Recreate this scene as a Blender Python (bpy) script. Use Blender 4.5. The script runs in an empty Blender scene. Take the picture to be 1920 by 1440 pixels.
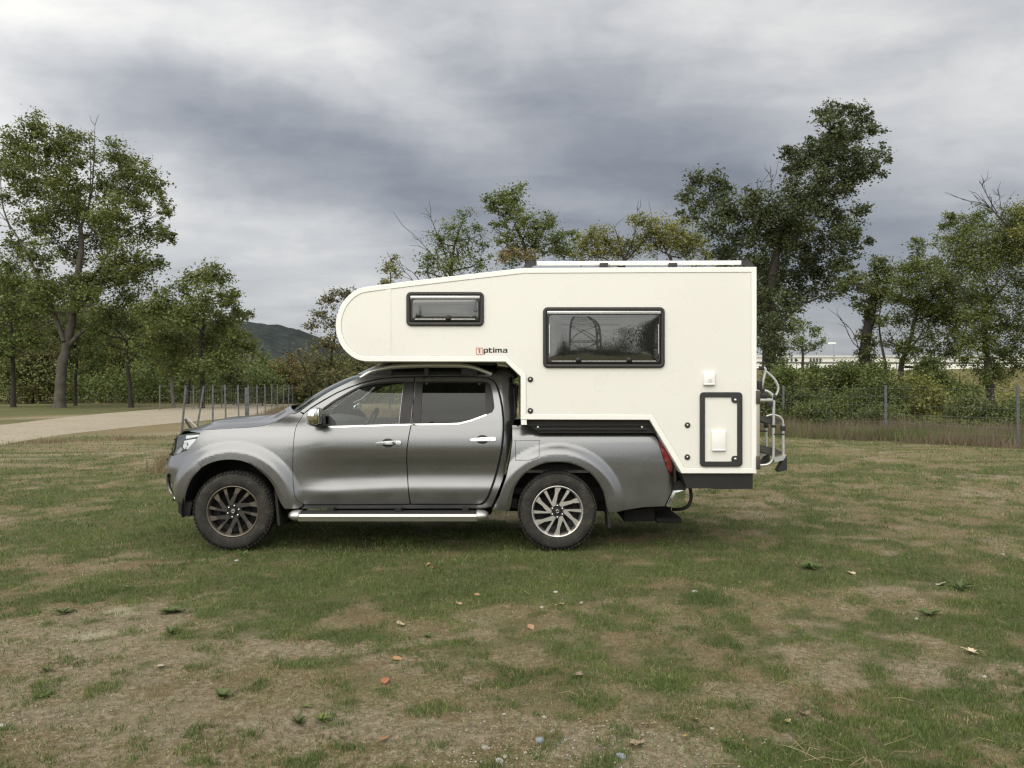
import bpy, bmesh, math, random
import numpy as np
from mathutils import Vector, Matrix
from mathutils.geometry import delaunay_2d_cdt

random.seed(7)
RNG = np.random.default_rng(7)
scene = bpy.context.scene
COL = scene.collection
PI = math.pi
R = math.radians

# ------------------------------------------------------------------ camera
FPX = 1554.0          # focal length in photograph pixels (1920 wide)
CAM_H = 1.62
cam_d = bpy.data.cameras.new('camera')
cam = bpy.data.objects.new('camera', cam_d)
COL.objects.link(cam)
cam.location = (0, 0, CAM_H)
cam.rotation_euler = (R(90), 0, 0)
cam_d.sensor_fit = 'HORIZONTAL'
cam_d.sensor_width = 36.0
cam_d.lens = FPX * 36.0 / 1920.0
cam_d.clip_start = 0.1
cam_d.clip_end = 6000
scene.camera = cam

# ------------------------------------------------------------------ colour management
scene.view_settings.view_transform = 'Standard'
scene.view_settings.look = 'None'
scene.view_settings.gamma = 1.0
scene.view_settings.use_curve_mapping = False
scene.view_settings.exposure = 0.50
scene.render.engine = 'CYCLES'
scene.cycles.use_denoising = True
scene.cycles.denoiser = 'OPENIMAGEDENOISE'
scene.cycles.denoising_input_passes = 'RGB_ALBEDO_NORMAL'
scene.cycles.denoising_prefilter = 'NONE'
scene.cycles.sample_clamp_indirect = 4.0
scene.cycles.pixel_filter_type = 'BLACKMAN_HARRIS'
scene.cycles.filter_width = 1.35
scene.cycles.max_bounces = 8
scene.cycles.diffuse_bounces = 3
scene.cycles.glossy_bounces = 4
scene.cycles.transparent_max_bounces = 12

# ------------------------------------------------------------------ sun + world
SUN_EL, SUN_AZ = R(46), math.atan2(-0.42, -0.90)      # azimuth measured from +Y towards +X
sun_dir = Vector((math.sin(SUN_AZ) * math.cos(SUN_EL), math.cos(SUN_AZ) * math.cos(SUN_EL), math.sin(SUN_EL)))
sun_d = bpy.data.lights.new('sun', 'SUN')
sun_d.energy = 0.9
sun_d.angle = R(78)
sun_d.color = (1.0, 0.93, 0.80)
sun_o = bpy.data.objects.new('sun', sun_d)
COL.objects.link(sun_o)
sun_o.rotation_euler = sun_dir.to_track_quat('Z', 'Y').to_euler()

world = bpy.data.worlds.new('World')
scene.world = world
world.use_nodes = True
WN = world.node_tree
WN.nodes.clear()


class NT:
    """tiny expression helper over a node tree"""
    def __init__(s, tree): s.t = tree
    def n(s, kind, **kw):
        o = s.t.nodes.new(kind)
        for k, v in kw.items(): setattr(o, k, v)
        return o
    def put(s, sock, v):
        if isinstance(v, bpy.types.NodeSocket): s.t.links.new(v, sock)
        elif v is not None: sock.default_value = v
    def m(s, op, a, b=None, c=None, clamp=False):
        o = s.n('ShaderNodeMath', operation=op, use_clamp=clamp)
        s.put(o.inputs[0], a)
        if b is not None: s.put(o.inputs[1], b)
        if c is not None: s.put(o.inputs[2], c)
        return o.outputs[0]
    def v(s, op, a, b=None):
        o = s.n('ShaderNodeVectorMath', operation=op)
        s.put(o.inputs[0], a)
        if b is not None:
            if op == 'SCALE': s.put(o.inputs[3], b)
            else: s.put(o.inputs[1], b)
        return o.outputs['Value'] if op in ('DOT_PRODUCT', 'LENGTH') else o.outputs[0]
    def comb(s, x, y, z):
        o = s.n('ShaderNodeCombineXYZ')
        for i, q in enumerate((x, y, z)): s.put(o.inputs[i], q)
        return o.outputs[0]
    def sep(s, a):
        o = s.n('ShaderNodeSeparateXYZ'); s.put(o.inputs[0], a); return o.outputs
    def noise(s, vec, scale, detail=4.0, rough=0.5, dist=0.0, col=False):
        o = s.n('ShaderNodeTexNoise')
        if vec is not None: s.put(o.inputs['Vector'], vec)
        s.put(o.inputs['Scale'], scale); s.put(o.inputs['Detail'], detail)
        s.put(o.inputs['Roughness'], rough); s.put(o.inputs['Distortion'], dist)
        return o.outputs['Color'] if col else o.outputs['Fac']
    def ramp(s, fac, stops, interp='LINEAR'):
        o = s.n('ShaderNodeValToRGB')
        o.color_ramp.interpolation = interp
        while len(o.color_ramp.elements) < len(stops): o.color_ramp.elements.new(0.5)
        for e, (p, c) in zip(o.color_ramp.elements, stops):
            e.position = p
            e.color = (c, c, c, 1) if isinstance(c, (int, float)) else (*c[:3], 1)
        s.put(o.inputs[0], fac)
        return o.outputs[0]
    def mix(s, fac, a, b, kind='MIX'):
        o = s.n('ShaderNodeMix', data_type='RGBA', blend_type=kind)
        s.put(o.inputs[0], fac)
        s.put(o.inputs[6], (*a, 1) if isinstance(a, tuple) and len(a) == 3 else a)
        s.put(o.inputs[7], (*b, 1) if isinstance(b, tuple) and len(b) == 3 else b)
        return o.outputs[2]
    def maprange(s, v, a, b, c, d):
        o = s.n('ShaderNodeMapRange')
        for i, q in enumerate((v, a, b, c, d)): s.put(o.inputs[i], q)
        return o.outputs[0]


w = NT(WN)
wd = w.v('NORMALIZE', w.n('ShaderNodeTexCoord').outputs['Generated'])
dx, dy, dz = w.sep(wd)
den = w.m('ADD', w.m('MAXIMUM', dz, 0.0), 0.16)
pl = w.comb(w.m('DIVIDE', dx, den), w.m('DIVIDE', dy, den), 0.0)
# long cloud rolls: stretch the cloud plane along one direction
def stretch(vec, ang, sx, sy):
    o = w.n('ShaderNodeMapping'); w.put(o.inputs['Vector'], vec)
    o.inputs['Rotation'].default_value = (0, 0, ang)
    o.inputs['Scale'].default_value = (sx, sy, 1)
    return o.outputs[0]
n1 = w.noise(stretch(pl, R(20), 0.55, 1.0), 0.85, 5.0, 0.52, 0.5)
n2 = w.noise(stretch(pl, R(32), 0.8, 1.7), 2.1, 6.0, 0.55, 0.4)
n3 = w.noise(wd, 7.0, 5.0, 0.55, 0.3)
stk = w.n('ShaderNodeMapping'); w.put(stk.inputs['Vector'], wd); stk.inputs['Rotation'].default_value = (0, R(7), 0); stk.inputs['Scale'].default_value = (1.6, 1.6, 9.0)
n4 = w.noise(stk.outputs[0], 2.6, 6.0, 0.58, 0.5)
cl = w.m('ADD', w.m('MULTIPLY', w.m('SUBTRACT', n1, 0.5), 0.16), w.m('MULTIPLY', w.m('SUBTRACT', n2, 0.5), 0.34))
cl = w.m('ADD', cl, w.m('MULTIPLY', w.m('SUBTRACT', n3, 0.5), 0.26))
cl = w.m('ADD', cl, w.m('MULTIPLY', w.m('SUBTRACT', n4, 0.5), 0.17))

def blob(px, py, sx, sy, ang, amp):
    """soft cloud mass in a direction of the sky (angles in photograph pixels)"""
    c = Vector(((px - 960) / FPX, 1.0, (720 - py) / FPX)).normalized()
    right = Vector((c.y, -c.x, 0)).normalized()
    up = right.cross(c)
    ca, sa = math.cos(ang), math.sin(ang)
    A = (right * ca + up * sa) * (FPX / sx)
    B = (up * ca - right * sa) * (FPX / sy)
    a = w.v('DOT_PRODUCT', warped, tuple(A)); b = w.v('DOT_PRODUCT', warped, tuple(B))
    e = w.m('EXPONENT', w.m('MULTIPLY', w.m('ADD', w.m('MULTIPLY', a, a), w.m('MULTIPLY', b, b)), -0.5))
    f = w.m('GREATER_THAN', w.v('DOT_PRODUCT', wd, tuple(c)), 0.0)
    return w.m('MULTIPLY', w.m('MULTIPLY', e, f), amp)

wn = w.noise(stretch(wd, 0, 1, 1), 3.2, 5.0, 0.55, 0.2, col=True)
warped = w.v('ADD', wd, w.v('SCALE', w.v('SUBTRACT', wn, (0.5, 0.5, 0.5)), 0.12))
n5 = w.noise(w.v('MULTIPLY', wd, (1.0, 1.0, 2.2)), 13.0, 6.0, 0.6, 0.6)
cl = w.m('ADD', cl, w.m('MULTIPLY', w.m('SUBTRACT', n5, 0.5), 0.20))
tone = w.m('ADD', w.m('MULTIPLY', cl, 1.0), 0.645)
for b in [
    (470, 250, 400, 52, R(-17), -0.13),      # long dark roll falling to the right
    (760, 345, 220, 48, R(-14), -0.15),
    (190, 120, 210, 50, R(-6), -0.10),
    (1190, 245, 250, 85, R(-30), -0.17),    # heavy mass above the camper
    (1340, 390, 360, 95, R(-16), -0.19),
    (960, 50, 520, 80, R(-4), 0.10),
    (1620, 500, 420, 150, 0, -0.13),         # blue-grey base behind the right trees
    (1770, 70, 130, 30, R(8), -0.16),
    (200, 20, 380, 55, R(-4), 0.24),         # bright top left
    (-20, 230, 110, 120, 0, 0.34),
    (1480, 15, 210, 45, R(-10), 0.22),
    (1860, 190, 230, 150, 0, 0.20),
    (760, 190, 170, 45, R(-24), 0.12),
    (520, 470, 260, 70, R(-4), 0.15),        # pale band low on the left
    (330, 390, 150, 60, R(-14), 0.08),
    (1070, 372, 130, 16, R(-10), 0.13),
    (620, 570, 300, 40, 0, 0.02),
]:
    tone = w.m('ADD', tone, blob(*b))
cloud = w.ramp(tone, [(0.08, (0.114, 0.126, 0.156)), (0.34, (0.175, 0.188, 0.217)), (0.58, (0.276, 0.287, 0.310)),
                      (0.80, (0.415, 0.42, 0.43)), (1.0, (0.56, 0.555, 0.54))])
# the bright side of the sky lies behind the camera, round the veiled sun
sd = w.v('DOT_PRODUCT', wd, tuple(sun_dir))
glow = w.m('POWER', w.m('MULTIPLY', w.m('ADD', sd, 1.0), 0.5), 3.0)
lift = w.m('ADD', 1.0, w.m('MULTIPLY', glow, 4.3))
warm = w.mix(w.m('MULTIPLY', glow, 1.15, clamp=True), (1.0, 1.0, 1.0), (1.03, 0.99, 0.885))
cloud = w.v('MULTIPLY', w.v('SCALE', cloud, lift), warm)
sky = w.n('ShaderNodeTexSky', sky_type='NISHITA')
sky.sun_disc = False
sky.sun_elevation = SUN_EL
sky.sun_rotation = SUN_AZ
sky_c = w.v('SCALE', sky.outputs[0], 0.06)
skymix = w.mix(0.90, sky_c, cloud)
# below the horizon the dome shows the dull ground colour
bg = w.n('ShaderNodeBackground')
w.put(bg.inputs['Color'], skymix)
bg.inputs['Strength'].default_value = 1.0
wo = w.n('ShaderNodeOutputWorld')
WN.links.new(bg.outputs[0], wo.inputs[0])


# ------------------------------------------------------------------ helpers
def at(px, py, Y):
    return Vector(((px - 960) / FPX * Y, Y, CAM_H - (py - 720) / FPX * Y))

def ground_px(px, py):
    Y = CAM_H * FPX / (py - 720)
    return (px - 960) / FPX * Y, Y

def tag(o, label=None, cat=None, group=None, kind=None):
    if label: o['label'] = label
    if cat: o['category'] = cat
    if group: o['group'] = group
    if kind: o['kind'] = kind
    return o

def empty(name, loc, label=None, cat=None, group=None):
    o = bpy.data.objects.new(name, None)
    o.empty_display_size = 0.2
    COL.objects.link(o)
    o.location = loc
    return tag(o, label, cat, group)

def link_mesh(name, me, mat, parent=None, world=True):
    """one mesh object; vertices given in world space are moved into the top parent's space"""
    o = bpy.data.objects.new(name, me)
    COL.objects.link(o)
    if mat is not None and not me.materials:
        for q in (mat if isinstance(mat, (list, tuple)) else [mat]): me.materials.append(q)
    if parent is not None:
        if world:
            p = Vector((0, 0, 0)); q = parent
            while q is not None: p += Vector(q.location); q = q.parent
            me.transform(Matrix.Translation(-p))
        o.parent = parent
    return o

def mesh_np(name, V, F, smooth=False, normals=None, midx=None):
    """V (n,3), F (m,k) with k 3 or 4, or list of lists"""
    me = bpy.data.meshes.new(name)
    V = np.asarray(V, dtype=np.float32)
    if isinstance(F, np.ndarray):
        k = F.shape[1]
        me.vertices.add(len(V)); me.vertices.foreach_set('co', V.ravel())
        me.loops.add(F.size); me.loops.foreach_set('vertex_index', F.astype(np.int32).ravel())
        me.polygons.add(len(F)); me.polygons.foreach_set('loop_start', np.arange(0, F.size, k, dtype=np.int32))
    else:
        me.from_pydata(V.tolist(), [], F)
    me.update(calc_edges=True)
    if smooth: me.polygons.foreach_set('use_smooth', np.ones(len(me.polygons), dtype=bool))
    if midx is not None: me.polygons.foreach_set('material_index', np.asarray(midx, dtype=np.int32))
    if normals is not None:
        me.normals_split_custom_set_from_vertices([tuple(n) for n in normals])
    me.update()
    return me

class MB:
    """collects simple shapes into one mesh"""
    def __init__(s): s.v = []; s.f = []; s.sm = []
    def add(s, V, F, smooth=False):
        o = len(s.v)
        s.v += [tuple(p) for p in V]
        s.f += [[i + o for i in f] for f in F]
        s.sm += [smooth] * len(F)
    def box(s, c, d, rot=None, bevel=0.0):
        bm = bmesh.new()
        bmesh.ops.create_cube(bm, size=1.0)
        bmesh.ops.scale(bm, vec=d, verts=bm.verts)
        if bevel > 0:
            bmesh.ops.bevel(bm, geom=bm.edges[:], offset=bevel, segments=2, profile=0.6, affect='EDGES')
        if rot is not None: bmesh.ops.rotate(bm, cent=(0, 0, 0), matrix=rot, verts=bm.verts)
        bm.verts.index_update()
        s.add([v.co + Vector(c) for v in bm.verts], [[v.index for v in f.verts] for f in bm.faces], bevel > 0)
        bm.free()
    def tube(s, pts, rad, sides=10, cap=True, smooth=True):
        pts = [Vector(p) for p in pts]
        n = len(pts)
        rad = rad if isinstance(rad, (list, tuple)) else [rad] * n
        V = []; F = []
        prev = None
        for i, p in enumerate(pts):
            t = (pts[min(i + 1, n - 1)] - pts[max(i - 1, 0)]).normalized()
            if prev is None:
                a = Vector((0, 0, 1)) if abs(t.z) < 0.9 else Vector((1, 0, 0))
                u = t.cross(a).normalized()
            else:
                u = (prev - t * prev.dot(t)).normalized()
            prev = u
            b = t.cross(u)
            for k in range(sides):
                q = 2 * PI * k / sides
                V.append(p + (u * math.cos(q) + b * math.sin(q)) * rad[i])
        for i in range(n - 1):
            for k in range(sides):
                F.append([i * sides + k, i * sides + (k + 1) % sides, (i + 1) * sides + (k + 1) % sides, (i + 1) * sides + k])
        s.add(V, F, smooth)
        if cap:
            s.add(V[:sides], [list(range(sides))[::-1]]); s.add(V[-sides:], [list(range(sides))])
    def lathe(s, c, prof, n=48, smooth=True, close=False):
        """profile of (radius, y offset) turned about the Y axis through c"""
        V = []; F = []; m = len(prof)
        for k in range(n):
            q = 2 * PI * k / n
            for r, y in prof: V.append((c[0] + r * math.cos(q), c[1] + y, c[2] + r * math.sin(q)))
        for k in range(n):
            k2 = (k + 1) % n
            for j in range(m if close else m - 1):
                j2 = (j + 1) % m
                F.append([k * m + j, k * m + j2, k2 * m + j2, k2 * m + j])
        s.add(V, F, smooth)
    def prism(s, outline, y0, y1, caps=(True, True), smooth=False):
        """outline of (x, z) pushed from y0 to y1"""
        n = len(outline)
        V = [(x, y0, z) for x, z in outline] + [(x, y1, z) for x, z in outline]
        F = [[i, (i + 1) % n, n + (i + 1) % n, n + i] for i in range(n)]
        s.add(V, F, smooth)
        if caps[0]: s.add(V[:n], [list(range(n))[::-1]])
        if caps[1]: s.add(V[n:], [list(range(n))])
    def ring(s, fn, prof, ysign=-1, y=0.0, smooth=False, fill=None):
        """loft rings: fn(offset) -> outline of (x, z); prof of (offset, height proud of y)"""
        rings = [fn(o) for o, h in prof]
        n = len(rings[0])
        V = []
        for (o, h), rg in zip(prof, rings): V += [(x, y + ysign * h, z) for x, z in rg]
        F = []
        for j in range(len(prof) - 1):
            for i in range(n):
                i2 = (i + 1) % n
                F.append([j * n + i, j * n + i2, (j + 1) * n + i2, (j + 1) * n + i])
        s.add(V, F, smooth)
        if fill: s.add(V[-n:], [list(range(n))])
    def build(s, name, mat, parent=None, fixn=True, world=True):
        me = bpy.data.meshes.new(name)
        me.from_pydata(s.v, [], s.f)
        me.polygons.foreach_set('use_smooth', s.sm)
        if fixn:
            bm = bmesh.new(); bm.from_mesh(me)
            bmesh.ops.recalc_face_normals(bm, faces=bm.faces)
            bm.to_mesh(me); bm.free()
        me.update()
        return link_mesh(name, me, mat, parent, world)

def rrect(x0, z0, x1, z1, r, seg=5):
    def fn(off):
        a0, b0, a1, b1 = x0 + off, z0 + off, x1 - off, z1 - off
        rr = max(r - off, 0.002)
        P = []
        for cx, cz, q0 in ((a1 - rr, b1 - rr, 0), (a0 + rr, b1 - rr, 90), (a0 + rr, b0 + rr, 180), (a1 - rr, b0 + rr, 270)):
            for k in range(seg + 1):
                q = R(q0 + 90 * k / seg)
                P.append((cx + rr * math.cos(q), cz + rr * math.sin(q)))
        return P
    return fn

def catmull(pts, n=6, closed=False):
    pts = [tuple(p) for p in pts]
    out = []
    m = len(pts)
    rng = range(m) if closed else range(m - 1)
    for i in rng:
        p1, p2 = pts[i], pts[(i + 1) % m]
        p0 = pts[(i - 1) % m] if closed or i > 0 else tuple(2 * a - b for a, b in zip(p1, p2))
        p3 = pts[(i + 2) % m] if closed or i < m - 2 else tuple(2 * a - b for a, b in zip(p2, p1))
        for k in range(n):
            t = k / n
            out.append(tuple(0.5 * (2 * b + (c - a) * t + (2 * a - 5 * b + 4 * c - d) * t * t + (3 * b - a - 3 * c + d) * t ** 3)
                             for a, b, c, d in zip(p0, p1, p2, p3)))
    if not closed: out.append(pts[-1])
    return out

def poly_offset(P, d):
    """inset a closed outline by d (positive = inwards) keeping its vertex count"""
    P = [Vector(p) for p in P]
    area = sum(P[i].x * P[(i + 1) % len(P)].y - P[(i + 1) % len(P)].x * P[i].y for i in range(len(P)))
    sgn = 1 if area > 0 else -1
    out = []
    for i in range(len(P)):
        e0 = (P[i] - P[i - 1]).normalized(); e1 = (P[(i + 1) % len(P)] - P[i]).normalized()
        n0 = Vector((-e0.y, e0.x)) * sgn; n1 = Vector((-e1.y, e1.x)) * sgn
        b = n0 + n1
        b = b / max(b.dot(n0), 0.25) if b.length > 1e-6 else n0
        q = P[i] + b * d
        out.append((q.x, q.y))
    return out

# value noise in numpy (world-space layout of relief and cover)
def vnoise(x, y, seed=0):
    xi = np.floor(x).astype(np.int64); yi = np.floor(y).astype(np.int64)
    xf = x - xi; yf = y - yi
    u = xf * xf * (3 - 2 * xf); v = yf * yf * (3 - 2 * yf)
    def h(a, b):
        q = (a * 374761393 + b * 668265263 + seed * 1274126177) & 0x7fffffff
        q = ((q ^ (q >> 13)) * 1103515245) & 0x7fffffff
        q = ((q ^ (q >> 16)) * 22695477) & 0x7fffffff
        return ((q >> 5) & 0xffff) / 65535.0
    return (h(xi, yi) * (1 - u) + h(xi + 1, yi) * u) * (1 - v) + (h(xi, yi + 1) * (1 - u) + h(xi + 1, yi + 1) * u) * v

def fbm(x, y, octs=4, seed=0, gain=0.5):
    s = 0; a = 1; t = 0
    for o in range(octs):
        s = s + a * vnoise(x * 2 ** o + 17.3 * o, y * 2 ** o - 9.1 * o, seed + o); t += a; a *= gain
    return s / t

# ------------------------------------------------------------------ materials
def new_mat(name):
    m = bpy.data.materials.new(name)
    m.use_nodes = True
    m.node_tree.nodes.clear()
    t = NT(m.node_tree)
    out = t.n('ShaderNodeOutputMaterial')
    return m, t, out

def principled(t, out, **kw):
    p = t.n('ShaderNodeBsdfPrincipled')
    for k, v in kw.items():
        k = k.replace('_', ' ')
        if k == 'Base Color' and isinstance(v, tuple): v = (*v[:3], 1)
        t.put(p.inputs[k], v)
    t.t.links.new(p.outputs[0], out.inputs[0])
    return p

def simple(name, col, rough=0.5, metal=0.0, var=0.12, scale=6.0, bump=0.0, bscale=60.0, coat=0.0, spec=0.5):
    m, t, out = new_mat(name)
    tc = t.n('ShaderNodeTexCoord').outputs['Object']
    n = t.noise(tc, scale, 4.0, 0.6)
    c = t.mix(n, tuple(q * (1 - var) for q in col), tuple(min(1, q * (1 + var)) for q in col))
    r = t.maprange(t.noise(tc, scale * 2.3, 3.0), 0.3, 0.7, max(0.02, rough - 0.06), min(1, rough + 0.06))
    p = principled(t, out, Base_Color=c, Roughness=r, Metallic=metal, Coat_Weight=coat, Specular_IOR_Level=spec)
    if bump > 0:
        b = t.n('ShaderNodeBump')
        b.inputs['Strength'].default_value = bump
        b.inputs['Distance'].default_value = 0.01
        t.put(b.inputs['Height'], t.noise(tc, bscale, 4.0, 0.6))
        t.put(p.inputs['Normal'], b.outputs[0])
    return m

def leaf_mat(name, c0, c1, c2, trans=0.28, nscale=0.55, gain=2.05):
    m, t, out = new_mat(name)
    tc = t.n('ShaderNodeTexCoord').outputs['Object']
    isl = t.n('ShaderNodeNewGeometry').outputs['Random Per Island']
    n = t.noise(tc, nscale, 3.0, 0.6)
    f = t.m('ADD', t.m('MULTIPLY', isl, 0.55), t.m('MULTIPLY', t.m('SUBTRACT', n, 0.25), 0.9))
    col = t.ramp(f, [(0.12, tuple(q * gain * k for q, k in zip(c0, (1.02, 1.0, 1.0)))), (0.5, tuple(q * gain * k for q, k in zip(c1, (1.02, 1.0, 1.0)))), (0.92, tuple(q * gain * k for q, k in zip(c2, (1.02, 1.0, 1.0))))])
    d = t.n('ShaderNodeBsdfPrincipled')
    t.put(d.inputs['Base Color'], col)
    d.inputs['Roughness'].default_value = 0.5
    d.inputs['Specular IOR Level'].default_value = 0.35
    tr = t.n('ShaderNodeBsdfTranslucent')
    t.put(tr.inputs['Color'], col)
    mx = t.n('ShaderNodeMixShader')
    mx.inputs[0].default_value = trans
    t.t.links.new(d.outputs[0], mx.inputs[1]); t.t.links.new(tr.outputs[0], mx.inputs[2])
    t.t.links.new(mx.outputs[0], out.inputs[0])
    return m

def glass_mat(name, tint, refl_ior=1.5, rough=0.0):
    """thin pane: tinted see-through plus mirror-like reflection"""
    m, t, out = new_mat(name)
    tr = t.n('ShaderNodeBsdfTransparent'); tr.inputs[0].default_value = (*tint, 1)
    gl = t.n('ShaderNodeBsdfGlossy'); gl.inputs['Roughness'].default_value = rough
    gl.inputs[0].default_value = (0.95, 0.97, 0.97, 1)
    fr = t.n('ShaderNodeFresnel')
    bk = t.n('ShaderNodeNewGeometry').outputs['Backfacing']
    t.put(fr.inputs[0], t.m('ADD', refl_ior, t.m('MULTIPLY', bk, 1.0 / refl_ior - refl_ior)))   # a thin pane mirrors alike from both sides
    mx = t.n('ShaderNodeMixShader')
    t.t.links.new(fr.outputs[0], mx.inputs[0]); t.t.links.new(tr.outputs[0], mx.inputs[1]); t.t.links.new(gl.outputs[0], mx.inputs[2])
    t.t.links.new(mx.outputs[0], out.inputs[0])
    return m
# ================================================================== GROUND
def relief(x, y):
    d = np.hypot(x, y)
    amp = np.clip(1.15 - d / 22.0, 0.0, 1.0)
    h = (fbm(x * 0.55, y * 0.55, 3, 11) - 0.5) * 0.07 + (fbm(x * 2.6, y * 2.6, 3, 21) - 0.5) * 0.028 + (fbm(x * 9, y * 9, 2, 31) - 0.5) * 0.024 + (vnoise(x * 24, y * 24, 37) - 0.5) * 0.007
    near_truck = np.exp(-(((x + 1.2) / 3.4) ** 2 + ((y - 8.9) / 1.4) ** 2) ** 2)
    return h * amp * (1 - 0.85 * near_truck)

GREEN = [  # (px, py, rx, ry, amount) patches of green, placed on the ground they cover
    (150, 960, 330, 60, 0.30), (640, 1010, 420, 40, 0.22), (470, 1120, 170, 45, 0.29), (700, 1085, 260, 28, 0.22), (1010, 1108, 190, 22, 0.30),
    (90, 1085, 150, 40, 0.14), (1560, 1080, 230, 28, 0.20), (1790, 1085, 150, 26, 0.18), (1100, 1262, 170, 22, 0.29), (760, 1310, 120, 32, 0.30),
    (700, 1255, 200, 16, 0.22), (1500, 1000, 420, 40, 0.07), (1300, 1060, 200, 25, 0.13), (1800, 1160, 110, 16, 0.18), (160, 775, 330, 14, 0.47), (1560, 1150, 120, 20, 0.13),
    (1850, 1340, 120, 45, 0.16), (1240, 1180, 130, 12, 0.16), (500, 1040, 200, 20, 0.11), (1480, 900, 500, 30, 0.04), (980, 1300, 80, 25, 0.19), (1230, 1330, 60, 14, 0.2)]
BARE = [
    (120, 1250, 260, 75, 0.24), (300, 1340, 330, 80, 0.16), (230, 1190, 130, 14, 0.26), (120, 1400, 360, 60, 0.23), (650, 1225, 160, 24, 0.22), (1080, 1400, 260, 45, 0.28),
    (1800, 1250, 160, 30, 0.24), (1560, 1220, 200, 60, 0.13), (930, 1170, 170, 16, 0.13), (1120, 1128, 160, 9, 0.14), (1740, 1120, 100, 14, 0.14), (700, 1380, 260, 40, 0.15),
    (1300, 1410, 200, 40, 0.18), (1460, 1300, 200, 50, 0.11), (1700, 1400, 220, 50, 0.07), (80, 850, 330, 22, 0.10), (1850, 940, 160, 16, 0.10), (250, 1150, 60, 8, 0.18), (1010, 1240, 120, 12, 0.2)]

def cover(X, Y):
    """green and bare fractions of the meadow at world points"""
    Ys = np.maximum(Y, 1.2)
    px = 960 + FPX * X / Ys; py = 720 + FPX * CAM_H / Ys
    wx = (fbm(X * 1.3, Y * 1.3, 4, 51) - 0.5); wy = (fbm(X * 1.3, Y * 1.3, 4, 61) - 0.5)
    qx = px + wx * 160; qy = py + wy * 46
    g = 0.33 + (fbm(X * 0.8, Y * 0.8, 5, 71, 0.62) - 0.5) * 1.3 + (fbm(X * 3.4, Y * 3.4, 4, 73, 0.65) - 0.5) * 1.75
    s = 0.10 + (fbm(X * 0.9 + 40, Y * 0.9, 5, 81, 0.62) - 0.5) * 1.0 + (fbm(X * 3.0, Y * 3.0, 4, 83, 0.65) - 0.5) * 1.3
    for (a, b, rx, ry, k) in GREEN: g = g + k * np.exp(-0.5 * (((qx - a) / rx) ** 2 + ((qy - b) / ry) ** 2) ** 1.5)
    for (a, b, rx, ry, k) in BARE:
        e = np.exp(-0.5 * (((qx - a) / rx) ** 2 + ((qy - b) / ry) ** 2) ** 1.5)
        s = s + k * e; g = g - 0.8 * k * e
    back = np.clip((Y - 12) / 8, 0, 1)
    g = g + 0.05 * np.clip((Y - 8) / 4, 0, 1) * np.clip((30 - Y) / 6, 0, 1)
    return np.clip(g, 0, 1), np.clip(s, 0, 1)

xs = np.concatenate([-np.geomspace(2200, 9.2, 34), np.arange(-9, 9.001, 0.075), np.geomspace(9.2, 2200, 34)])
ys = np.concatenate([-np.geomspace(1500, 3.5, 16), np.linspace(-3, 2.8, 10), 3.0 * 1.0145 ** np.arange(0, 150), np.geomspace(27, 4200, 34)])
GX, GY = np.meshgrid(xs, ys)
GZ = relief(GX, GY)
V = np.stack([GX.ravel(), GY.ravel(), GZ.ravel()], 1)
nx, ny = len(xs), len(ys)
I = np.arange(nx * ny).reshape(ny, nx)
F = np.stack([I[:-1, :-1].ravel(), I[:-1, 1:].ravel(), I[1:, 1:].ravel(), I[1:, :-1].ravel()], 1)
me = mesh_np('ground', V, F, True)
g_, s_ = cover(GX.ravel(), GY.ravel())
Yc_ = np.maximum(GY.ravel(), 1.2); qx_ = 960 + FPX * GX.ravel() / Yc_; qy_ = 720 + FPX * CAM_H / Yc_
ch_ = np.zeros_like(g_)
wob = (fbm(GX.ravel() * 4, GY.ravel() * 4, 3, 191) - 0.5)
for (a, b, rx, ry, k) in ((235, 1150, 26, 7, 1.0), (372, 1143, 26, 6, 0.8), (165, 1195, 60, 8, 0.7), (262, 1190, 40, 7, 0.5), (1110, 1127, 80, 6, 0.5), (1770, 1118, 60, 9, 0.4), (1800, 1262, 120, 14, 0.3), (640, 1240, 90, 12, 0.25), (1180, 1345, 60, 14, 0.25)):
    ch_ += k * np.exp(-0.5 * (((qx_ + wob * 70 - a) / rx) ** 2 + ((qy_ + wob * 22 - b) / ry) ** 2))
for nm, arr in (('green', g_), ('bare', s_), ('chalk', ch_)):
    a = me.attributes.new(nm, 'FLOAT', 'POINT'); a.data.foreach_set('value', arr.astype(np.float32))

m, t, out = new_mat('meadow_soil_and_turf')
tc = t.n('ShaderNodeTexCoord').outputs['Object']
ga = t.n('ShaderNodeAttribute', attribute_name='green').outputs['Fac']
ba = t.n('ShaderNodeAttribute', attribute_name='bare').outputs['Fac']
nA = t.noise(tc, 5.0, 6.0, 0.65); nB = t.noise(tc, 26.0, 6.0, 0.7); nC = t.noise(tc, 70.0, 4.0, 0.75); nD = t.noise(tc, 0.9, 5.0, 0.6)
soil = t.ramp(t.m('ADD', t.m('MULTIPLY', nB, 0.6), t.m('MULTIPLY', nC, 0.4)), [(0.35, (0.145, 0.110, 0.068)), (0.5, (0.305, 0.250, 0.166)), (0.65, (0.52, 0.445, 0.32))])
thatch = t.ramp(t.m('ADD', t.m('MULTIPLY', nC, 0.6), t.m('MULTIPLY', nB, 0.4)), [(0.35, (0.070, 0.058, 0.030)), (0.5, (0.225, 0.190, 0.100)), (0.65, (0.45, 0.39, 0.23))])
green = t.ramp(t.m('ADD', t.m('MULTIPLY', nC, 0.6), t.m('MULTIPLY', nB, 0.4)), [(0.35, (0.020, 0.028, 0.010)), (0.5, (0.080, 0.104, 0.032)), (0.66, (0.20, 0.21, 0.085))])
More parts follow.
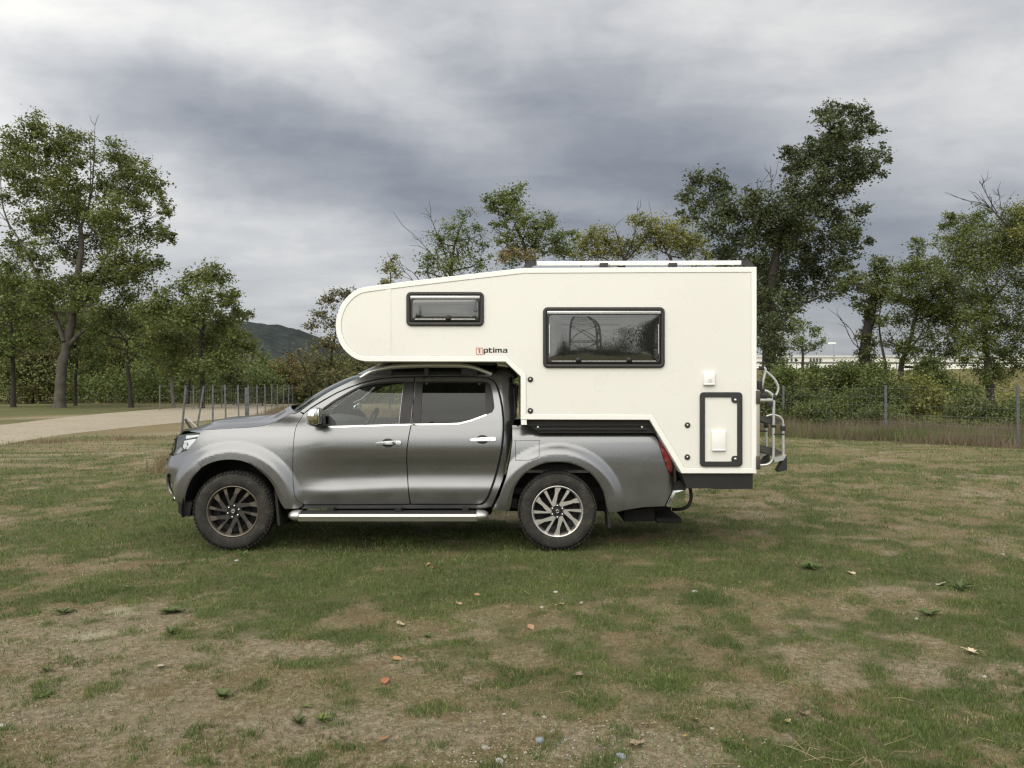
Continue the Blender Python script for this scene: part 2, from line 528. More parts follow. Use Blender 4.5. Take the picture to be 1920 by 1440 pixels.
jit = t.m('ADD', t.m('MULTIPLY', t.m('SUBTRACT', nB, 0.5), 1.1), t.m('MULTIPLY', t.m('SUBTRACT', nA, 0.5), 0.7))
fb = t.maprange(t.m('ADD', ba, t.m('MULTIPLY', jit, 0.8)), 0.18, 0.42, 0.0, 1.0)
fg = t.maprange(t.m('ADD', ga, t.m('MULTIPLY', jit, 0.7)), 0.24, 0.62, 0.0, 1.0)
nE = t.noise(tc, 1.7, 5.0, 0.65); nF = t.noise(tc, 11.0, 5.0, 0.7); nG = t.noise(tc, 45.0, 3.0, 0.7)
thatch = t.mix(t.maprange(nE, 0.46, 0.66, 0.0, 0.75), thatch, t.mix(nC, (0.13, 0.075, 0.040), (0.30, 0.20, 0.115)))
c = t.mix(fb, thatch, soil)
c = t.mix(t.maprange(nF, 0.56, 0.68, 0.0, 0.5), c, (0.070, 0.054, 0.034))
c = t.mix(t.maprange(nG, 0.60, 0.72, 0.0, 0.55), c, (0.46, 0.39, 0.27))
c = t.mix(t.maprange(t.m('ADD', t.n('ShaderNodeAttribute', attribute_name='chalk').outputs['Fac'], t.m('MULTIPLY', t.m('SUBTRACT', nB, 0.5), 0.9)), 0.3, 0.8, 0.0, 0.8), c, (0.56, 0.51, 0.38))
c = t.mix(t.m('MULTIPLY', fg, 0.85), c, green)
c = t.mix(t.maprange(nD, 0.35, 0.7, 0.0, 0.30), c, (0.22, 0.175, 0.10))
p = principled(t, out, Base_Color=c, Roughness=0.95, Specular_IOR_Level=0.15)
b = t.n('ShaderNodeBump'); b.inputs['Strength'].default_value = 1.0; b.inputs['Distance'].default_value = 0.05
t.put(b.inputs['Height'], t.m('ADD', t.m('MULTIPLY', nB, 0.7), t.m('MULTIPLY', nC, 0.5)))
t.put(p.inputs['Normal'], b.outputs[0])
M_ground = m
tag(link_mesh('ground', me, M_ground), 'patchy meadow of short grass, dry straw and bare soil', kind='structure')

# gravel road on the left
near = catmull([(-420, 915), (-200, 872), (0, 835), (100, 818), (200, 806), (300, 796), (400, 787), (480, 778), (560, 768), (620, 760), (660, 752)], 8)
far_ = catmull([(-420, 838), (-200, 815), (0, 797), (60, 790), (130, 782), (200, 775), (300, 767), (400, 760), (470, 755), (560, 751), (640, 747)], 8)
V = []; NU = 10
for i, (a, bq) in enumerate(zip(near, far_)):
    A = Vector((*ground_px(*a), 0)); B = Vector((*ground_px(*bq), 0))
    for k in range(NU + 1):
        q = A.lerp(B, k / NU)
        if k in (0, NU):
            q += Vector((0, 1, 0)) * (vnoise(np.array([i * 0.9]), np.array([k * 1.0]), 5)[0] - 0.5) * 0.35
        hump = 0.035 if 0 < k < NU else 0.004
        V.append((q.x, q.y, hump))
F = [[i * (NU + 1) + k, (i + 1) * (NU + 1) + k, (i + 1) * (NU + 1) + k + 1, i * (NU + 1) + k + 1] for i in range(len(near) - 1) for k in range(NU)]
m, t, out = new_mat('pale_gravel')
tc = t.n('ShaderNodeTexCoord').outputs['Object']
n0 = t.noise(tc, 0.35, 4.0, 0.6); n1_ = t.noise(tc, 14.0, 5.0, 0.7); n2_ = t.noise(tc, 2.0, 5.0, 0.6)
c = t.ramp(n1_, [(0.3, (0.22, 0.185, 0.135)), (0.55, (0.37, 0.32, 0.245)), (0.75, (0.52, 0.46, 0.365))])
c = t.mix(t.maprange(n0, 0.35, 0.7, 0, 0.45), c, (0.26, 0.23, 0.17))
c = t.mix(t.maprange(n2_, 0.55, 0.75, 0, 0.6), c, (0.17, 0.15, 0.09))
p = principled(t, out, Base_Color=c, Roughness=0.95, Specular_IOR_Level=0.1)
b = t.n('ShaderNodeBump'); b.inputs['Strength'].default_value = 0.6; t.put(b.inputs['Height'], n1_); t.put(p.inputs['Normal'], b.outputs[0])
me = mesh_np('gravel_road', V, F, True)
tag(link_mesh('gravel_road', me, m), 'pale gravel road curving away behind the fence on the left', kind='structure')

# ------------------------------------------------------------------ grass blades
def blades(name, n, ylim, size, sel, mat, label, lean=0.8, seed=1, wid=0.0027, parent=None):
    r = np.random.default_rng(seed)
    y0, y1 = ylim
    # even in the photograph's depth: more blades per metre near the camera
    u = r.random(n)
    Y = 1.0 / (1.0 / y0 + (1.0 / y1 - 1.0 / y0) * u ** 0.85)
    X = (r.random(n) * 2 - 1) * (Y * 0.72 + 0.6)
    g, s = cover(X, Y)
    keep = r.random(n) < sel(X, Y, g, s)
    X, Y = X[keep], Y[keep]
    k = len(X)
    Z = relief(X, Y)
    far = np.clip(Y / 7.0, 0.75, 3.5)
    L = size * (0.4 + 1.0 * r.random(k)) * (0.35 + 1.3 * fbm(X * 6, Y * 6, 4, 101, 0.62)) * np.sqrt(far)
    A = r.random(k) * 2 * PI
    tilt = lean * (0.25 + r.random(k))
    W = wid * (0.7 + 0.7 * r.random(k)) * far
    B = r.random(k) * 2 * PI
    dxx, dyy = np.cos(A) * np.sin(tilt), np.sin(A) * np.sin(tilt)
    wx, wy = np.cos(B) * W, np.sin(B) * W
    P = np.empty((k, 3, 3), dtype=np.float32)
    P[:, 0] = np.stack([X - wx, Y - wy, Z - 0.003], 1)
    P[:, 1] = np.stack([X + wx, Y + wy, Z - 0.003], 1)
    P[:, 2] = np.stack([X + dxx * L, Y + dyy * L, Z + np.cos(tilt) * L], 1)
    me = mesh_np(name, P.reshape(-1, 3), np.arange(3 * k).reshape(k, 3))
    return tag(link_mesh(name, me, mat), label, kind='stuff')

M_blade = leaf_mat('green_grass', (0.022, 0.037, 0.010), (0.052, 0.080, 0.021), (0.125, 0.142, 0.048), 0.3, 1.2)
M_straw = leaf_mat('dry_grass', (0.070, 0.056, 0.028), (0.160, 0.130, 0.070), (0.31, 0.265, 0.16), 0.2, 1.2)
def sel_green(X, Y, g, s):
    clump = fbm(X * 6, Y * 6, 4, 101, 0.62)
    return np.clip((g - 0.24 + (clump - 0.5) * 2.4) * 2.2, 0.07, 1)
def sel_dry(X, Y, g, s):
    clump = fbm(X * 7, Y * 7, 4, 111, 0.62)
    return np.clip(0.55 - 0.9 * s - 0.35 * g + (clump - 0.5) * 2.2, 0.06, 1)
blades('green_grass', 700000, (3.2, 26), 0.027, sel_green, M_blade, 'short green grass in patches over the meadow', 0.75, 1)
blades('dry_grass', 460000, (3.2, 26), 0.021, sel_dry, M_straw, 'short dry straw coloured grass over the meadow', 1.25, 2, wid=0.0019)
# longer untidy tufts
blades('grass_tufts', 150000, (3.3, 16), 0.044, lambda X, Y, g, s: np.clip((fbm(X * 4.6, Y * 4.6, 3, 131) - 0.58) * 10, 0, 1) * np.clip(g * 1.6, 0.35, 1), M_blade,
       'taller tufts of green grass in the meadow', 0.7, 3)

# ================================================================== VEGETATION
M_bark = simple('bark', (0.042, 0.037, 0.031), 0.9, var=0.6, scale=5.0, bump=0.8, bscale=9.0, spec=0.2)
M_bark_pale = simple('pale_bark', (0.16, 0.145, 0.125), 0.9, var=0.4, scale=6.0, bump=0.6, bscale=9.0, spec=0.2)
M_bark_dead = simple('dead_wood', (0.33, 0.30, 0.25), 0.9, var=0.25, scale=6.0, spec=0.2)
L_poplar = leaf_mat('poplar_leaves', (0.032, 0.044, 0.012), (0.064, 0.080, 0.022), (0.115, 0.125, 0.036))
L_dark = leaf_mat('dark_poplar_leaves', (0.020, 0.029, 0.011), (0.040, 0.051, 0.020), (0.072, 0.083, 0.036), 0.25)
L_mid = leaf_mat('mid_green_leaves', (0.030, 0.045, 0.012), (0.064, 0.085, 0.024), (0.118, 0.130, 0.038))
L_wood = leaf_mat('woodland_leaves', (0.024, 0.033, 0.011), (0.050, 0.061, 0.019), (0.092, 0.098, 0.031))
L_yell = leaf_mat('yellowing_leaves', (0.044, 0.052, 0.014), (0.095, 0.102, 0.027), (0.165, 0.155, 0.045))
L_aut = leaf_mat('autumn_leaves', (0.050, 0.042, 0.016), (0.098, 0.080, 0.029), (0.160, 0.120, 0.042))
L_brown = leaf_mat('browning_leaves', (0.032, 0.034, 0.014), (0.064, 0.063, 0.025), (0.115, 0.098, 0.038))
L_acacia = leaf_mat('acacia_leaves', (0.030, 0.042, 0.012), (0.060, 0.077, 0.021), (0.105, 0.115, 0.033))
L_bush = leaf_mat('bush_leaves', (0.025, 0.036, 0.011), (0.050, 0.065, 0.019), (0.090, 0.100, 0.031))
L_ivy = leaf_mat('ivy_leaves', (0.020, 0.032, 0.010), (0.045, 0.058, 0.018), (0.10, 0.10, 0.03), 0.15)

DENS = 2.2
LEAF = 0.90

class Tubes:
    def __init__(s): s.V = []; s.F = []; s.n = 0
    def add(s, pts, rad, sides=5):
        P = np.asarray(pts, dtype=np.float64); rad = np.asarray(rad, dtype=np.float64)
        T = np.gradient(P, axis=0)
        T /= np.maximum(np.linalg.norm(T, axis=1, keepdims=True), 1e-9)
        ref = np.array([0.31, 0.95, 0.05])
        U = np.cross(T, ref); U /= np.maximum(np.linalg.norm(U, axis=1, keepdims=True), 1e-9)
        B = np.cross(T, U)
        q = np.arange(sides) * 2 * PI / sides
        ring = P[:, None, :] + rad[:, None, None] * (U[:, None, :] * np.cos(q)[None, :, None] + B[:, None, :] * np.sin(q)[None, :, None])
        n = len(P)
        idx = np.arange(n * sides).reshape(n, sides) + s.n
        a = idx[:-1]; c = idx[1:]
        s.F.append(np.stack([a, np.roll(a, -1, 1), np.roll(c, -1, 1), c], 2).reshape(-1, 4))
        s.V.append(ring.reshape(-1, 3)); s.n += n * sides
    def build(s, name, mat, parent):
        return link_mesh(name, mesh_np(name, np.concatenate(s.V), np.concatenate(s.F), True), mat, parent)

def leaves_mesh(C, size, r, flat=0.4, ratio=0.62):
    k = len(C)
    a = r.normal(size=(k, 3)); a[:, 2] *= (1 - flat)
    a /= np.linalg.norm(a, axis=1, keepdims=True)
    b = np.cross(a, r.normal(size=(k, 3)) + np.array([0, 0, 0.9])); b /= np.maximum(np.linalg.norm(b, axis=1, keepdims=True), 1e-9)
    L = (size * (0.5 + 1.0 * r.random(k) ** 1.3))[:, None]
    P = np.empty((k, 4, 3), dtype=np.float32)
    P[:, 0] = C - a * L * 0.5; P[:, 1] = C + b * L * 0.5 * ratio; P[:, 2] = C + a * L * 0.5; P[:, 3] = C - b * L * 0.5 * ratio
    return P.reshape(-1, 3), np.arange(4 * k).reshape(k, 4)

def tree(name, label, cat, Y, trunk, clumps, leaf, bark, group=None, leaf_px=5.0, dens=0.62, bare=(), depth=0.75, seed=0, twigs=1.0, droop=0.0, crown='crown', sub=0.24, grow=1.1):
    """trunk: (px, py, width px) from the ground up; clumps: (px, py, r px); all at depth Y, spread in depth by the crown's own width"""
    r = np.random.default_rng(1000 + seed)
    k = Y / FPX
    clumps = [(a, b, c_ * grow) for a, b, c_ in clumps]
    pts = [np.array(at(a, b, Y)) for a, b, c_ in trunk]
    pts[0][2] = -0.15
    rad = [max(c_, 1.0) * 0.5 * k for a, b, c_ in trunk]
    base = Vector((pts[0][0], Y, 0))
    root = empty(name, base, label, cat, group)
    # resample trunk
    P = [np.array(q) for q in catmull([tuple(p) for p in pts], 5)] if len(pts) > 2 else pts
    tt = np.linspace(0, len(rad) - 1, len(P)); rr = np.interp(tt, np.arange(len(rad)), rad)
    if len(P) > 2:
        for i in range(1, len(P)): P[i][1] += (r.random() - 0.5) * 0.04 * k * 100
    rr[0] *= 1.35
    tb = Tubes(); tb.add(P, rr, 9)
    nodes = [p for p in P[2:]] or list(P); nrad = list(rr[2:]) or list(rr)
    if clumps:
        cx = np.array([c_[0] for c_ in clumps]); W = max(cx.max() - cx.min(), 40) * k
    else: W = 1
    CC = []
    for (a, b, c_) in clumps:
        q = np.array(at(a, b, Y))
        off = (r.random() * 2 - 1) * depth * W * 0.5
        q = np.array(at(a, b, Y + off))
        CC.append((q, c_ * (Y + off) / FPX, c_))
    top = P[-1]
    order = sorted(range(len(CC)), key=lambda i: np.linalg.norm(CC[i][0] - P[len(P) // 2]))
    leafC = []
    for i in order:
        c_, rw, rpx = CC[i]
        N = np.array(nodes); d = np.linalg.norm(N - c_, axis=1)
        rise = c_[2] - N[:, 2]
        pen = np.where(rise < 0.25 * d, (0.25 * d - rise) * 1.6, 0)
        j = int(np.argmin(d + pen))
        s0 = N[j]; L = d[j]
        if L > 0.05:
            n = max(3, min(7, int(L / 0.9) + 3))
            tq = np.linspace(0, 1, n)
            mid = s0 * 0.5 + c_ * 0.5 + np.array([0, 0, -0.10 * L]) + r.normal(size=3) * 0.07 * L
            path = ((1 - tq) ** 2)[:, None] * s0 + (2 * tq * (1 - tq))[:, None] * mid + (tq ** 2)[:, None] * c_
            path[1:-1] += r.normal(size=(n - 2, 3)) * 0.025 * L
            r0 = min(0.62 * nrad[j], 0.022 + 0.020 * L + 0.02 * rw); r1 = min(r0 * 0.45, 0.03)
            rq = r0 + (r1 - r0) * tq
            tb.add(path, rq, 6 if r0 > 0.08 else 5)
            for p_, q_ in list(zip(path, rq))[1:]: nodes.append(p_); nrad.append(q_)
        ns = max(4, int(5 + rpx * 0.42))
        dirs = r.normal(size=(ns, 3)); dirs /= np.linalg.norm(dirs, axis=1, keepdims=True)
        sc = c_ + dirs * (r.random(ns) ** 0.5)[:, None] * rw * np.array([1.04, 1.04, 0.92])
        sc[:, 2] -= droop * rw * r.random(ns)
        for q in sc:
            if r.random() < twigs:
                mid = (c_ + q) / 2 + r.normal(size=3) * 0.1 * rw
                tb.add([c_, mid, q + (q - c_) * 0.15], [min(0.018 * (Y / 40), 0.03), 0.011 * Y / 40, 0.005 * Y / 40], 3)
        nl = int(DENS * dens * rpx * rpx / ns * (0.75 + 0.5 * r.random()))
        if nl > 0:
            o = r.normal(size=(ns * nl, 3)) * np.array([1, 1, 0.72])
            rad_s = np.repeat(sub * rw * (0.5 + 1.2 * r.random(ns)), nl)[:, None]
            leafC.append(np.repeat(sc, nl, 0) + o * rad_s)
    for path in bare:
        pp = [np.array(at(a, b, Y + (r.random() - 0.5) * 0.6)) for a, b in path[0]]
        cm = [np.array(q) for q in catmull([tuple(p) for p in pp], 4)] if len(pp) > 2 else pp
        tb.add(cm, np.linspace(path[1] * k * 0.5, 0.35 * k, len(cm)), 5)
        if len(path) > 2:
            for _ in range(path[2]):
                i = int(r.integers(max(1, len(cm) // 4), len(cm)))
                d = (cm[i] - cm[i - 1]); d /= np.linalg.norm(d)
                e = d + r.normal(size=3) * 0.5; e[2] = abs(e[2]) * 0.6 + 0.2
                L = (0.3 + r.random()) * 26 * k
                m1 = cm[i] + e * L * 0.5 + r.normal(size=3) * 0.06 * L
                tb.add([cm[i], m1, m1 + (e + r.normal(size=3) * 0.35) * L * 0.5], [1.0 * k * 0.6, 0.5 * k, 0.28 * k], 3)
    tb.build('trunk', bark, root)
    if leafC:
        C = np.concatenate(leafC)
        V, F = leaves_mesh(C, LEAF * leaf_px * k, r)
        link_mesh(crown, mesh_np(crown, V, F), leaf, root)
    return root

def auto_clumps(x0, x1, y0, y1, n, r0, r1, seed, shape='oval'):
    """n clumps filling an egg-shaped envelope"""
    r = random.Random(seed); out = []
    while len(out) < n:
        u, v = r.uniform(-1, 1), r.uniform(-1, 1)
        lim = math.sqrt(max(0, 1 - v * v)) * (0.75 + 0.25 * v if shape == 'oval' else 1)
        if abs(u) > lim: continue
        out.append(((x0 + x1) / 2 + u * (x1 - x0) / 2, (y0 + y1) / 2 + v * (y1 - y0) / 2, r.uniform(r0, r1)))
    return out
# ---------------------------------------------------------------- far setting: hill, embankment, building
def ridge(name, pts, Y, depth, mat, label, seed, nz=26):
    pr = np.array(pts, dtype=float)
    X = np.linspace((pr[0, 0] - 960) / FPX * Y, (pr[-1, 0] - 960) / FPX * Y, 220)
    pxs = 960 + X / Y * FPX
    H = CAM_H - (np.interp(pxs, pr[:, 0], pr[:, 1]) - 720) / FPX * Y
    V = []
    for j in range(nz):
        f = j / (nz - 1)
        yy = Y - depth + 2 * depth * f
        prof = math.sin(PI * f) ** 0.8
        for i in range(len(X)):
            V.append((X[i] * (1 + 0.0 * f), yy, H[i] * prof - 1.5 + 0.0))
    V = np.array(V)
    tex = (fbm(V[:, 0] / 26, V[:, 1] / 26, 4, seed) - 0.5) * 6 + (fbm(V[:, 0] / 6, V[:, 1] / 6, 3, seed + 4) - 0.5) * 3.5
    V[:, 2] += tex * np.clip(V[:, 2] / 25, 0, 1)
    n = len(X)
    I = np.arange(n * nz).reshape(nz, n)
    F = np.stack([I[:-1, :-1].ravel(), I[:-1, 1:].ravel(), I[1:, 1:].ravel(), I[1:, :-1].ravel()], 1)
    return tag(link_mesh(name, mesh_np(name, V, F, True), mat), label, kind='structure')

m, t, out = new_mat('forested_hillside')
tc = t.n('ShaderNodeTexCoord').outputs['Object']
nA = t.noise(tc, 0.11, 5.0, 0.65); nB = t.noise(tc, 0.022, 4.0, 0.6)
c = t.ramp(t.m('ADD', t.m('MULTIPLY', nA, 0.7), t.m('MULTIPLY', nB, 0.3)), [(0.3, (0.026, 0.032, 0.033)), (0.5, (0.045, 0.053, 0.051)), (0.7, (0.070, 0.078, 0.071))])  # slight blue haze of distance is mixed into the forest colours
p = principled(t, out, Base_Color=c, Roughness=1.0, Specular_IOR_Level=0.0)
b = t.n('ShaderNodeBump'); b.inputs['Strength'].default_value = 1.0; b.inputs['Distance'].default_value = 4.0
t.put(b.inputs['Height'], nA); t.put(p.inputs['Normal'], b.outputs[0])
ridge('hill', [(-500, 640), (-200, 600), (60, 580), (200, 576), (300, 586), (400, 598), (455, 606), (500, 607), (530, 610), (560, 618), (600, 634), (680, 664), (760, 690), (860, 712), (960, 722)], 950, 330, m, 'forested hill on the skyline left of the camper', 7)

# grassy embankment on the right
M_bank = simple('rough_bank_grass', (0.135, 0.115, 0.06), 0.95, var=0.6, scale=1.4, bump=0.8, bscale=2.0, spec=0.1)
V = []; prof = [(52, -0.1), (55, 0.35), (59, 1.5), (62, 2.35), (64, 2.72), (65.5, 2.82), (70, 2.85), (72, 2.6), (80, -0.2)]
xsb = np.linspace(2, 80, 90)
for xx in xsb:
    for yy, zz in prof:
        V.append((xx, yy + (xx - 20) * 0.10, zz + (vnoise(np.array([xx * 0.4]), np.array([yy * 0.5]), 3)[0] - 0.5) * 0.25))
n = len(prof)
F = [[i * n + j, (i + 1) * n + j, (i + 1) * n + j + 1, i * n + j + 1] for i in range(len(xsb) - 1) for j in range(n - 1)]
tag(link_mesh('embankment', mesh_np('embankment', V, F, True), M_bank), 'grassy embankment behind the bushes on the right', kind='structure')
ra = empty('guard_rail', (40, 68, 2.8), 'long grey road guard rail along the top of the embankment', 'guard rail')
M_galv = simple('galvanised_steel', (0.36, 0.38, 0.39), 0.5, 0.7, var=0.15, scale=12)
M_rail = simple('weathered_rail', (0.17, 0.165, 0.155), 0.7, 0.2)
mb = MB(); mb.tube([(4, 64.5, 3.33), (78, 71.7, 3.33)], 0.09, 6); mb.build('rail', M_rail, ra)
mb = MB()
for i in range(18): mb.box((6 + i * 4.2, 64.75 + i * 0.41, 3.0), (0.08, 0.08, 0.9))
o = mb.build('rail_posts', M_galv, ra); o['kind'] = 'stuff'

# long white industrial building far behind
M_wh = simple('white_cladding', (0.72, 0.72, 0.68), 0.7, var=0.06, scale=0.3)
M_win = simple('dark_window', (0.05, 0.055, 0.06), 0.25, var=0.1)
YB = 230
x0, x1 = at(1385, 0, YB).x, at(2150, 0, YB).x
z1 = at(0, 670, YB).z
bd = empty('industrial_building', ((x0 + x1) / 2, YB + 20, 0), 'long low white industrial building beyond the embankment on the right', 'building')
mb = MB(); mb.box(((x0 + x1) / 2, YB + 20, z1 / 2 - 1), (x1 - x0, 40, z1 + 2)); mb.build('wall', M_wh, bd)
mb = MB(); mb.box(((x0 + x1) / 2, YB + 20, z1 + 0.25), (x1 - x0 + 0.8, 41, 0.5)); mb.build('roof_edge', simple('roof_edge_metal', (0.55, 0.56, 0.55), 0.5, var=0.05), bd)
win = None
for px in [1520, 1526, 1532, 1538] + list(range(1452, 1500, 8)) + [1702, 1716, 1790]:
    q = at(px, 675, YB)
    if win is None:
        mb = MB(); mb.box((q.x, YB - 0.06, q.z), (0.55, 0.14, 0.9)); win = mb.build('window', M_win, bd); w0 = q.x
    else:
        d = win.copy(); COL.objects.link(d); d.parent = bd; d.location = (q.x - w0, 0, 0)
lx = at(1563, 0, 150).x
lm = empty('lamp_mast', (lx, 150, 0), 'tall floodlight mast standing before the white building', 'lamp mast')
mb = MB(); mb.tube([(lx, 150, 0), (lx, 150, at(0, 648, 150).z)], [0.14, 0.08], 8); mb.build('pole', M_galv, lm)
mb = MB(); mb.box((lx - 0.35, 150, at(0, 644, 150).z), (1.5, 0.4, 0.35), bevel=0.05); mb.build('lamp_head', simple('lamp_housing', (0.75, 0.76, 0.76), 0.4, var=0.05), lm)
# low white wall glimpsed through the wood
wx0, wx1 = at(180, 0, 82).x, at(222, 0, 82).x
tw = empty('low_wall', ((wx0 + wx1) / 2, 82, 0), 'low white wall glimpsed between the trunks left of the road', 'wall')
mb = MB(); mb.box(((wx0 + wx1) / 2, 82, 0.22), (wx1 - wx0, 0.4, 0.85), bevel=0.03); mb.build('wall_body', M_wh, tw)
mb = MB(); mb.box(((wx0 + wx1) / 2, 82, 0.68), (wx1 - wx0 + 0.1, 0.5, 0.08), bevel=0.02); mb.build('coping', M_wh, tw)

# ---------------------------------------------------------------- trees
M_barkp = simple('rough_poplar_bark', (0.090, 0.080, 0.066), 0.9, var=0.75, scale=3.0, bump=0.9, bscale=7.0, spec=0.2)
G1 = 'trees of the wood beyond the gravel road'
G2 = 'trees showing above the camper'
G3 = 'trees along the embankment on the right'
tree('poplar_tree', 'big old poplar with a thick pale trunk beyond the gravel road on the left', 'tree', 56,
     [(112, 768, 22), (114, 720, 19), (118, 680, 18), (127, 640, 16), (138, 580, 15), (146, 520, 12), (152, 470, 10), (152, 420, 7)],
     [(65, 240, 28), (40, 275, 34), (88, 285, 36), (20, 325, 30), (60, 350, 36), (132, 268, 28), (152, 300, 24), (120, 345, 36), (105, 400, 40), (60, 420, 30), (160, 390, 36),
      (222, 290, 32), (245, 318, 32), (230, 355, 36), (270, 330, 22), (288, 352, 18), (200, 400, 34), (258, 388, 22), (303, 372, 14), (314, 396, 16), (220, 430, 28), (280, 436, 22),
      (310, 440, 18), (180, 450, 38), (120, 470, 34), (70, 480, 28), (230, 480, 34), (258, 510, 32), (200, 520, 36), (150, 540, 32), (290, 500, 20), (100, 540, 34), (12, 370, 18),
      (28, 455, 20), (2, 300, 22), (60, 560, 32), (20, 530, 28), (40, 310, 22), (190, 350, 22), (170, 560, 26)],
     L_poplar, M_barkp, leaf_px=5.6, dens=0.60, grow=1.2, seed=1, depth=0.7, sub=0.21,
     bare=[([(150, 430), (170, 370), (176, 300), (178, 235)], 5, 9), ([(165, 400), (170, 330), (166, 245)], 3, 4), ([(126, 650), (150, 625), (175, 612), (192, 602)], 11, 4),
           ([(120, 640), (95, 570), (62, 500), (30, 440), (-10, 385)], 10, 8), ([(150, 540), (185, 505), (215, 455), (250, 425), (300, 402)], 7, 8), ([(20, 430), (4, 380), (0, 300)], 4, 5),
           ([(140, 590), (175, 545), (225, 500), (270, 470), (322, 445)], 6, 6)])
tree('tree', 'leafy green tree with twin dark trunks, rightmost of the wood by the road', 'tree', 54,
     [(378, 757, 11), (380, 710, 9), (376, 660, 8), (382, 600, 6), (385, 560, 4)],
     [(370, 516, 26), (402, 518, 28), (345, 540, 24), (430, 556, 24), (385, 566, 34), (420, 596, 30), (350, 596, 34), (312, 560, 28), (285, 590, 30), (447, 590, 16), (395, 636, 38), (340, 646, 34),
      (436, 640, 26), (465, 655, 16), (310, 628, 34), (410, 680, 26), (370, 690, 26), (330, 690, 24), (452, 624, 12), (466, 588, 9)],
     L_poplar, M_bark, G1, leaf_px=5.2, dens=0.72, seed=2, depth=0.8, bare=[([(350, 757), (356, 705), (362, 650)], 9, 4)])
tree('tree', 'slender tree with a thin forked trunk just right of the big poplar', 'tree', 57,
     [(247, 757, 10), (242, 715, 7), (238, 670, 6), (237, 640, 5)],
     [(235, 560, 28), (208, 596, 30), (262, 612, 26), (205, 645, 30), (272, 655, 28), (232, 535, 24), (240, 600, 26), (180, 620, 22), (290, 640, 20)],
     L_mid, M_bark, G1, leaf_px=5, dens=0.42, seed=3, bare=[([(238, 645), (225, 625), (195, 605)], 4, 4), ([(238, 642), (250, 625), (266, 612)], 4, 4)])
tree('tree', 'dark trunked tree at the left edge of the photo in front of the wood', 'tree', 58,
     [(26, 766, 10), (25, 720, 8), (24, 660, 7), (20, 600, 5)],
     [(20, 500, 30), (-10, 530, 34), (40, 530, 26), (15, 570, 36), (50, 590, 26), (-20, 600, 34), (30, 630, 34), (60, 640, 22), (0, 660, 28), (40, 480, 18)], L_mid, M_bark, G1, leaf_px=5, dens=0.55, seed=4)
tree('tree', 'slim tree with bare lower trunk standing left of the fence end', 'tree', 60,
     [(326, 757, 7), (322, 720, 6), (325, 680, 5)], [(320, 650, 24), (300, 670, 22), (345, 668, 22), (325, 620, 24), (318, 690, 20)], L_brown, M_bark_pale, G1, leaf_px=4.8, dens=0.5, seed=5)
tree('tree', 'small tree with a mossy trunk right behind the big poplar trunk', 'tree', 62,
     [(142, 762, 6), (141, 720, 6), (144, 680, 5)], [(140, 650, 26), (165, 640, 24), (150, 610, 26), (185, 660, 22), (120, 620, 22), (170, 690, 20)], L_mid, M_bark, G1, leaf_px=4.8, dens=0.6, seed=6)
wood = [(-60, 470, 720, 90, 'L'), (20, 500, 725, 80, 'W'), (75, 520, 730, 78, 'M'), (130, 560, 735, 84, 'W'), (190, 530, 735, 76, 'Y'), (240, 570, 735, 88, 'W'),
        (290, 540, 735, 78, 'W'), (340, 560, 735, 86, 'M'), (400, 590, 735, 80, 'W'), (440, 620, 738, 84, 'W'), (-140, 480, 730, 84, 'W'), (60, 590, 740, 70, 'B')]
wl = ['tall dull green tree cut off by the left edge of the photo', 'olive tree behind the leftmost dark trunk', 'round green tree behind and left of the big poplar', 'dull tree directly behind the big poplar trunk',
      'yellow green tree in the wood right of the big poplar', 'olive tree of the wood behind the slender forked tree', 'dense olive tree of the wood left of the twin trunks', 'mid green tree of the wood behind the twin trunks',
      'olive tree of the wood behind the start of the fence', 'low olive tree at the right end of the wood', 'olive tree out past the left edge of the wood', 'low brown tree left of the big poplar trunk']
LM = {'L': L_mid, 'W': L_wood, 'M': L_mid, 'Y': L_yell, 'B': L_brown}
for i, ((px, y0, y1, Yt, kk), lb) in enumerate(zip(wood, wl)):
    wd_ = 48 + (i * 17) % 22
    tree('woodland_tree', lb, 'tree', Yt, [(px, 752, 6), (px + 2, 720, 5), (px - 2, 670, 4), (px, (y0 + y1) / 2, 3)],
         auto_clumps(px - wd_, px + wd_, y0 + 20, y1 - 6, 20, 20, 30, 40 + i), LM[kk], M_bark, G1, leaf_px=4.6, dens=0.55, seed=20 + i, twigs=0.5)

def leaf_mass(name, label, boxes, n, mat, size, seed, kind='stuff'):
    """loose leaf mass with an uneven top: boxes of (x0, x1, y0, y1, height)"""
    r = np.random.default_rng(seed); C = []
    for (x0, x1, y0, y1, h) in boxes:
        k = int(n / len(boxes))
        X = r.uniform(x0, x1, k); Y = r.uniform(y0, y1, k)
        top = h * (0.35 + 0.95 * fbm(X * 0.35, Y * 0.35, 3, seed))
        top *= 0.7 + 0.6 * fbm(X * 1.7, Y * 1.7, 2, seed + 3)
        C.append(np.stack([X, Y, top * r.random(k) ** 0.7], 1))
    V, F = leaves_mesh(np.concatenate(C), size, r)
    return tag(link_mesh(name, mesh_np(name, V, F), mat), label, kind=kind)
leaf_mass('undergrowth', 'shady undergrowth at the foot of the wood on the left', [(-62, -30, 66, 82, 3.8), (-34, -14, 68, 84, 4.0), (-26, -9, 66, 80, 3.4)], 75000, L_mid, 0.25, 5)
leaf_mass('far_woods', 'far woods closing the view behind the meadow', [(-130, -70, 110, 132, 11), (-72, -40, 112, 130, 11.5), (-42, -16, 105, 126, 4.0), (-18, 8, 105, 124, 5.5)], 60000, L_wood, 0.62, 6)

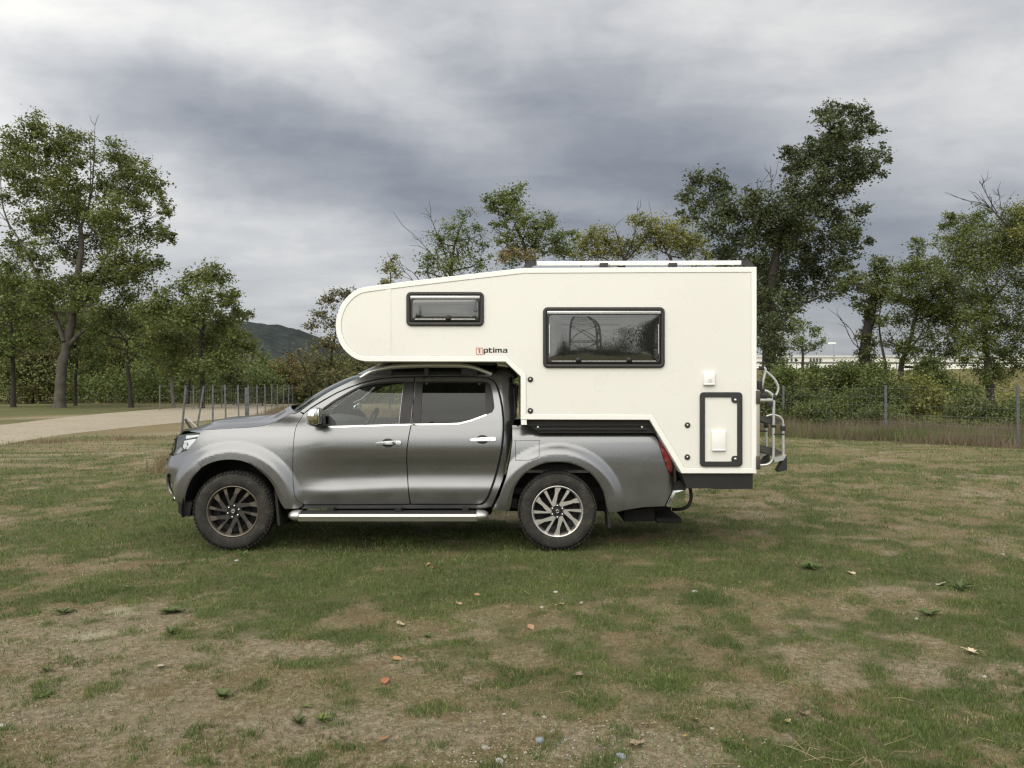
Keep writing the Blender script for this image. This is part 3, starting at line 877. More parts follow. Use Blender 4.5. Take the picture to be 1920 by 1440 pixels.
tree('tree', 'dark tree with browning leaves standing behind the rounded camper nose', 'tree', 46,
     [(618, 765, 7), (616, 720, 6), (620, 680, 5), (628, 630, 4)],
     [(620, 562, 20), (648, 552, 18), (598, 590, 17), (583, 612, 12), (630, 605, 26), (612, 648, 28), (652, 640, 26), (672, 690, 28), (628, 690, 28), (600, 680, 20), (700, 690, 24), (660, 580, 24), (640, 720, 20)],
     L_brown, M_bark, leaf_px=5, dens=0.46, seed=50, bare=[([(634, 765), (632, 720), (640, 670)], 5, 5)])
tree('tree', 'rusty orange tree in front of the hill left of the camper nose', 'tree', 66,
     [(540, 756, 4), (540, 725, 4), (541, 700, 3)], [(540, 684, 20), (520, 698, 17), (560, 696, 18), (532, 716, 20), (552, 722, 18), (512, 720, 12)], L_aut, M_bark, leaf_px=4.2, dens=0.62, seed=51)
tree('tree', 'arching bare limbed tree between the orange tree and the camper nose', 'tree', 58,
     [(582, 758, 5), (580, 725, 4), (574, 700, 3)], [(590, 700, 18), (575, 672, 14), (560, 664, 10), (600, 720, 18), (572, 726, 16)], L_brown, M_bark, leaf_px=4.4, dens=0.4, seed=52, bare=[([(574, 700), (566, 680), (552, 668), (540, 666)], 3, 5)])
tree('dead_tree', 'pale leafless dead tree in the gap below the hill', 'tree', 75,
     [(461, 750, 4), (461, 705, 3), (461, 690, 2)], [], L_brown, M_bark_dead, seed=53,
     bare=[([(461, 705), (452, 684), (444, 667)], 3, 5), ([(461, 700), (458, 680), (456, 664)], 3, 5), ([(461, 702), (466, 682), (470, 664)], 3, 5), ([(461, 705), (472, 688), (478, 672)], 2, 4), ([(461, 708), (446, 694), (438, 680)], 2, 4)])
for i, (px, lb, lm_) in enumerate([(492, 'pale green bushy shrub right of the dead tree', L_mid), (438, 'dark green shrub left of the dead tree', L_wood), (525, 'low olive shrub behind the row of fence posts', L_wood), (590, 'low brownish shrub under the arching tree', L_brown),
                                 (655, 'olive shrub behind the truck windscreen', L_wood), (700, 'brown shrub glimpsed over the truck roof', L_brown)]):
    tree('shrub', lb, 'shrub', 60 + 3 * i, [(px, 756, 3), (px, 740, 2), (px, 725, 2)], auto_clumps(px - 36, px + 36, 690, 745, 11, 13, 20, 90 + i), lm_, M_bark, 'shrubs in the gap behind the fence', leaf_px=4.2, dens=0.6, seed=60 + i, twigs=0.3, crown='foliage')

# above the camper
tree('tree', 'tiny sparse tree top peeping over the sloping camper front', 'tree', 40, [(731, 770, 5), (731, 640, 4), (732, 550, 3), (732, 510, 2)],
     [(733, 488, 14), (724, 503, 14), (740, 512, 14), (731, 532, 16), (722, 530, 10)], L_yell, M_bark, G2, leaf_px=4.4, dens=0.55, seed=70)
tree('tree', 'thin leaved tree with bare twigs above the camper roof slope', 'tree', 38, [(850, 775, 12), (850, 640, 10), (845, 540, 8), (850, 470, 5), (862, 430, 3)],
     [(870, 405, 16), (850, 428, 22), (828, 455, 24), (812, 485, 24), (880, 448, 26), (858, 480, 30), (900, 490, 22), (838, 505, 24), (890, 425, 14), (800, 510, 16), (905, 462, 14)],
     L_mid, M_bark, G2, leaf_px=4.6, dens=0.36, seed=71, grow=1.15, bare=[([(845, 530), (812, 480), (776, 440)], 3, 9), ([(845, 500), (820, 440), (808, 408)], 3, 8), ([(780, 540), (770, 520), (752, 503)], 2, 4), ([(800, 545), (778, 515), (765, 505)], 2, 4)])
tree('tree', 'tall leaning green tree above the front end of the roof rail', 'tree', 41, [(985, 775, 14), (985, 640, 12), (990, 540, 10), (985, 470, 7), (965, 420, 5)],
     [(945, 370, 22), (970, 362, 18), (925, 384, 18), (950, 400, 26), (985, 416, 22), (1006, 430, 26), (1030, 416, 18), (1000, 462, 30), (950, 446, 18), (1040, 455, 26), (958, 476, 24), (1070, 438, 14), (1068, 470, 20), (912, 375, 9), (935, 420, 14)],
     L_mid, M_bark, G2, leaf_px=5, dens=0.55, seed=72, grow=1.18, bare=[([(980, 470), (950, 440), (922, 450)], 3, 9)])
tree('tree', 'small reddish brown tree behind the front foot of the roof rail', 'tree', 36, [(965, 775, 6), (965, 640, 5), (965, 520, 4)], [(960, 470, 16), (985, 478, 16), (940, 484, 13), (1000, 490, 14)], L_aut, M_bark, G2, leaf_px=4.4, dens=0.5, seed=73)
tree('tree', 'olive tree with twisted bare boughs behind the middle of the roof rail', 'tree', 37, [(1165, 775, 12), (1165, 640, 10), (1168, 540, 8), (1170, 480, 5)],
     [(1110, 438, 20), (1140, 452, 24), (1092, 462, 20), (1170, 462, 18), (1110, 478, 22), (1150, 478, 22), (1190, 470, 16)], L_yell, M_bark, G2, leaf_px=4.6, dens=0.6, seed=74, grow=1.18,
     bare=[([(1170, 490), (1190, 440), (1196, 395)], 4, 10), ([(1172, 490), (1210, 450), (1222, 415)], 3, 8), ([(1170, 495), (1160, 450), (1150, 420)], 3, 6)])
tree('tree', 'yellow green autumn tree above the rear half of the roof rail', 'tree', 36, [(1265, 775, 12), (1265, 640, 10), (1262, 540, 8), (1258, 480, 5)],
     [(1196, 418, 16), (1222, 428, 22), (1250, 426, 24), (1280, 436, 22), (1300, 452, 20), (1230, 460, 26), (1290, 474, 26), (1322, 478, 12), (1260, 460, 26), (1205, 450, 18), (1320, 456, 10)], L_yell, M_bark, G2, leaf_px=4.6, dens=0.62, seed=75, grow=1.18,
     bare=[([(1258, 490), (1235, 445), (1205, 420)], 3, 8)])

# right side
tree('poplar_tree', 'tallest dark poplar leaning right, behind the back of the camper', 'tree', 46,
     [(1446, 800, 32), (1443, 720, 27), (1442, 640, 25), (1442, 560, 20), (1455, 480, 14), (1490, 400, 10), (1540, 330, 7), (1575, 270, 4)],
     [(1545, 208, 18), (1580, 208, 22), (1614, 220, 19), (1562, 245, 30), (1602, 255, 32), (1638, 248, 18), (1520, 282, 26), (1560, 290, 38), (1610, 300, 34), (1652, 288, 17), (1668, 300, 8), (1482, 285, 20), (1500, 312, 30), (1550, 340, 34),
      (1490, 344, 25), (1590, 350, 21), (1640, 322, 18), (1606, 330, 25), (1300, 344, 22), (1286, 366, 15), (1345, 338, 20), (1366, 350, 17), (1320, 380, 30), (1290, 410, 17), (1360, 386, 30), (1278, 400, 10), (1406, 370, 21), (1340, 428, 30),
      (1400, 410, 34), (1450, 392, 38), (1440, 440, 42), (1500, 412, 38), (1380, 458, 34), (1500, 460, 38), (1560, 400, 30), (1590, 430, 25), (1612, 398, 16), (1562, 450, 34), (1600, 470, 20), (1630, 454, 10), (1470, 500, 42), (1540, 502, 34),
      (1440, 540, 34), (1500, 552, 30), (1560, 540, 25), (1440, 600, 30), (1480, 615, 20), (1580, 500, 20), (1450, 660, 26), (1350, 480, 24), (1462, 450, 28), (1520, 380, 24), (1446, 520, 28), (1440, 625, 22), (1452, 580, 26), (1425, 570, 24), (1410, 500, 26), (1480, 570, 24)],
     L_dark, M_bark, leaf_px=5.8, dens=0.66, seed=80, depth=0.55, sub=0.22,
     bare=[([(1455, 620), (1500, 575), (1560, 552), (1590, 560)], 7, 6), ([(1535, 370), (1565, 330), (1600, 312), (1640, 290)], 5, 6), ([(1445, 370), (1446, 340), (1444, 310)], 2, 3), ([(1420, 400), (1419, 370), (1421, 335)], 2, 3)])
tree('ivy_tree', 'tree with its thick trunk wrapped in ivy, right of the leaning poplar', 'tree', 42,
     [(1622, 790, 26), (1622, 720, 24), (1622, 660, 20), (1630, 600, 17), (1640, 550, 13), (1645, 515, 7)],
     [(1622, 740, 15), (1610, 722, 13), (1634, 716, 14), (1621, 702, 16), (1610, 686, 12), (1632, 682, 13), (1622, 662, 16), (1634, 646, 12), (1622, 634, 15), (1626, 616, 15), (1637, 602, 13), (1632, 586, 16), (1640, 566, 18),
      (1640, 508, 23), (1600, 520, 20), (1664, 520, 20), (1620, 545, 25), (1580, 540, 16), (1660, 548, 23), (1610, 570, 16), (1650, 490, 14)],
     L_ivy, M_bark, G3, leaf_px=4.8, dens=0.85, seed=81, grow=1.12, depth=0.35, bare=[([(1615, 655), (1598, 640), (1580, 602), (1575, 600)], 2, 4), ([(1616, 670), (1600, 625), (1588, 610)], 2, 3)])
tree('acacia_tree', 'forked feathery acacia between the ivy trunk and the dark rightmost trunk', 'tree', 39,
     [(1688, 800, 13), (1688, 720, 11), (1692, 680, 10), (1706, 640, 8), (1716, 600, 6), (1726, 560, 4)],
     [(1720, 470, 14), (1710, 500, 18), (1740, 510, 24), (1768, 520, 28), (1700, 540, 24), (1750, 556, 30), (1790, 560, 25), (1720, 570, 20), (1690, 600, 15), (1768, 598, 25), (1800, 600, 20), (1740, 628, 18), (1790, 636, 18), (1718, 455, 8), (1680, 565, 14), (1700, 640, 14), (1700, 662, 16), (1740, 662, 16), (1775, 664, 16), (1665, 640, 12), (1660, 600, 10), (1750, 590, 18)],
     L_acacia, M_bark, G3, leaf_px=4.4, dens=0.8, seed=82, grow=1.5, bare=[([(1662, 790), (1662, 700), (1652, 640), (1648, 600), (1655, 560)], 8, 4), ([(1700, 660), (1725, 630), (1745, 590)], 5, 6), ([(1694, 690), (1680, 655), (1668, 620)], 3, 5), ([(1720, 580), (1719, 520), (1722, 460)], 3, 6)])
tree('acacia_tree', 'dark rightmost tree with a stout trunk and spreading boughs', 'tree', 34,
     [(1856, 800, 18), (1856, 735, 15), (1852, 690, 13), (1848, 640, 11), (1846, 590, 10), (1850, 540, 6)],
     [(1785, 408, 12), (1810, 422, 18), (1842, 410, 16), (1780, 450, 18), (1820, 460, 30), (1862, 450, 28), (1902, 430, 28), (1912, 400, 20), (1790, 490, 22), (1840, 510, 32), (1890, 490, 30), (1862, 560, 25), (1830, 600, 20), (1880, 610, 25), (1912, 570, 25),
      (1850, 640, 25), (1812, 640, 16), (1862, 690, 18), (1840, 706, 15), (1902, 650, 20), (1770, 425, 9), (1870, 705, 14), (1925, 470, 26), (1930, 530, 24), (1812, 672, 16), (1900, 690, 18), (1885, 664, 18), (1920, 620, 20), (1835, 560, 20)],
     L_acacia, M_bark, G3, leaf_px=4.4, dens=0.8, seed=83, grow=1.5, depth=0.6, bare=[([(1846, 600), (1815, 560), (1792, 520)], 5, 6), ([(1850, 570), (1880, 540), (1905, 510)], 5, 6), ([(1848, 640), (1880, 610), (1915, 590)], 4, 5)])
tree('tree', 'half bare tree leaning in from the right edge of the photo', 'tree', 32,
     [(1965, 800, 14), (1962, 700, 11), (1950, 560, 8), (1930, 470, 6)], [(1915, 395, 14), (1930, 440, 22), (1950, 480, 26), (1960, 420, 26), (1905, 440, 12), (1970, 540, 26), (1990, 470, 28)], L_yell, M_bark, G3, leaf_px=4.2, dens=0.6, grow=1.4, seed=84,
     bare=[([(1940, 480), (1900, 435), (1862, 395), (1830, 362)], 4, 14), ([(1880, 415), (1850, 385), (1808, 375)], 3, 9), ([(1870, 400), (1850, 365), (1838, 340)], 2, 9), ([(1900, 440), (1880, 400), (1872, 355)], 2, 8)])
tree('tree', 'slim young tree close behind the ladder rack of the camper', 'tree', 36, [(1506, 800, 7), (1506, 730, 6), (1505, 690, 5), (1505, 650, 4)],
     [(1500, 610, 16), (1524, 620, 15), (1505, 640, 18), (1486, 642, 14), (1528, 652, 12), (1490, 600, 10), (1540, 640, 10)], L_mid, M_bark, G3, leaf_px=4.2, dens=0.55, seed=85)
tree('tree', 'shady tree whose trunk stands hidden by the rear edge of the camper', 'tree', 40, [(1450, 800, 8), (1448, 720, 7), (1444, 680, 6)], [(1440, 640, 24), (1470, 650, 18), (1430, 610, 24), (1460, 600, 20), (1450, 690, 16)], L_dark, M_bark, G3, leaf_px=4.8, dens=0.55, seed=86)

# bushes behind the right fence
G4 = 'bushes behind the right hand fence'
extra = [(1470, 672, 30, 'tall thin bush with its top against the white building, by the ladder rack'), (1530, 664, 33, 'tall wispy bush screening the white building left of the ivy trunk'), (1580, 676, 34, 'wispy bush just left of the ivy trunk'), (1650, 668, 33, 'wispy bush in the gap right of the ivy trunk'), (1745, 668, 33, 'wispy bush before the white building right of the acacia'), (1800, 722, 33, 'wispy bush left of the stout rightmost trunk')]
for i, (px, y0, Yt, lb) in enumerate(extra):
    b0 = 720 + CAM_H * FPX / Yt
    tree('bush', lb, 'bush', Yt, [(px, b0, 3), (px + 3, b0 - 40, 2.5), (px - 2, 730, 2), (px, 700, 1.5)], auto_clumps(px - 38, px + 38, y0 + 8, 745, 22, 12, 20, 250 + i), [L_mid, L_bush, L_acacia][i % 3], M_bark, G4, leaf_px=4.6, dens=0.7, seed=150 + i, twigs=1.0, depth=0.9, crown='foliage', sub=0.3)
bushes = [(1470, 45, 722, 812, 30, L_bush, 'dense green bush directly behind the ladder rack'), (1540, 50, 690, 815, 31, L_acacia, 'tall dark green bush left of the fence post'), (1600, 42, 724, 800, 33, L_mid, 'green bush at the foot of the ivy trunk'),
          (1655, 46, 684, 800, 30, L_bush, 'green bush right behind the nearer-left fence post'), (1712, 54, 700, 800, 31, L_yell, 'yellowish bush in the middle of the right hand scrub'), (1770, 44, 732, 802, 32, L_mid, 'low green bush right of the yellowish one'),
          (1830, 50, 752, 812, 29, L_wood, 'low dark bush in front of the stout trunk'), (1900, 55, 745, 815, 28, L_bush, 'low green bush by the last fence post on the right'), (1990, 60, 735, 815, 27, L_bush, 'green bush past the right edge of the photo'),
          (1390, 50, 715, 815, 31, L_bush, 'green bush hidden behind the rear wall of the camper'), (1640, 40, 760, 815, 27.5, L_bush, 'low green scrub bush just behind the fence wires'), (1510, 40, 750, 825, 27.5, L_bush, 'spreading low bush at the grass edge behind the rack')]
for i, (px, wv, y0, y1, Yt, lm_, lb) in enumerate(bushes):
    b0 = 720 + CAM_H * FPX / Yt
    tree('bush', lb, 'bush', Yt, [(px, b0, 3), (px + 2, b0 - 20, 2.5), (px, (y0 + y1) / 2, 2)], auto_clumps(px - wv, px + wv, y0 + 14, y1, 16, 14, 24, 200 + i, 'box'), lm_, M_bark, G4, leaf_px=4.8, dens=0.55, grow=1.25, seed=120 + i, twigs=0.7, depth=0.9, crown='foliage', sub=0.28)

leaf_mass('scrub', 'tangled scrub filling the ground between the bushes on the right', [(9.0, 14.0, 27.5, 40, 0.6), (14.0, 22, 27, 40, 0.5), (13, 24, 25.5, 30, 0.5), (9.0, 13.5, 36, 46, 0.9)], 36000, L_bush, 0.085, 15)
leaf_mass('bank_scrub', 'dry tangled growth along the foot and slope of the embankment', [(14, 60, 52, 58, 1.3), (24, 70, 58, 64, 2.9)], 26000, L_yell, 0.24, 16)

# the same scrub goes on out of sight behind the camper, and the wood past the left edge
src = [o for o in bpy.data.objects if o.name.startswith('bush') and o.parent is None and o.get('group') == G4]
for i, (x, y) in enumerate([(7.6, 31), (5.4, 34), (3.0, 32), (0.6, 35), (-1.6, 33), (6.6, 38)]):
    b_ = src[i % len(src)]
    r_ = b_.copy(); COL.objects.link(r_); r_.location = (x, y, 0); r_.rotation_euler = (0, 0, i * 1.1)
    r_['label'] = 'green bush hidden from view behind the camper'; r_['group'] = 'bushes hidden behind the camper'
    for ch in list(b_.children):
        d = ch.copy(); COL.objects.link(d); d.parent = r_
src = [o for o in bpy.data.objects if o.name.startswith('woodland_tree') and o.parent is None]
for i, (x, y) in enumerate([(-50, 72), (-56, 80), (-62, 70), (-70, 82), (-78, 74), (-47, 90)]):
    b_ = src[i % len(src)]
    r_ = b_.copy(); COL.objects.link(r_); r_.location = (x, y, 0); r_.rotation_euler = (0, 0, 0.7 + i)
    r_['label'] = 'woodland tree standing past the left edge of the photo'; r_['group'] = 'woodland trees past the left edge'
    for ch in list(b_.children):
        d = ch.copy(); COL.objects.link(d); d.parent = r_

# dry tall grass verges
def verge(name, label, poly, n, h, mat, seed, y=None):
    r = np.random.default_rng(seed)
    # poly: list of (x0, y0, x1, y1, half depth) strips
    P = []
    for (xa, ya, xb, yb, hd, hh, share) in poly:
        k = int(n * share); u = r.random(k)
        X = xa + (xb - xa) * u + r.normal(size=k) * 0.15; Y = ya + (yb - ya) * u + r.uniform(-hd, hd, k)
        keep = r.random(k) < np.clip((fbm(X * 0.9, Y * 0.9, 3, seed) - 0.3) * 3.0, 0.15, 1)
        X, Y = X[keep], Y[keep]; k = len(X)
        L = h * hh * (0.35 + 0.9 * r.random(k)) * (0.6 + 0.8 * fbm(X * 0.7, Y * 0.7, 3, seed + 2))
        A = r.random(k) * 2 * PI; tl = 0.12 + 0.55 * r.random(k) ** 2
        W = 0.0042 + 0.0045 * r.random(k)
        B = r.random(k) * 2 * PI
        Q = np.empty((k, 3, 3), dtype=np.float32)
        Z = relief(X, Y)
        Q[:, 0] = np.stack([X - np.cos(B) * W, Y - np.sin(B) * W, Z - 0.01], 1); Q[:, 1] = np.stack([X + np.cos(B) * W, Y + np.sin(B) * W, Z - 0.01], 1)
        Q[:, 2] = np.stack([X + np.cos(A) * np.sin(tl) * L, Y + np.sin(A) * np.sin(tl) * L, Z + L * np.cos(tl)], 1)
        P.append(Q)
    Q = np.concatenate(P)
    return tag(link_mesh(name, mesh_np(name, Q.reshape(-1, 3), np.arange(3 * len(Q)).reshape(-1, 3)), mat), label, kind='stuff')
L_hay = leaf_mat('tall_dry_grass', (0.095, 0.072, 0.040), (0.165, 0.130, 0.075), (0.28, 0.23, 0.145), 0.25, 0.8, 1.25)
L_pink = leaf_mat('reddish_dry_grass', (0.075, 0.056, 0.036), (0.135, 0.105, 0.070), (0.23, 0.185, 0.125), 0.25, 0.6, 1.25)
verge('dry_weeds', 'tall dry weeds along the left fence and behind the bonnet', [(-6.3, 15.6, -7.4, 21, 1.0, 0.5, 0.10), (-7.2, 20, -13.5, 50, 1.6, 0.62, 0.45), (-5.4, 18.5, -2.5, 20, 1.6, 0.9, 0.15), (-9, 34, -3, 40, 3.5, 1.1, 0.35)], 80000, 0.62, L_hay, 31)
verge('dry_grass_verge', 'strip of reddish tall dry grass along the right fence', [(6.5, 28.2, 19, 15.0, 1.1, 0.75, 0.5), (8, 28.2, 17, 21.5, 2.2, 1.0, 0.5)], 52000, 0.52, L_pink, 32)
verge('green_weeds', 'green weeds mixed in under the bushes on the right', [(6.5, 27.5, 17, 21.5, 1.8, 0.9, 1.0)], 40000, 0.40, M_blade, 33)
verge('meadow_fringe', 'ragged dry grass along the near edge of the gravel road', [(-14.5, 21.2, -9.6, 26.5, 0.9, 0.8, 0.5), (-9.6, 26.5, -8.5, 34, 0.8, 0.9, 0.5)], 12000, 0.12, L_hay, 34)

# ---------------------------------------------------------------- fences
def post(name, x, y, h, wd, mat, parent, lean=(0, 0)):
    mb = MB(); s = wd / 2
    # angle-section steel post, 4 mm leaves of real width, with a row of notches
    rot = Matrix.Rotation(lean[0], 3, 'Y') @ Matrix.Rotation(lean[1], 3, 'X')
    for (cx, cy, ax, ay) in ((0, -s, wd, 0.012), (0, s * 0.2, 0.014, wd * 1.1)):
        c = rot @ Vector((cx, cy, h / 2 - 0.06))
        mb.box((x + c.x, y + c.y, c.z), (ax, ay, h + 0.12), rot)
    for i in range(int(h / 0.16)):
        c = rot @ Vector((0, -s - 0.012, 0.14 + i * 0.16)); mb.box((x + c.x, y + c.y, c.z), (wd * 0.35, 0.014, 0.03), rot)
    return mb.build(name, mat, parent)
M_post = simple('grey_fence_post', (0.115, 0.12, 0.12), 0.7, 0.2, var=0.25, scale=9)
M_wire = simple('fence_wire', (0.27, 0.275, 0.27), 0.6, 0.4, var=0.1)
lf = empty('wire_fence', (-6, 15, 0), 'leaning grey post and wire fence running away behind the truck bonnet', 'fence')
def lpost(px): # fence line in plan
    a, bq = -2.60, -0.2228
    Y = a / ((px - 960) / FPX - bq); return a + bq * Y, Y
LP = [345, 378, 399, 425, 449, 467, 483, 498, 510, 520, 531, 541, 549, 556, 562, 567, 571.5]
LPP = [lpost(p) for p in LP]
for i, (x, y) in enumerate(LPP):
    lean = {0: (R(5), 0), 1: (R(8), R(-3))}.get(i, (R(random.uniform(-1.5, 1.5)), R(random.uniform(-2, 2))))
    post('post', x - (0.10 if i == 0 else 0.2 if i == 1 else 0), y, 1.6, 0.028 + 0.0004 * y, M_post, lf, lean)
x, y = LPP[0]
mb = MB(); mb.tube([(x + 0.02, y, 0.98), (x + 0.42, y + 0.55, 0.0)], 0.022, 6); mb.build('brace', M_post, lf)
mb = MB(); mb.tube([(x + 0.04, y, 1.02), (x + 0.95, y + 0.2, 0.05)], 0.016, 6); mb.build('brace', simple('pale_brace', (0.5, 0.5, 0.48), 0.6, 0.3), lf)
x3, y3 = at(463, 0, 15.2).x, 15.2
post('post', x3, y3, 1.56, 0.055, M_post, lf)
mb = MB()
for a, bq in zip(LPP[:-1], LPP[1:]):
    for h in (0.25, 0.55, 0.85, 1.15, 1.5):
        mb.tube([(a[0], a[1], h), ((a[0] + bq[0]) / 2, (a[1] + bq[1]) / 2, h - 0.03), (bq[0], bq[1], h)], 0.0018 + 0.00003 * a[1], 3, cap=False)
    n = 6
    for k in range(1, n):
        q = k / n; mb.tube([(a[0] + (bq[0] - a[0]) * q, a[1] + (bq[1] - a[1]) * q, 0.12), (a[0] + (bq[0] - a[0]) * q, a[1] + (bq[1] - a[1]) * q, 1.5)], 0.0016, 3, cap=False)
o = mb.build('wire_mesh', M_wire, lf); o['kind'] = 'stuff'
ff = empty('wire_fence', (-20, 60, 0), 'faint farther row of fence posts across the road by the wood', 'fence')
pr = []
for i, px in enumerate([300, 363, 416, 445, 470, 494, 505, 515, 526, 536, 546]):
    Yf = 50 + i * 3.2; q = at(px, 0, Yf); pr.append((q.x, Yf)); post('post', q.x, Yf, 1.55, 0.07, M_post, ff)
mb = MB()
for a, bq in zip(pr[:-1], pr[1:]):
    for h in (0.3, 0.8, 1.5): mb.tube([(a[0], a[1], h), (bq[0], bq[1], h)], 0.006, 3, cap=False)
o = mb.build('wire_mesh', M_wire, ff); o['kind'] = 'stuff'
rf = empty('wire_fence', (11, 24.4, 0), 'grey post and wire fence in front of the bushes on the right', 'fence')
RP = [(5.4, 35.2), (7.2, 31.6), (9.15, 28.0), (at(1660, 0, 24.4).x, 24.4), (at(1908, 0, 21).x, 21.0), (14.6, 17.6), (16.4, 14.2)]
for x, y in RP: post('post', x, y, 1.57, 0.066, M_post, rf, (R(random.uniform(-1, 1)), 0))
mb = MB()
for a, bq in zip(RP[:-1], RP[1:]):
    for h in (0.12, 0.3, 0.5, 0.75, 1.0, 1.25, 1.5):
        mb.tube([(a[0], a[1], h), ((a[0] + bq[0]) / 2, (a[1] + bq[1]) / 2, h - 0.02), (bq[0], bq[1], h)], 0.0022, 3, cap=False)
    for k in range(1, 24):
        q = k / 24; mb.tube([(a[0] + (bq[0] - a[0]) * q, a[1] + (bq[1] - a[1]) * q, 0.05), (a[0] + (bq[0] - a[0]) * q, a[1] + (bq[1] - a[1]) * q, 1.5)], 0.0016, 3, cap=False)
o = mb.build('wire_mesh', M_wire, rf); o['kind'] = 'stuff'
# ================================================================== PICKUP TRUCK
YC = 8.925                        # truck centre plane
YN = 8.0                          # nominal depth of the near body side
paint_m, t, out = new_mat('grey_metallic_paint')
tc = t.n('ShaderNodeTexCoord').outputs['Object']
fl = t.noise(tc, 900.0, 1.0, 0.5); dirt = t.noise(tc, 3.0, 6.0, 0.65)
ge = t.n('ShaderNodeNewGeometry').outputs['Position']
zz = t.sep(ge)[2]
dust = t.m('MULTIPLY', t.maprange(zz, 0.40, 0.85, 0.40, 0.03), t.maprange(dirt, 0.35, 0.75, 0.25, 1.0))
bc = t.mix(t.maprange(fl, 0.35, 0.65, 0, 1), (0.190, 0.193, 0.198), (0.208, 0.212, 0.217))
bc = t.mix(dust, bc, (0.20, 0.18, 0.15))
p_ = principled(t, out, Base_Color=bc, Roughness=t.m('ADD', 0.26, t.m('MULTIPLY', dust, 0.4)), Metallic=t.m('SUBTRACT', 0.88, dust), Coat_Weight=0.65, Coat_Roughness=0.07)
M_paint = paint_m
M_gap = simple('dark_gap', (0.008, 0.008, 0.008), 0.8, var=0.1)
M_blackpl = simple('black_plastic', (0.022, 0.022, 0.022), 0.55, var=0.25, scale=14, bump=0.15, bscale=300)
M_blackgl = simple('gloss_black_trim', (0.012, 0.012, 0.012), 0.38, var=0.1, coat=0.0, spec=0.35)
M_under = simple('underbody_black', (0.016, 0.015, 0.014), 0.85, var=0.4, scale=7)
M_chrome = simple('chrome', (0.78, 0.78, 0.77), 0.09, 1.0, var=0.03)
M_alu = simple('brushed_aluminium', (0.62, 0.61, 0.59), 0.36, 0.9, var=0.06, scale=20)
M_rim = simple('machined_rim_face', (0.62, 0.60, 0.56), 0.40, 0.9, var=0.08, scale=25)
M_rimdark = simple('dark_rim_pocket', (0.012, 0.012, 0.012), 0.55, 0.0, var=0.2)
M_rimfront, t, out = new_mat('front_rim_face')  # front rim face, darker and duller towards the hub
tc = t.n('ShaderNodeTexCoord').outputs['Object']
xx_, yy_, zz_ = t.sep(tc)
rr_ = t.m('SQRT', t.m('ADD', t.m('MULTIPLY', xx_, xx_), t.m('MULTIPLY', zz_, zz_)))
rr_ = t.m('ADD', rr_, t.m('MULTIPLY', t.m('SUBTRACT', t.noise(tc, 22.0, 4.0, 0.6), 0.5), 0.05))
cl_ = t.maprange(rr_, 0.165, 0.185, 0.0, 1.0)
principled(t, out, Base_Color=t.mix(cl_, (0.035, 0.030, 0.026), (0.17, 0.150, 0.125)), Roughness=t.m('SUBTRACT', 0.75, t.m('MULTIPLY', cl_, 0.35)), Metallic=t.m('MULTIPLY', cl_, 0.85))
M_rubber, t, out = new_mat('dusty_tyre_rubber')
tc = t.n('ShaderNodeTexCoord').outputs['Object']
dn_ = t.m('ADD', t.m('MULTIPLY', t.noise(tc, 7.0, 5.0, 0.65), 0.6), t.m('MULTIPLY', t.noise(tc, 60.0, 3.0, 0.6), 0.4))
principled(t, out, Base_Color=t.ramp(dn_, [(0.36, (0.016, 0.016, 0.015)), (0.52, (0.034, 0.032, 0.028)), (0.68, (0.085, 0.074, 0.058))]), Roughness=0.85, Specular_IOR_Level=0.3)
M_seat = simple('seat_cloth', (0.035, 0.034, 0.034), 0.9, var=0.2)
M_dash = simple('dash_plastic', (0.05, 0.052, 0.052), 0.6, var=0.1)
M_liner = simple('pale_headliner', (0.22, 0.22, 0.21), 0.9, var=0.05)
M_glass = glass_mat('clear_window_glass', (0.78, 0.82, 0.79), 1.5)
M_glassd = glass_mat('tinted_window_glass', (0.03, 0.03, 0.032), 1.45)
M_lens = glass_mat('clear_lamp_lens', (0.86, 0.87, 0.86), 1.5)
M_red, t, out = new_mat('red_lamp_lens')
tc = t.n('ShaderNodeTexCoord').outputs['Object']
rc = t.ramp(t.noise(tc, 16.0, 2.0), [(0.4, (0.11, 0.005, 0.008)), (0.6, (0.27, 0.020, 0.022))])
principled(t, out, Base_Color=rc, Roughness=0.12, Coat_Weight=1.0)

def spl(zs, ws):
    zs = np.array(zs); ws = np.array(ws)
    d = np.gradient(ws, zs)
    def f(z):
        z = np.clip(np.asarray(z, dtype=float), zs[0], zs[-1])
        i = np.clip(np.searchsorted(zs, z) - 1, 0, len(zs) - 2)
        h = zs[i + 1] - zs[i]; s = (z - zs[i]) / h
        return (2 * s ** 3 - 3 * s ** 2 + 1) * ws[i] + (s ** 3 - 2 * s ** 2 + s) * h * d[i] + (-2 * s ** 3 + 3 * s ** 2) * ws[i + 1] + (s ** 3 - s ** 2) * h * d[i + 1]
    return f
W_door = spl([0.38, 0.46, 0.53, 0.585, 0.625, 0.66, 0.72, 0.82, 0.92, 1.00, 1.08, 1.16, 1.23, 1.30, 1.45, 1.58, 1.65, 1.70, 1.74, 1.78],
             [0.845, 0.872, 0.888, 0.894, 0.891, 0.880, 0.869, 0.873, 0.887, 0.893, 0.888, 0.874, 0.857, 0.838, 0.782, 0.724, 0.688, 0.650, 0.600, 0.50])
W_fend = spl([0.38, 0.50, 0.62, 0.74, 0.86, 0.96, 1.04, 1.10, 1.15, 1.19, 1.23, 1.30, 1.45, 1.58, 1.65, 1.70, 1.74, 1.78],
             [0.850, 0.872, 0.880, 0.882, 0.880, 0.874, 0.864, 0.850, 0.828, 0.806, 0.80, 0.80, 0.77, 0.724, 0.688, 0.650, 0.600, 0.50])
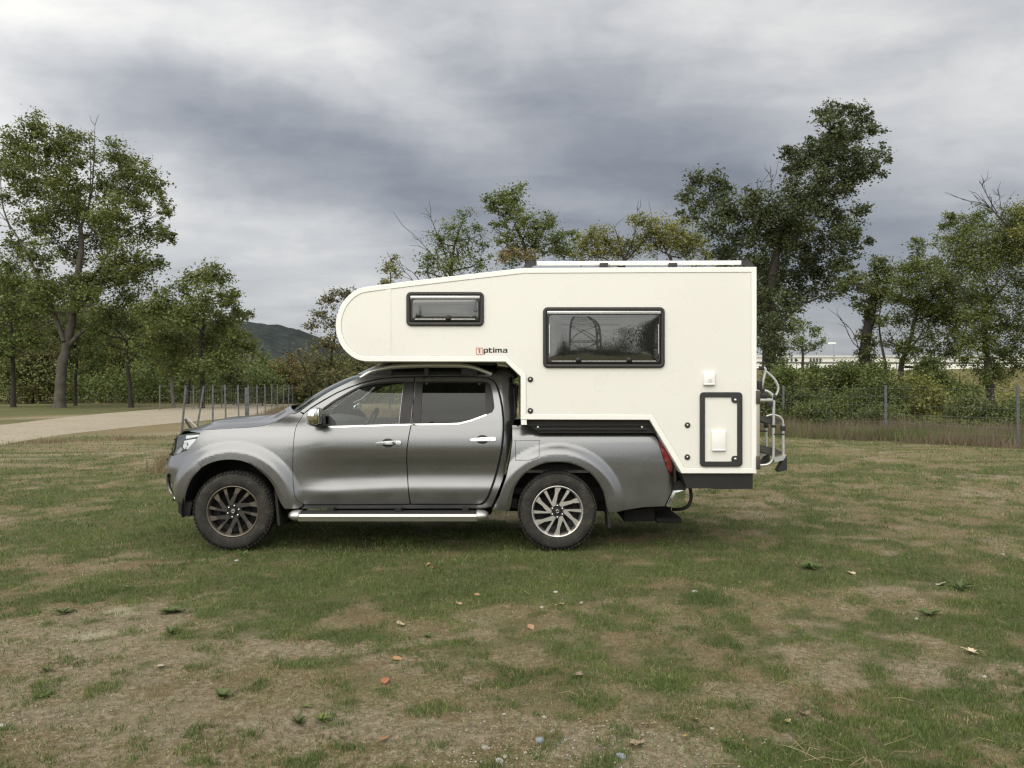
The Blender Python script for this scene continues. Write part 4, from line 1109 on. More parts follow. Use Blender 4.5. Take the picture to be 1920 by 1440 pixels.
W_bed = spl([0.35, 0.45, 0.55, 0.65, 0.80, 0.92, 1.02, 1.08, 1.12, 1.16, 1.20, 1.3], [0.845, 0.868, 0.882, 0.890, 0.893, 0.888, 0.876, 0.864, 0.852, 0.830, 0.80, 0.74])
W_bump = spl([0.36, 0.42, 0.50, 0.60, 0.72, 0.84, 0.95, 1.05, 1.12, 1.18], [0.80, 0.835, 0.862, 0.875, 0.880, 0.878, 0.870, 0.858, 0.840, 0.80])
NOSE = spl([0.36, 0.42, 0.47, 0.54, 0.63, 0.72, 0.80, 0.85, 0.93, 1.02, 1.08, 1.13, 1.18, 1.24], [0.20, 0.125, 0.075, 0.03, 0.006, 0.0, 0.006, 0.03, 0.075, 0.10, 0.125, 0.165, 0.26, 0.36])
FWC = ((437 - 960) / FPX * 8.05, 0.385); RWC = ((1045 - 960) / FPX * 8.05, 0.385)
XF0, XNOSE, PF = -2.87, -3.62, 2.3
XR0, XTAIL, PR = 1.50, 1.63, 2.6
sm = lambda a, b, x: (lambda q: q * q * (3 - 2 * q))(np.clip((np.asarray(x, dtype=float) - a) / (b - a), 0, 1))
# arc-length tables of the plan corners
def corner_table(L, W, p):
    th = np.linspace(0, PI / 2, 600) ** 1.0
    x = L * np.sin(th) ** (2 / p); y = W * np.cos(th) ** (2 / p)
    s = np.concatenate([[0], np.cumsum(np.hypot(np.diff(x), np.diff(y)))])
    return th, s
THF, SF = corner_table(XF0 - XNOSE, 0.88, PF)
THR, SR = corner_table(XTAIL - XR0, 0.88, PR)
UNOSE, UTAIL = XF0 - SF[-1], XR0 + SR[-1]

def flare(x, z, c, r_in, r_out, h):
    r = np.hypot(x - c[0], (z - c[1]) * 1.02)
    up = sm(-0.30, 0.12, z - c[1]) * 0.6 + 0.4
    return h * up * (1 - sm(r_out - 0.115, r_out, r)) - 0.018 * (1 - sm(r_in, r_in + 0.035, r))

def surf(u, z, var):
    u = np.asarray(u, dtype=float); z = np.asarray(z, dtype=float)
    if var == 'bed': W = W_bed(z)
    elif var == 'bump': W = W_bump(z)
    else:
        k = sm(-2.25, -1.72, u)
        # the lower door crease rises out of the sill towards the rear
        zd = z - 0.035 * (1 - sm(-2.1, -0.9, u)) * sm(0.45, 0.6, z) * (1 - sm(0.75, 0.95, z)) * -1
        W = W_fend(z) * (1 - k) + W_door(zd) * k
        if var == 'cab': W = W - 0.16 * sm(-0.13, 0.045, u) ** 2.2 * 1.0
    fr = u < XF0; rr = u > XR0
    thf = np.interp(XF0 - u, SF, THF); thr = np.interp(u - XR0, SR, THR)
    th = np.where(fr, thf, np.where(rr, thr, 0.0))
    L = np.where(fr, (XF0 - XNOSE) - NOSE(z), 0.0)
    x = np.where(fr, XF0 - L * np.sin(thf) ** (2 / PF), np.where(rr, XR0 + (XTAIL - XR0) * np.sin(thr) ** (2 / PR), u))
    w_ = np.where(fr, W * np.cos(thf) ** (2 / PF), np.where(rr, W * np.cos(thr) ** (2 / PR), W))
    if var in ('fend', 'bump', 'cab'):
        h = flare(x, z, FWC, 0.475, 0.70, 0.052)
        w_ = w_ + h * np.cos(th) ; x = x - h * np.sin(th) * 0.6 * fr
    if var == 'bed':
        h = flare(x, z, RWC, 0.465, 0.68, 0.048)
        w_ = w_ + h
    return x, w_

def snormal(u, z, var, e=0.002):
    x1, w1 = surf(u + e, z, var); x0, w0 = surf(u - e, z, var)
    xa, wa = surf(u, z + e, var); xb, wb = surf(u, z - e, var)
    du = np.stack([x1 - x0, -(w1 - w0), np.zeros_like(x1)], -1)
    dv = np.stack([xa - xb, -(wa - wb), np.full_like(xa, 2 * e)], -1)
    n = np.cross(du, dv)
    n /= np.maximum(np.linalg.norm(n, axis=-1, keepdims=True), 1e-9)
    return n                                         # near side: points to -Y

def px2uz(pts, var):
    """photograph pixels -> unrolled body coordinates (u, z)"""
    out = []
    us = np.linspace(UNOSE, UTAIL, 900)
    for (a, b) in pts:
        Y = YN + 0.05; u = 0
        for _ in range(5):
            z = CAM_H - (b - 720) / FPX * Y
            x, w_ = surf(us, np.full_like(us, z), var)
            pj = 960 + FPX * x / (YC - w_)
            lo = int(np.argmin(pj[:500])); hi = 500 + int(np.argmax(pj[500:]))
            u = float(np.interp(a, pj[lo:hi + 1], us[lo:hi + 1]))
            _, ww = surf(np.array([u]), np.array([z]), var)
            Y = YC - float(ww[0])
        out.append((u, z))
    return out

def inside(P, poly):
    poly = np.asarray(poly); x, y = P[:, 0], P[:, 1]
    r = np.zeros(len(P), bool); j = len(poly) - 1
    for i in range(len(poly)):
        xi, yi = poly[i]; xj, yj = poly[j]
        c = ((yi > y) != (yj > y)) & (x < (xj - xi) * (y - yi) / (yj - yi + 1e-12) + xi)
        r ^= c; j = i
    return r

def resample(poly, sp):
    out = []
    n = len(poly)
    for i in range(n):
        a = np.array(poly[i]); b = np.array(poly[(i + 1) % n]); L = np.linalg.norm(b - a)
        if L < 1e-5: continue
        k = max(1, int(round(L / sp)))
        for j in range(k): out.append(tuple(a + (b - a) * j / k))
    return out

def seg_dist(P, poly):
    d = np.full(len(P), 1e9); n = len(poly)
    for i in range(n):
        a = np.array(poly[i]); b = np.array(poly[(i + 1) % n]); ab = b - a
        tq = np.clip(((P - a) @ ab) / max(ab @ ab, 1e-12), 0, 1)
        d = np.minimum(d, np.linalg.norm(P - (a + tq[:, None] * ab), axis=1))
    return d

def panel_data(poly, holes=(), sp=0.024):
    B = resample(poly, sp); H = [resample(h, sp) for h in holes]
    Bn = np.array(B)
    gx = np.arange(Bn[:, 0].min(), Bn[:, 0].max(), sp); gz = np.arange(Bn[:, 1].min(), Bn[:, 1].max(), sp)
    G = np.stack(np.meshgrid(gx, gz), -1).reshape(-1, 2)
    G = G[inside(G, B)]
    if len(G):
        k = seg_dist(G, B) > sp * 0.55
        for h in H: k &= ~inside(G, h) & (seg_dist(G, h) > sp * 0.55)
        G = G[k]
    vs = [Vector(p) for p in B]; ed = [(i, (i + 1) % len(B)) for i in range(len(B))]
    for h in H:
        o = len(vs); vs += [Vector(p) for p in h]; ed += [(o + i, o + (i + 1) % len(h)) for i in range(len(h))]
    vs += [Vector(p) for p in G]
    V, E, Fc, *_ = delaunay_2d_cdt(vs, ed, [], 0, 1e-6)
    V = np.array([tuple(v) for v in V]); Fc = np.array([f for f in Fc if len(f) == 3])
    C = V[Fc].mean(1)
    k = inside(C, B)
    for h in H: k &= ~inside(C, h)
    Fc = Fc[k]
    # wind anticlockwise
    a, b, c = V[Fc[:, 0]], V[Fc[:, 1]], V[Fc[:, 2]]
    ar = (b[:, 0] - a[:, 0]) * (c[:, 1] - a[:, 1]) - (b[:, 1] - a[:, 1]) * (c[:, 0] - a[:, 0])
    Fc[ar < 0] = Fc[ar < 0][:, ::-1]
    Fc = Fc[np.abs(ar) > 1e-9]
    return V, Fc

def panel(name, mat, poly, var, parent, holes=(), sp=0.024, inset=0.0, rim=0.014, side=1, fn=None):
    V, Fc = panel_data(poly, holes, sp)
    u, z = V[:, 0], V[:, 1]
    x, w_ = surf(u, z, var); n = snormal(u, z, var)
    if fn is not None: w_ = w_ + fn(u, z)
    P = np.stack([x, YC - w_, z], 1) - n * inset
    # rim turned inwards
    ed = {}
    for f in Fc:
        for i in range(3):
            a, b = int(f[i]), int(f[(i + 1) % 3])
            ed[(a, b)] = ed.get((a, b), 0) + 1
    bd = [(a, b) for (a, b) in ed if (b, a) not in ed]
    VV = [P]; NN = [n]; FF = [Fc]; o = len(P)
    if rim > 0 and bd:
        A = np.array([a for a, b in bd]); Bq = np.array([b for a, b in bd])
        q = np.concatenate([P[A], P[Bq], P[Bq] - n[Bq] * rim, P[A] - n[A] * rim]).reshape(4, -1, 3)
        fnm = np.cross(q[3] - q[0], q[1] - q[0]); fnm /= np.maximum(np.linalg.norm(fnm, axis=1, keepdims=True), 1e-9)
        m_ = len(bd); ii = np.arange(m_) + o
        VV.append(q.reshape(-1, 3)); NN.append(np.tile(fnm, (4, 1)))
        FF.append(np.concatenate([np.stack([ii, ii + 2 * m_, ii + m_], 1), np.stack([ii, ii + 3 * m_, ii + 2 * m_], 1)]))
    P = np.concatenate(VV); N = np.concatenate(NN); Fc = np.concatenate(FF)
    if side < 0:
        P[:, 1] = 2 * YC - P[:, 1]; N[:, 1] *= -1; Fc = Fc[:, ::-1].copy()
    return link_mesh(name, mesh_np(name, P, Fc, True, N), mat, parent)

def both(name, mat, poly, var, parent, **kw):
    a = panel(name, mat, poly, var, parent, **kw)
    b = panel(name, mat, poly, var, parent if not isinstance(parent, tuple) else parent[1], side=-1, **kw)
    return a, b

truck = empty('pickup_truck', ((FWC[0] + RWC[0]) / 2, YC, 0), 'grey metallic double cab pickup truck parked side on with a camper on its bed', 'pickup truck')
T = truck

# ---- outlines in photograph pixels
hood_gap = catmull([(343, 809), (372, 806.5), (400, 805.5), (440, 803.5), (485, 800), (510, 793.5), (530, 784), (545, 777)], 5)
front_gap = catmull([(569, 778), (560, 792), (554, 807), (550.5, 838), (549.5, 868), (550, 899), (552, 922), (557, 937), (570, 946)], 5)
f_arch = catmull([(346, 957), (346.5, 942), (348.5, 925), (357, 902), (366, 889), (379, 876), (393, 868.5), (407, 864), (420, 862), (432, 861.5), (446, 862.5), (460, 866), (474, 873), (486, 882), (499, 893), (508, 904), (515.5, 916), (521, 930), (526, 942), (534, 954)], 3)
ia = min(range(len(f_arch)), key=lambda i: abs(f_arch[i][0] - 379))
seam = [(350, 845), (358, 853), (368, 863)]
lamp_px = [(338, 815.5), (350, 813.5), (376, 811.5), (370, 821), (360, 833), (348, 844.5), (341, 847), (334, 850), (326, 853), (322, 850), (323, 843), (327, 830), (331, 822)]

fender_px = hood_gap[2:] + [(555, 775.5), (562, 772.5), (568, 777.2)] + [(x - 1.1, y) for x, y in front_gap[1:-1]] + [(568, 948), (560, 953)] + f_arch[ia:][::-1] + seam[::-1] + [(360, 833), (370, 821), (376, 811.8)]
fender_uz = px2uz(fender_px, 'fend')
both('front_fender', M_paint, fender_uz, 'fend', T, sp=0.017)

# bumper: runs round to the middle of the nose
bump_side = px2uz([(378, 876)] + seam[::-1] + [(341, 848), (334, 851), (326, 854.5)], 'bump')
zt = bump_side[-1][1]
bump_uz = bump_side + [(u_, zt - 0.004) for u_ in np.linspace(bump_side[-1][0] - 0.05, UNOSE + 0.001, 12)]
bump_uz += [(UNOSE + 0.001, z_) for z_ in np.linspace(zt - 0.03, 0.425, 10)]
lowb = px2uz([(346, 957.5)], 'bump')[0]
bump_uz += [(u_, 0.425) for u_ in np.linspace(UNOSE + 0.05, lowb[0] - 0.02, 14)] + px2uz(f_arch[:ia], 'bump')
# fog lamp recess as a hole with chrome inside
fog_c = px2uz([(318, 908)], 'bump')[0]
fog = [(fog_c[0] + dx_ , fog_c[1] + dz_) for dx_, dz_ in [(0.085, -0.085), (0.045, -0.105), (-0.06, -0.10), (-0.10, -0.03), (-0.09, 0.07), (-0.02, 0.105), (0.05, 0.10), (0.07, 0.04)]]
fog_l = catmull(fog, 3, True)
ba, bb = both('front_bumper', M_paint, bump_uz, 'bump', T, holes=[fog_l])
for s_, par in ((1, ba), (-1, bb)):
    panel('fog_lamp_recess', M_blackpl, fog_l, 'bump', par, inset=0.035, rim=0, side=s_)
    chrome = [(fog_c[0] + dx_, fog_c[1] + dz_) for dx_, dz_ in [(0.070, -0.068), (0.030, -0.090), (0.012, -0.030), (0.018, 0.060), (0.038, 0.072), (0.048, 0.01)]]
    panel('fog_lamp_trim', M_chrome, catmull(chrome, 3, True), 'bump', par, inset=0.008, rim=0.02, side=s_)
    c2 = [(fog_c[0] + dx_, fog_c[1] + dz_) for dx_, dz_ in [(0.088, -0.135), (0.02, -0.145), (-0.03, -0.125), (0.02, -0.122), (0.08, -0.116)]]
    panel('fog_lamp_trim', M_chrome, c2, 'bump', par, inset=-0.003, rim=0.01, side=s_)
# lower air dam
mb = MB()
mb.prism([(at(346, 0, 8.3).x, 0.46), (at(346, 0, 8.3).x, 0.36), (at(352, 0, 8.3).x, 0.325), (at(366, 0, 8.3).x, 0.315), (at(372, 0, 8.3).x, 0.46)], YC - 0.78, YC + 0.78)
mb.build('air_dam', M_under, T)

# headlamps: dark bowl, chrome reflectors and clear cover
M_refl = simple('lamp_reflector', (0.80, 0.81, 0.80), 0.30, 0.35, var=0.1, scale=40)
lamp_uz = px2uz(lamp_px, 'bump')
for s_ in (1, -1):
    hb = panel('headlight', M_blackgl, lamp_uz, 'bump', T, inset=0.030, rim=0, side=s_, sp=0.018)
    if s_ > 0: hb['label'] = 'headlight with chrome reflectors'
    for pl_, nm, mt in (([(346, 815), (374, 813), (369, 817), (352, 821), (346, 822)], 'reflector', M_refl), ([(342, 826), (352, 824), (364, 822), (366, 824), (357, 834), (350, 842), (346, 842), (351, 832), (348, 829), (342, 831)], 'light_bar', M_refl),
                       ([(341, 832), (347, 830), (347, 838), (343, 842), (340, 838)], 'reflector', M_refl), ([(328, 846), (336, 838), (339, 843), (335, 848), (328, 851)], 'reflector', M_alu)):
        panel(nm, mt, px2uz(pl_, 'bump'), 'bump', hb, inset=0.017, rim=0.012, side=s_)
    panel('lens', M_lens, lamp_uz, 'bump', hb, inset=0.002, rim=0.03, side=s_, sp=0.018)

# grille and emblem on the nose
zg0, zg1 = 0.80, 1.085
GW = 0.46
def nose_x(y, z):
    """x of the nose surface at half width y"""
    Wz = float(W_bump(z)); c = min(abs(y) / Wz, 0.999)
    return XF0 - ((XF0 - XNOSE) - float(NOSE(z))) * (1 - c ** PF) ** (1 / PF)
def nose_patch(name, mat, pts, off, parent, thick=0.02):
    """polygon of (y, z) laid on the nose surface"""
    P = resample(pts, 0.04)
    V, Fc = panel_data(P, (), 0.04)
    Q = np.array([(nose_x(y, z) - off, YC + y, z) for y, z in V])
    n0 = len(Q)
    V2 = np.concatenate([Q, Q + np.array([thick, 0, 0])])
    fr = [list(map(int, f)) for f in Fc] + [[int(i) + n0 for i in f][::-1] for f in Fc]
    m_ = MB(); m_.add(V2, fr)
    nb = len(P)
    m_.add(V2, [[i, (i + 1) % nb, n0 + (i + 1) % nb, n0 + i] for i in range(nb)])
    return m_.build(name, mat, parent)
gr = nose_patch('grille', M_blackpl, [(-GW, zg1), (-GW + 0.06, zg0), (GW - 0.06, zg0), (GW, zg1)], 0.004, T)
for i in range(5):
    z_ = zg0 + 0.035 + i * 0.052; y_ = GW - 0.04 - (4 - i) * 0.010
    nose_patch('grille_slat', M_blackgl, [(-y_, z_), (-y_, z_ + 0.018), (y_, z_ + 0.018), (y_, z_)], 0.016, gr)
nose_patch('grille_trim', M_chrome, [(-0.27, zg1 - 0.01), (-0.15, zg0 + 0.03), (0.15, zg0 + 0.03), (0.27, zg1 - 0.01), (0.22, zg1 - 0.01), (0.115, zg0 + 0.075), (-0.115, zg0 + 0.075), (-0.22, zg1 - 0.01)], 0.026, gr)
nose_patch('number_plate', simple('number_plate_white', (0.7, 0.7, 0.68), 0.4), [(-0.26, 0.60), (-0.26, 0.71), (0.26, 0.71), (0.26, 0.60)], 0.012, T)

# bonnet: lofted between the two gap lines
hood_e = px2uz(hood_gap + [(556, 774.5)], 'fend')
he = []
for (u_, z_) in hood_e:
    x_, w_ = surf(np.array([u_]), np.array([z_]), 'fend'); he.append((float(x_[0]), float(w_[0]), z_))
he = np.array(he)
ss = np.linspace(0, 1, 46)
lx_ = np.interp(ss, np.linspace(0, 1, len(he)), he[:, 0]); lw_ = np.interp(ss, np.linspace(0, 1, len(he)), he[:, 1]); lz_ = np.interp(ss, np.linspace(0, 1, len(he)), he[:, 2])
vv = np.sin(np.linspace(-PI / 2, PI / 2, 61))
_zf = float(lz_[0]); _wf = float(W_fend(_zf)); _lf = (XF0 - XNOSE) - float(NOSE(_zf))
def hood_front(y): return XF0 - _lf * (1 - min(abs(y) / _wf, 1) ** PF) ** (1 / PF)
V = np.zeros((len(ss), len(vv), 3))
for i, s_ in enumerate(ss):
    for j, v_ in enumerate(vv):
        av = abs(v_)
        xx = lx_[i] + (hood_front(av * (lw_[0] - 0.005)) - hood_front(lw_[0] - 0.005)) * (1 - s_) ** 2 - 0.20 * s_ ** 2 * (1 - av ** 2.4)
        cr = 0.004 + 0.088 * sm(0, 0.30, s_) - 0.030 * sm(0.55, 1.0, s_)
        zz_ = lz_[i] + cr * (1 - av ** 2.6) + 0.010 * np.exp(-((av - 0.62) / 0.07) ** 2) * sm(0.05, 0.3, s_) 
        V[i, j] = (xx, YC + v_ * (lw_[i] - 0.005), zz_ + 0.003)
I = np.arange(len(ss) * len(vv)).reshape(len(ss), len(vv))
F = np.stack([I[:-1, :-1].ravel(), I[1:, :-1].ravel(), I[1:, 1:].ravel(), I[:-1, 1:].ravel()], 1)
link_mesh('bonnet', mesh_np('bonnet', V.reshape(-1, 3), F, True), M_paint, T)
# panel between bonnet front edge and grille
mb = MB()
top = [V[0, j] for j in range(0, len(vv), 3)]
mb.add([(p[0] + 0.004, p[1], p[2] - 0.004) for p in top] + [(nose_x((p[1] - YC) * 0.98, 1.075) + 0.002, p[1], 1.075) for p in top], [[i, i + 1, len(top) + i + 1, len(top) + i] for i in range(len(top) - 1)], True)
mb.build('nose_panel', M_paint, T)

# ---- doors
fd_top = catmull([(569.5, 776.5), (583.5, 766.2), (607, 752), (631.6, 738), (655, 728), (677.5, 719.8), (709.6, 711.8), (737, 709), (776, 708)], 4)
b_gap = [(777, 708), (777, 714), (774.5, 755), (773.7, 770), (770.8, 797.5), (766.2, 820), (763, 843), (762.4, 866), (764.6, 900.6), (766.2, 923.5), (769, 944)]
fdoor_px = fd_top + [(x - 0.9, y) for x, y in b_gap] + [(760, 944.8), (640, 945.4), (571, 945.6)] + front_gap[::-1][1:-1]
fwin_px = catmull([(603, 797), (601.5, 785), (601, 771)], 3) + catmull([(603, 767.5), (616, 758.5), (632, 748), (649, 738), (666, 729), (689, 721), (723.3, 717), (756, 716)], 4) + [(752, 755), (747.6, 794.5), (690, 796.3), (629, 798.2), (610, 798.2)]
rdoor_px = [(778.4, 708), (815, 707.4), (850, 707.3), (883.7, 707.6), (903, 708.2), (914, 710), (923, 714), (928, 720), (931.8, 729), (936, 745), (939.5, 762), (942, 786), (942.2, 802), (941.5, 816), (938.7, 843), (934, 866), (929.5, 884.6), (924, 902), (918, 919), (913, 931), (908, 938.5), (902, 943), (895, 944.6), (830, 944.6), (770.8, 944.4)] + [(x + 0.9, y) for x, y in b_gap[::-1][1:-1]]
rwin_px = [(792, 716.6), (850, 716.4), (908, 716.6)] + catmull([(914, 718), (919, 723), (922, 737), (924.5, 757), (925, 764), (921.5, 772), (912, 776)], 3) + [(898, 781.5), (883.7, 786.5), (872, 790), (860.8, 792.4), (838, 793.7), (788.6, 794.2), (789.5, 770)]
doors = []
for nm, dp, wp in (('front_door', fdoor_px, fwin_px), ('rear_door', rdoor_px, rwin_px)):
    duz = px2uz(dp, 'cab'); wuz = px2uz(wp, 'cab')
    # black pillar trim becomes its own piece so the painted door is cut back there
    a, b = both(nm, M_paint, duz, 'cab', T, holes=[wuz], sp=0.018)
    doors.append((a, b, duz, wuz))
(fa, fb, fduz, fwuz), (ra_, rb_, rduz, rwuz) = doors
def both_on(name, mat, px, var, pa, pb, **kw):
    uz = px2uz(px, var)
    a = panel(name, mat, uz, var, pa, side=1, **kw); b = panel(name, mat, uz, var, pb, side=-1, **kw)
    return a, b
# pillar trims, belt mouldings, glass, handles
both_on('pillar_trim', M_blackgl, [(757.5, 716.2), (776, 715.2), (773.5, 755), (769.8, 794.6), (748.6, 795)], 'cab', fa, fb, inset=-0.003, rim=0.01)
both_on('pillar_trim', M_blackgl, [(779.2, 715.4), (793, 715.8), (790, 760), (788.8, 793.8), (772.6, 794.4), (775, 760)], 'cab', ra_, rb_, inset=-0.003, rim=0.01)
seal = catmull([(602, 798), (600, 784), (600.5, 770), (616, 757.5), (632, 747), (666, 727.8), (689, 719.8), (723.3, 715.8), (757, 714.9)], 4)
both_on('window_seal', M_blackgl, seal + [(x + 0.8, y + 2.9) for x, y in seal[::-1]], 'cab', fa, fb, inset=-0.001, rim=0.012)
seal2 = [(792, 715.4), (850, 715.2), (909, 715.4), (915, 717), (920.5, 722.5), (924, 737), (926.5, 757), (927, 765), (923, 773), (912.5, 777.2)]
both_on('window_seal', M_blackgl, seal2 + [(911.5, 774.5), (920.5, 771), (923.6, 764), (923, 757), (920.5, 737), (917.5, 724), (913, 719.3), (908, 718), (850, 717.8), (792, 718)], 'cab', ra_, rb_, inset=-0.001, rim=0.012)
both_on('belt_moulding', M_chrome, [(604, 799.2), (640, 799.0), (690, 797.6), (747, 795.6), (769.8, 795.0), (769.6, 797.4), (747, 798.1), (690, 800.1), (640, 801.6), (622, 802.4)], 'cab', fa, fb, inset=-0.006, rim=0.012, sp=0.03)
both_on('belt_moulding', M_chrome, [(772.0, 795.0), (838, 794.3), (861, 793), (884, 787.2), (912, 776.6), (912.5, 779.4), (884, 790.2), (861, 795.8), (838, 797), (771.6, 797.4)], 'cab', ra_, rb_, inset=-0.006, rim=0.012, sp=0.03)
a, b = both_on('window_glass', M_glass, fwin_px, 'cab', fa, fb, inset=0.012, rim=0)
a, b = both_on('window_glass', M_glassd, rwin_px, 'cab', ra_, rb_, inset=0.012, rim=0)
both_on('quarter_divider', M_blackgl, [(910, 717), (913.2, 717), (913.2, 776), (910, 777)], 'cab', ra_, rb_, inset=0.006, rim=0.008)
both_on('quarter_panel', M_blackgl, [(913.2, 718.5), (918, 722), (921.5, 737), (924, 757), (924, 764), (921, 771), (913.2, 775)], 'cab', ra_, rb_, inset=0.007, rim=0.006)
for (pa, pb, cx, cy, lock) in ((fa, fb, 728.5, 830.5, True), (ra_, rb_, 905.5, 824, False)):
    bowl = [(cx + 12 * math.cos(q) - 1, cy + 8.4 * math.sin(q)) for q in np.linspace(0, 2 * PI, 21)[:-1]]
    both_on('handle_bowl', M_blackpl, bowl, 'cab', pa, pb, inset=-0.0015, rim=0.004)
    hp = [(cx - 24, cy + 1.5), (cx - 22, cy - 1), (cx - 10, cy - 2.5), (cx + 6, cy - 3.6), (cx + 20, cy - 4.0), (cx + 23.5, cy - 2.8), (cx + 24, cy + 1.2), (cx + 21, cy + 3.0), (cx + 6, cy + 3.0), (cx - 10, cy + 3.2), (cx - 20, cy + 3.3)]
    ha, hb_ = both_on('door_handle', M_chrome, catmull(hp, 3, True), 'cab', pa, pb, inset=-0.030, rim=0.022, fn=lambda u, z: 0 * u)
    both_on('handle_gap', M_gap, [(cx + 12.5, cy - 4), (cx + 13.3, cy - 4), (cx + 13.3, cy + 3), (cx + 12.5, cy + 3)], 'cab', ha, hb_, inset=-0.0315, rim=0.002)
    if lock:
        both_on('lock_button', M_blackgl, [(cx + 8, cy - 1.6), (cx + 11, cy - 2.6), (cx + 11, cy + 0.4), (cx + 8, cy - 0.4)], 'cab', ha, hb_, inset=-0.0315, rim=0.002)
        both_on('key_cover', M_alu, [(cx + 15, cy - 2.2), (cx + 18, cy - 2.2), (cx + 18, cy + 1.0), (cx + 15, cy + 1.0)], 'cab', ha, hb_, inset=-0.0312, rim=0.002)

# cab side: A pillar, roof edge, C pillar and rear corner
roof_edge = catmull([(563, 771.5), (590, 752.5), (618, 734.5), (648, 719.5), (676, 707.5), (700, 702), (740, 698), (800, 696.5), (880, 697.2), (925, 700.5), (952, 704.5), (962, 709)], 4)
cab_rear = [(963.5, 720), (965.5, 745), (966.5, 772), (963.5, 792), (959, 826), (951.5, 862), (943, 897), (929, 933), (921, 950)]
cabside_px = roof_edge + cab_rear + [(905, 953), (700, 953.5), (566, 954), (571, 948.2), (640, 948), (769, 947.4), (897, 947.3)] + [(x + 1.9, y + 1.4) for x, y in [(903, 945.6), (909.5, 940.5), (915, 932), (920, 919.5), (926, 902.4), (931.5, 885), (936, 866.4), (940.7, 843.3), (943.5, 816.2), (944.2, 802), (944, 786), (941.5, 761), (938, 743.5), (933.8, 727), (929.5, 717.6), (923.8, 711.4), (914.5, 707), (903, 705)]] + [(883.7, 705.2), (850, 704.9), (815, 705), (777, 705.6), (737, 706.6), (709.6, 709.4), (677, 717.2), (654, 725.6), (631, 735.6), (606, 749.4), (583, 763.6), (570, 774)]
cabside_uz = px2uz(cabside_px, 'cab')
both('cab_side', M_paint, cabside_uz, 'cab', T)
# dark shell behind the shut lines
shell_px = roof_edge[2:] + cab_rear[:-1] + [(921, 948), (700, 950), (560, 950), (549, 930), (544, 890), (546, 830), (560, 775)]
both('inner_shell', M_gap, px2uz(shell_px, 'cab'), 'cab', T, holes=[poly_offset(fwuz, -0.012), poly_offset(rwuz, -0.012)], inset=0.020, rim=0, sp=0.04)

# roof, windscreen, rear wall
def edge3(px, var='cab'):
    o = []
    for (u_, z_) in px2uz(px, var):
        x_, w_ = surf(np.array([u_]), np.array([z_]), var); o.append((float(x_[0]), float(w_[0]), z_))
    return np.array(o)
re_ = edge3(roof_edge)
k0 = int(np.argmin(np.abs(np.array(roof_edge)[:, 0] - 686)))
rt = re_[k0:]
rows = []
for i, (x_, w_, z_) in enumerate(rt):
    f = i / (len(rt) - 1)
    row = []
    for v_ in np.linspace(-1, 1, 41):
        dz = 0.085 * (1 - abs(v_) ** 2.2) * (sm(-0.05, 0.22, f)) * (1 - 0.5 * sm(0.8, 1, f)) + 0.010 * (1 - abs(v_) ** 4)
        dx = -0.20 * (1 - v_ * v_) * (1 - f) + 0.06 * (1 - v_ * v_) * f
        row.append((x_ + dx, YC + v_ * w_, z_ + dz + 0.002))
    rows.append(row)
V = np.array(rows); I = np.arange(V.shape[0] * V.shape[1]).reshape(V.shape[:2])
F = np.stack([I[:-1, :-1].ravel(), I[1:, :-1].ravel(), I[1:, 1:].ravel(), I[:-1, 1:].ravel()], 1)
link_mesh('roof', mesh_np('roof', V.reshape(-1, 3), F, True), M_paint, T)
link_mesh('headliner', mesh_np('headliner', V.reshape(-1, 3) - np.array([0, 0, 0.03]), F[:, ::-1].copy(), True), M_liner, T)
ap = re_[:k0 + 1]
rows = []
for i, (x_, w_, z_) in enumerate(ap):
    f = i / (len(ap) - 1); row = []
    for v_ in np.linspace(-1, 1, 31):
        row.append((x_ - (0.22 - 0.02 * f) * (1 - abs(v_) ** 2.2) , YC + v_ * (w_ - 0.004), z_ + 0.012 * (1 - v_ * v_)))
    rows.append(row)
V = np.array(rows); I = np.arange(V.shape[0] * V.shape[1]).reshape(V.shape[:2])
F = np.stack([I[:-1, :-1].ravel(), I[1:, :-1].ravel(), I[1:, 1:].ravel(), I[:-1, 1:].ravel()], 1)
link_mesh('windscreen', mesh_np('windscreen', V.reshape(-1, 3), F, True), glass_mat('windscreen_glass', (0.72, 0.77, 0.73), 1.22), T)
mb = MB()
for i, o in ((0, 0.02),):
    r0 = V[0]; mb.add([(p[0] - 0.06, p[1], p[2] - 0.018) for p in r0] + [(p[0] + 0.03, p[1], p[2] + 0.002) for p in r0], [[j, j + 1, len(r0) + j + 1, len(r0) + j] for j in range(len(r0) - 1)])
mb.build('cowl', M_blackpl, T)
# rear wall of the cab with its window
xr_t, xr_b = 0.015, -0.03
mb = MB()
wt = [(0.0, 1.70, 0.60), (0.02, 1.5, 0.70), (0.03, 1.25, 0.76), (0.0, 1.0, 0.80), (-0.12, 0.46, 0.80)]
for a, b in zip(wt[:-1], wt[1:]):
    mb.add([(a[0], YC - a[2], a[1]), (a[0], YC + a[2], a[1]), (b[0], YC + b[2], b[1]), (b[0], YC - b[2], b[1])], [[0, 1, 2, 3]])
mb.build('cab_rear_wall', M_paint, T)
mb = MB(); mb.box((0.042, YC, 1.46), (0.012, 1.16, 0.34), bevel=0.004); mb.build('rear_window', M_blackgl, T)
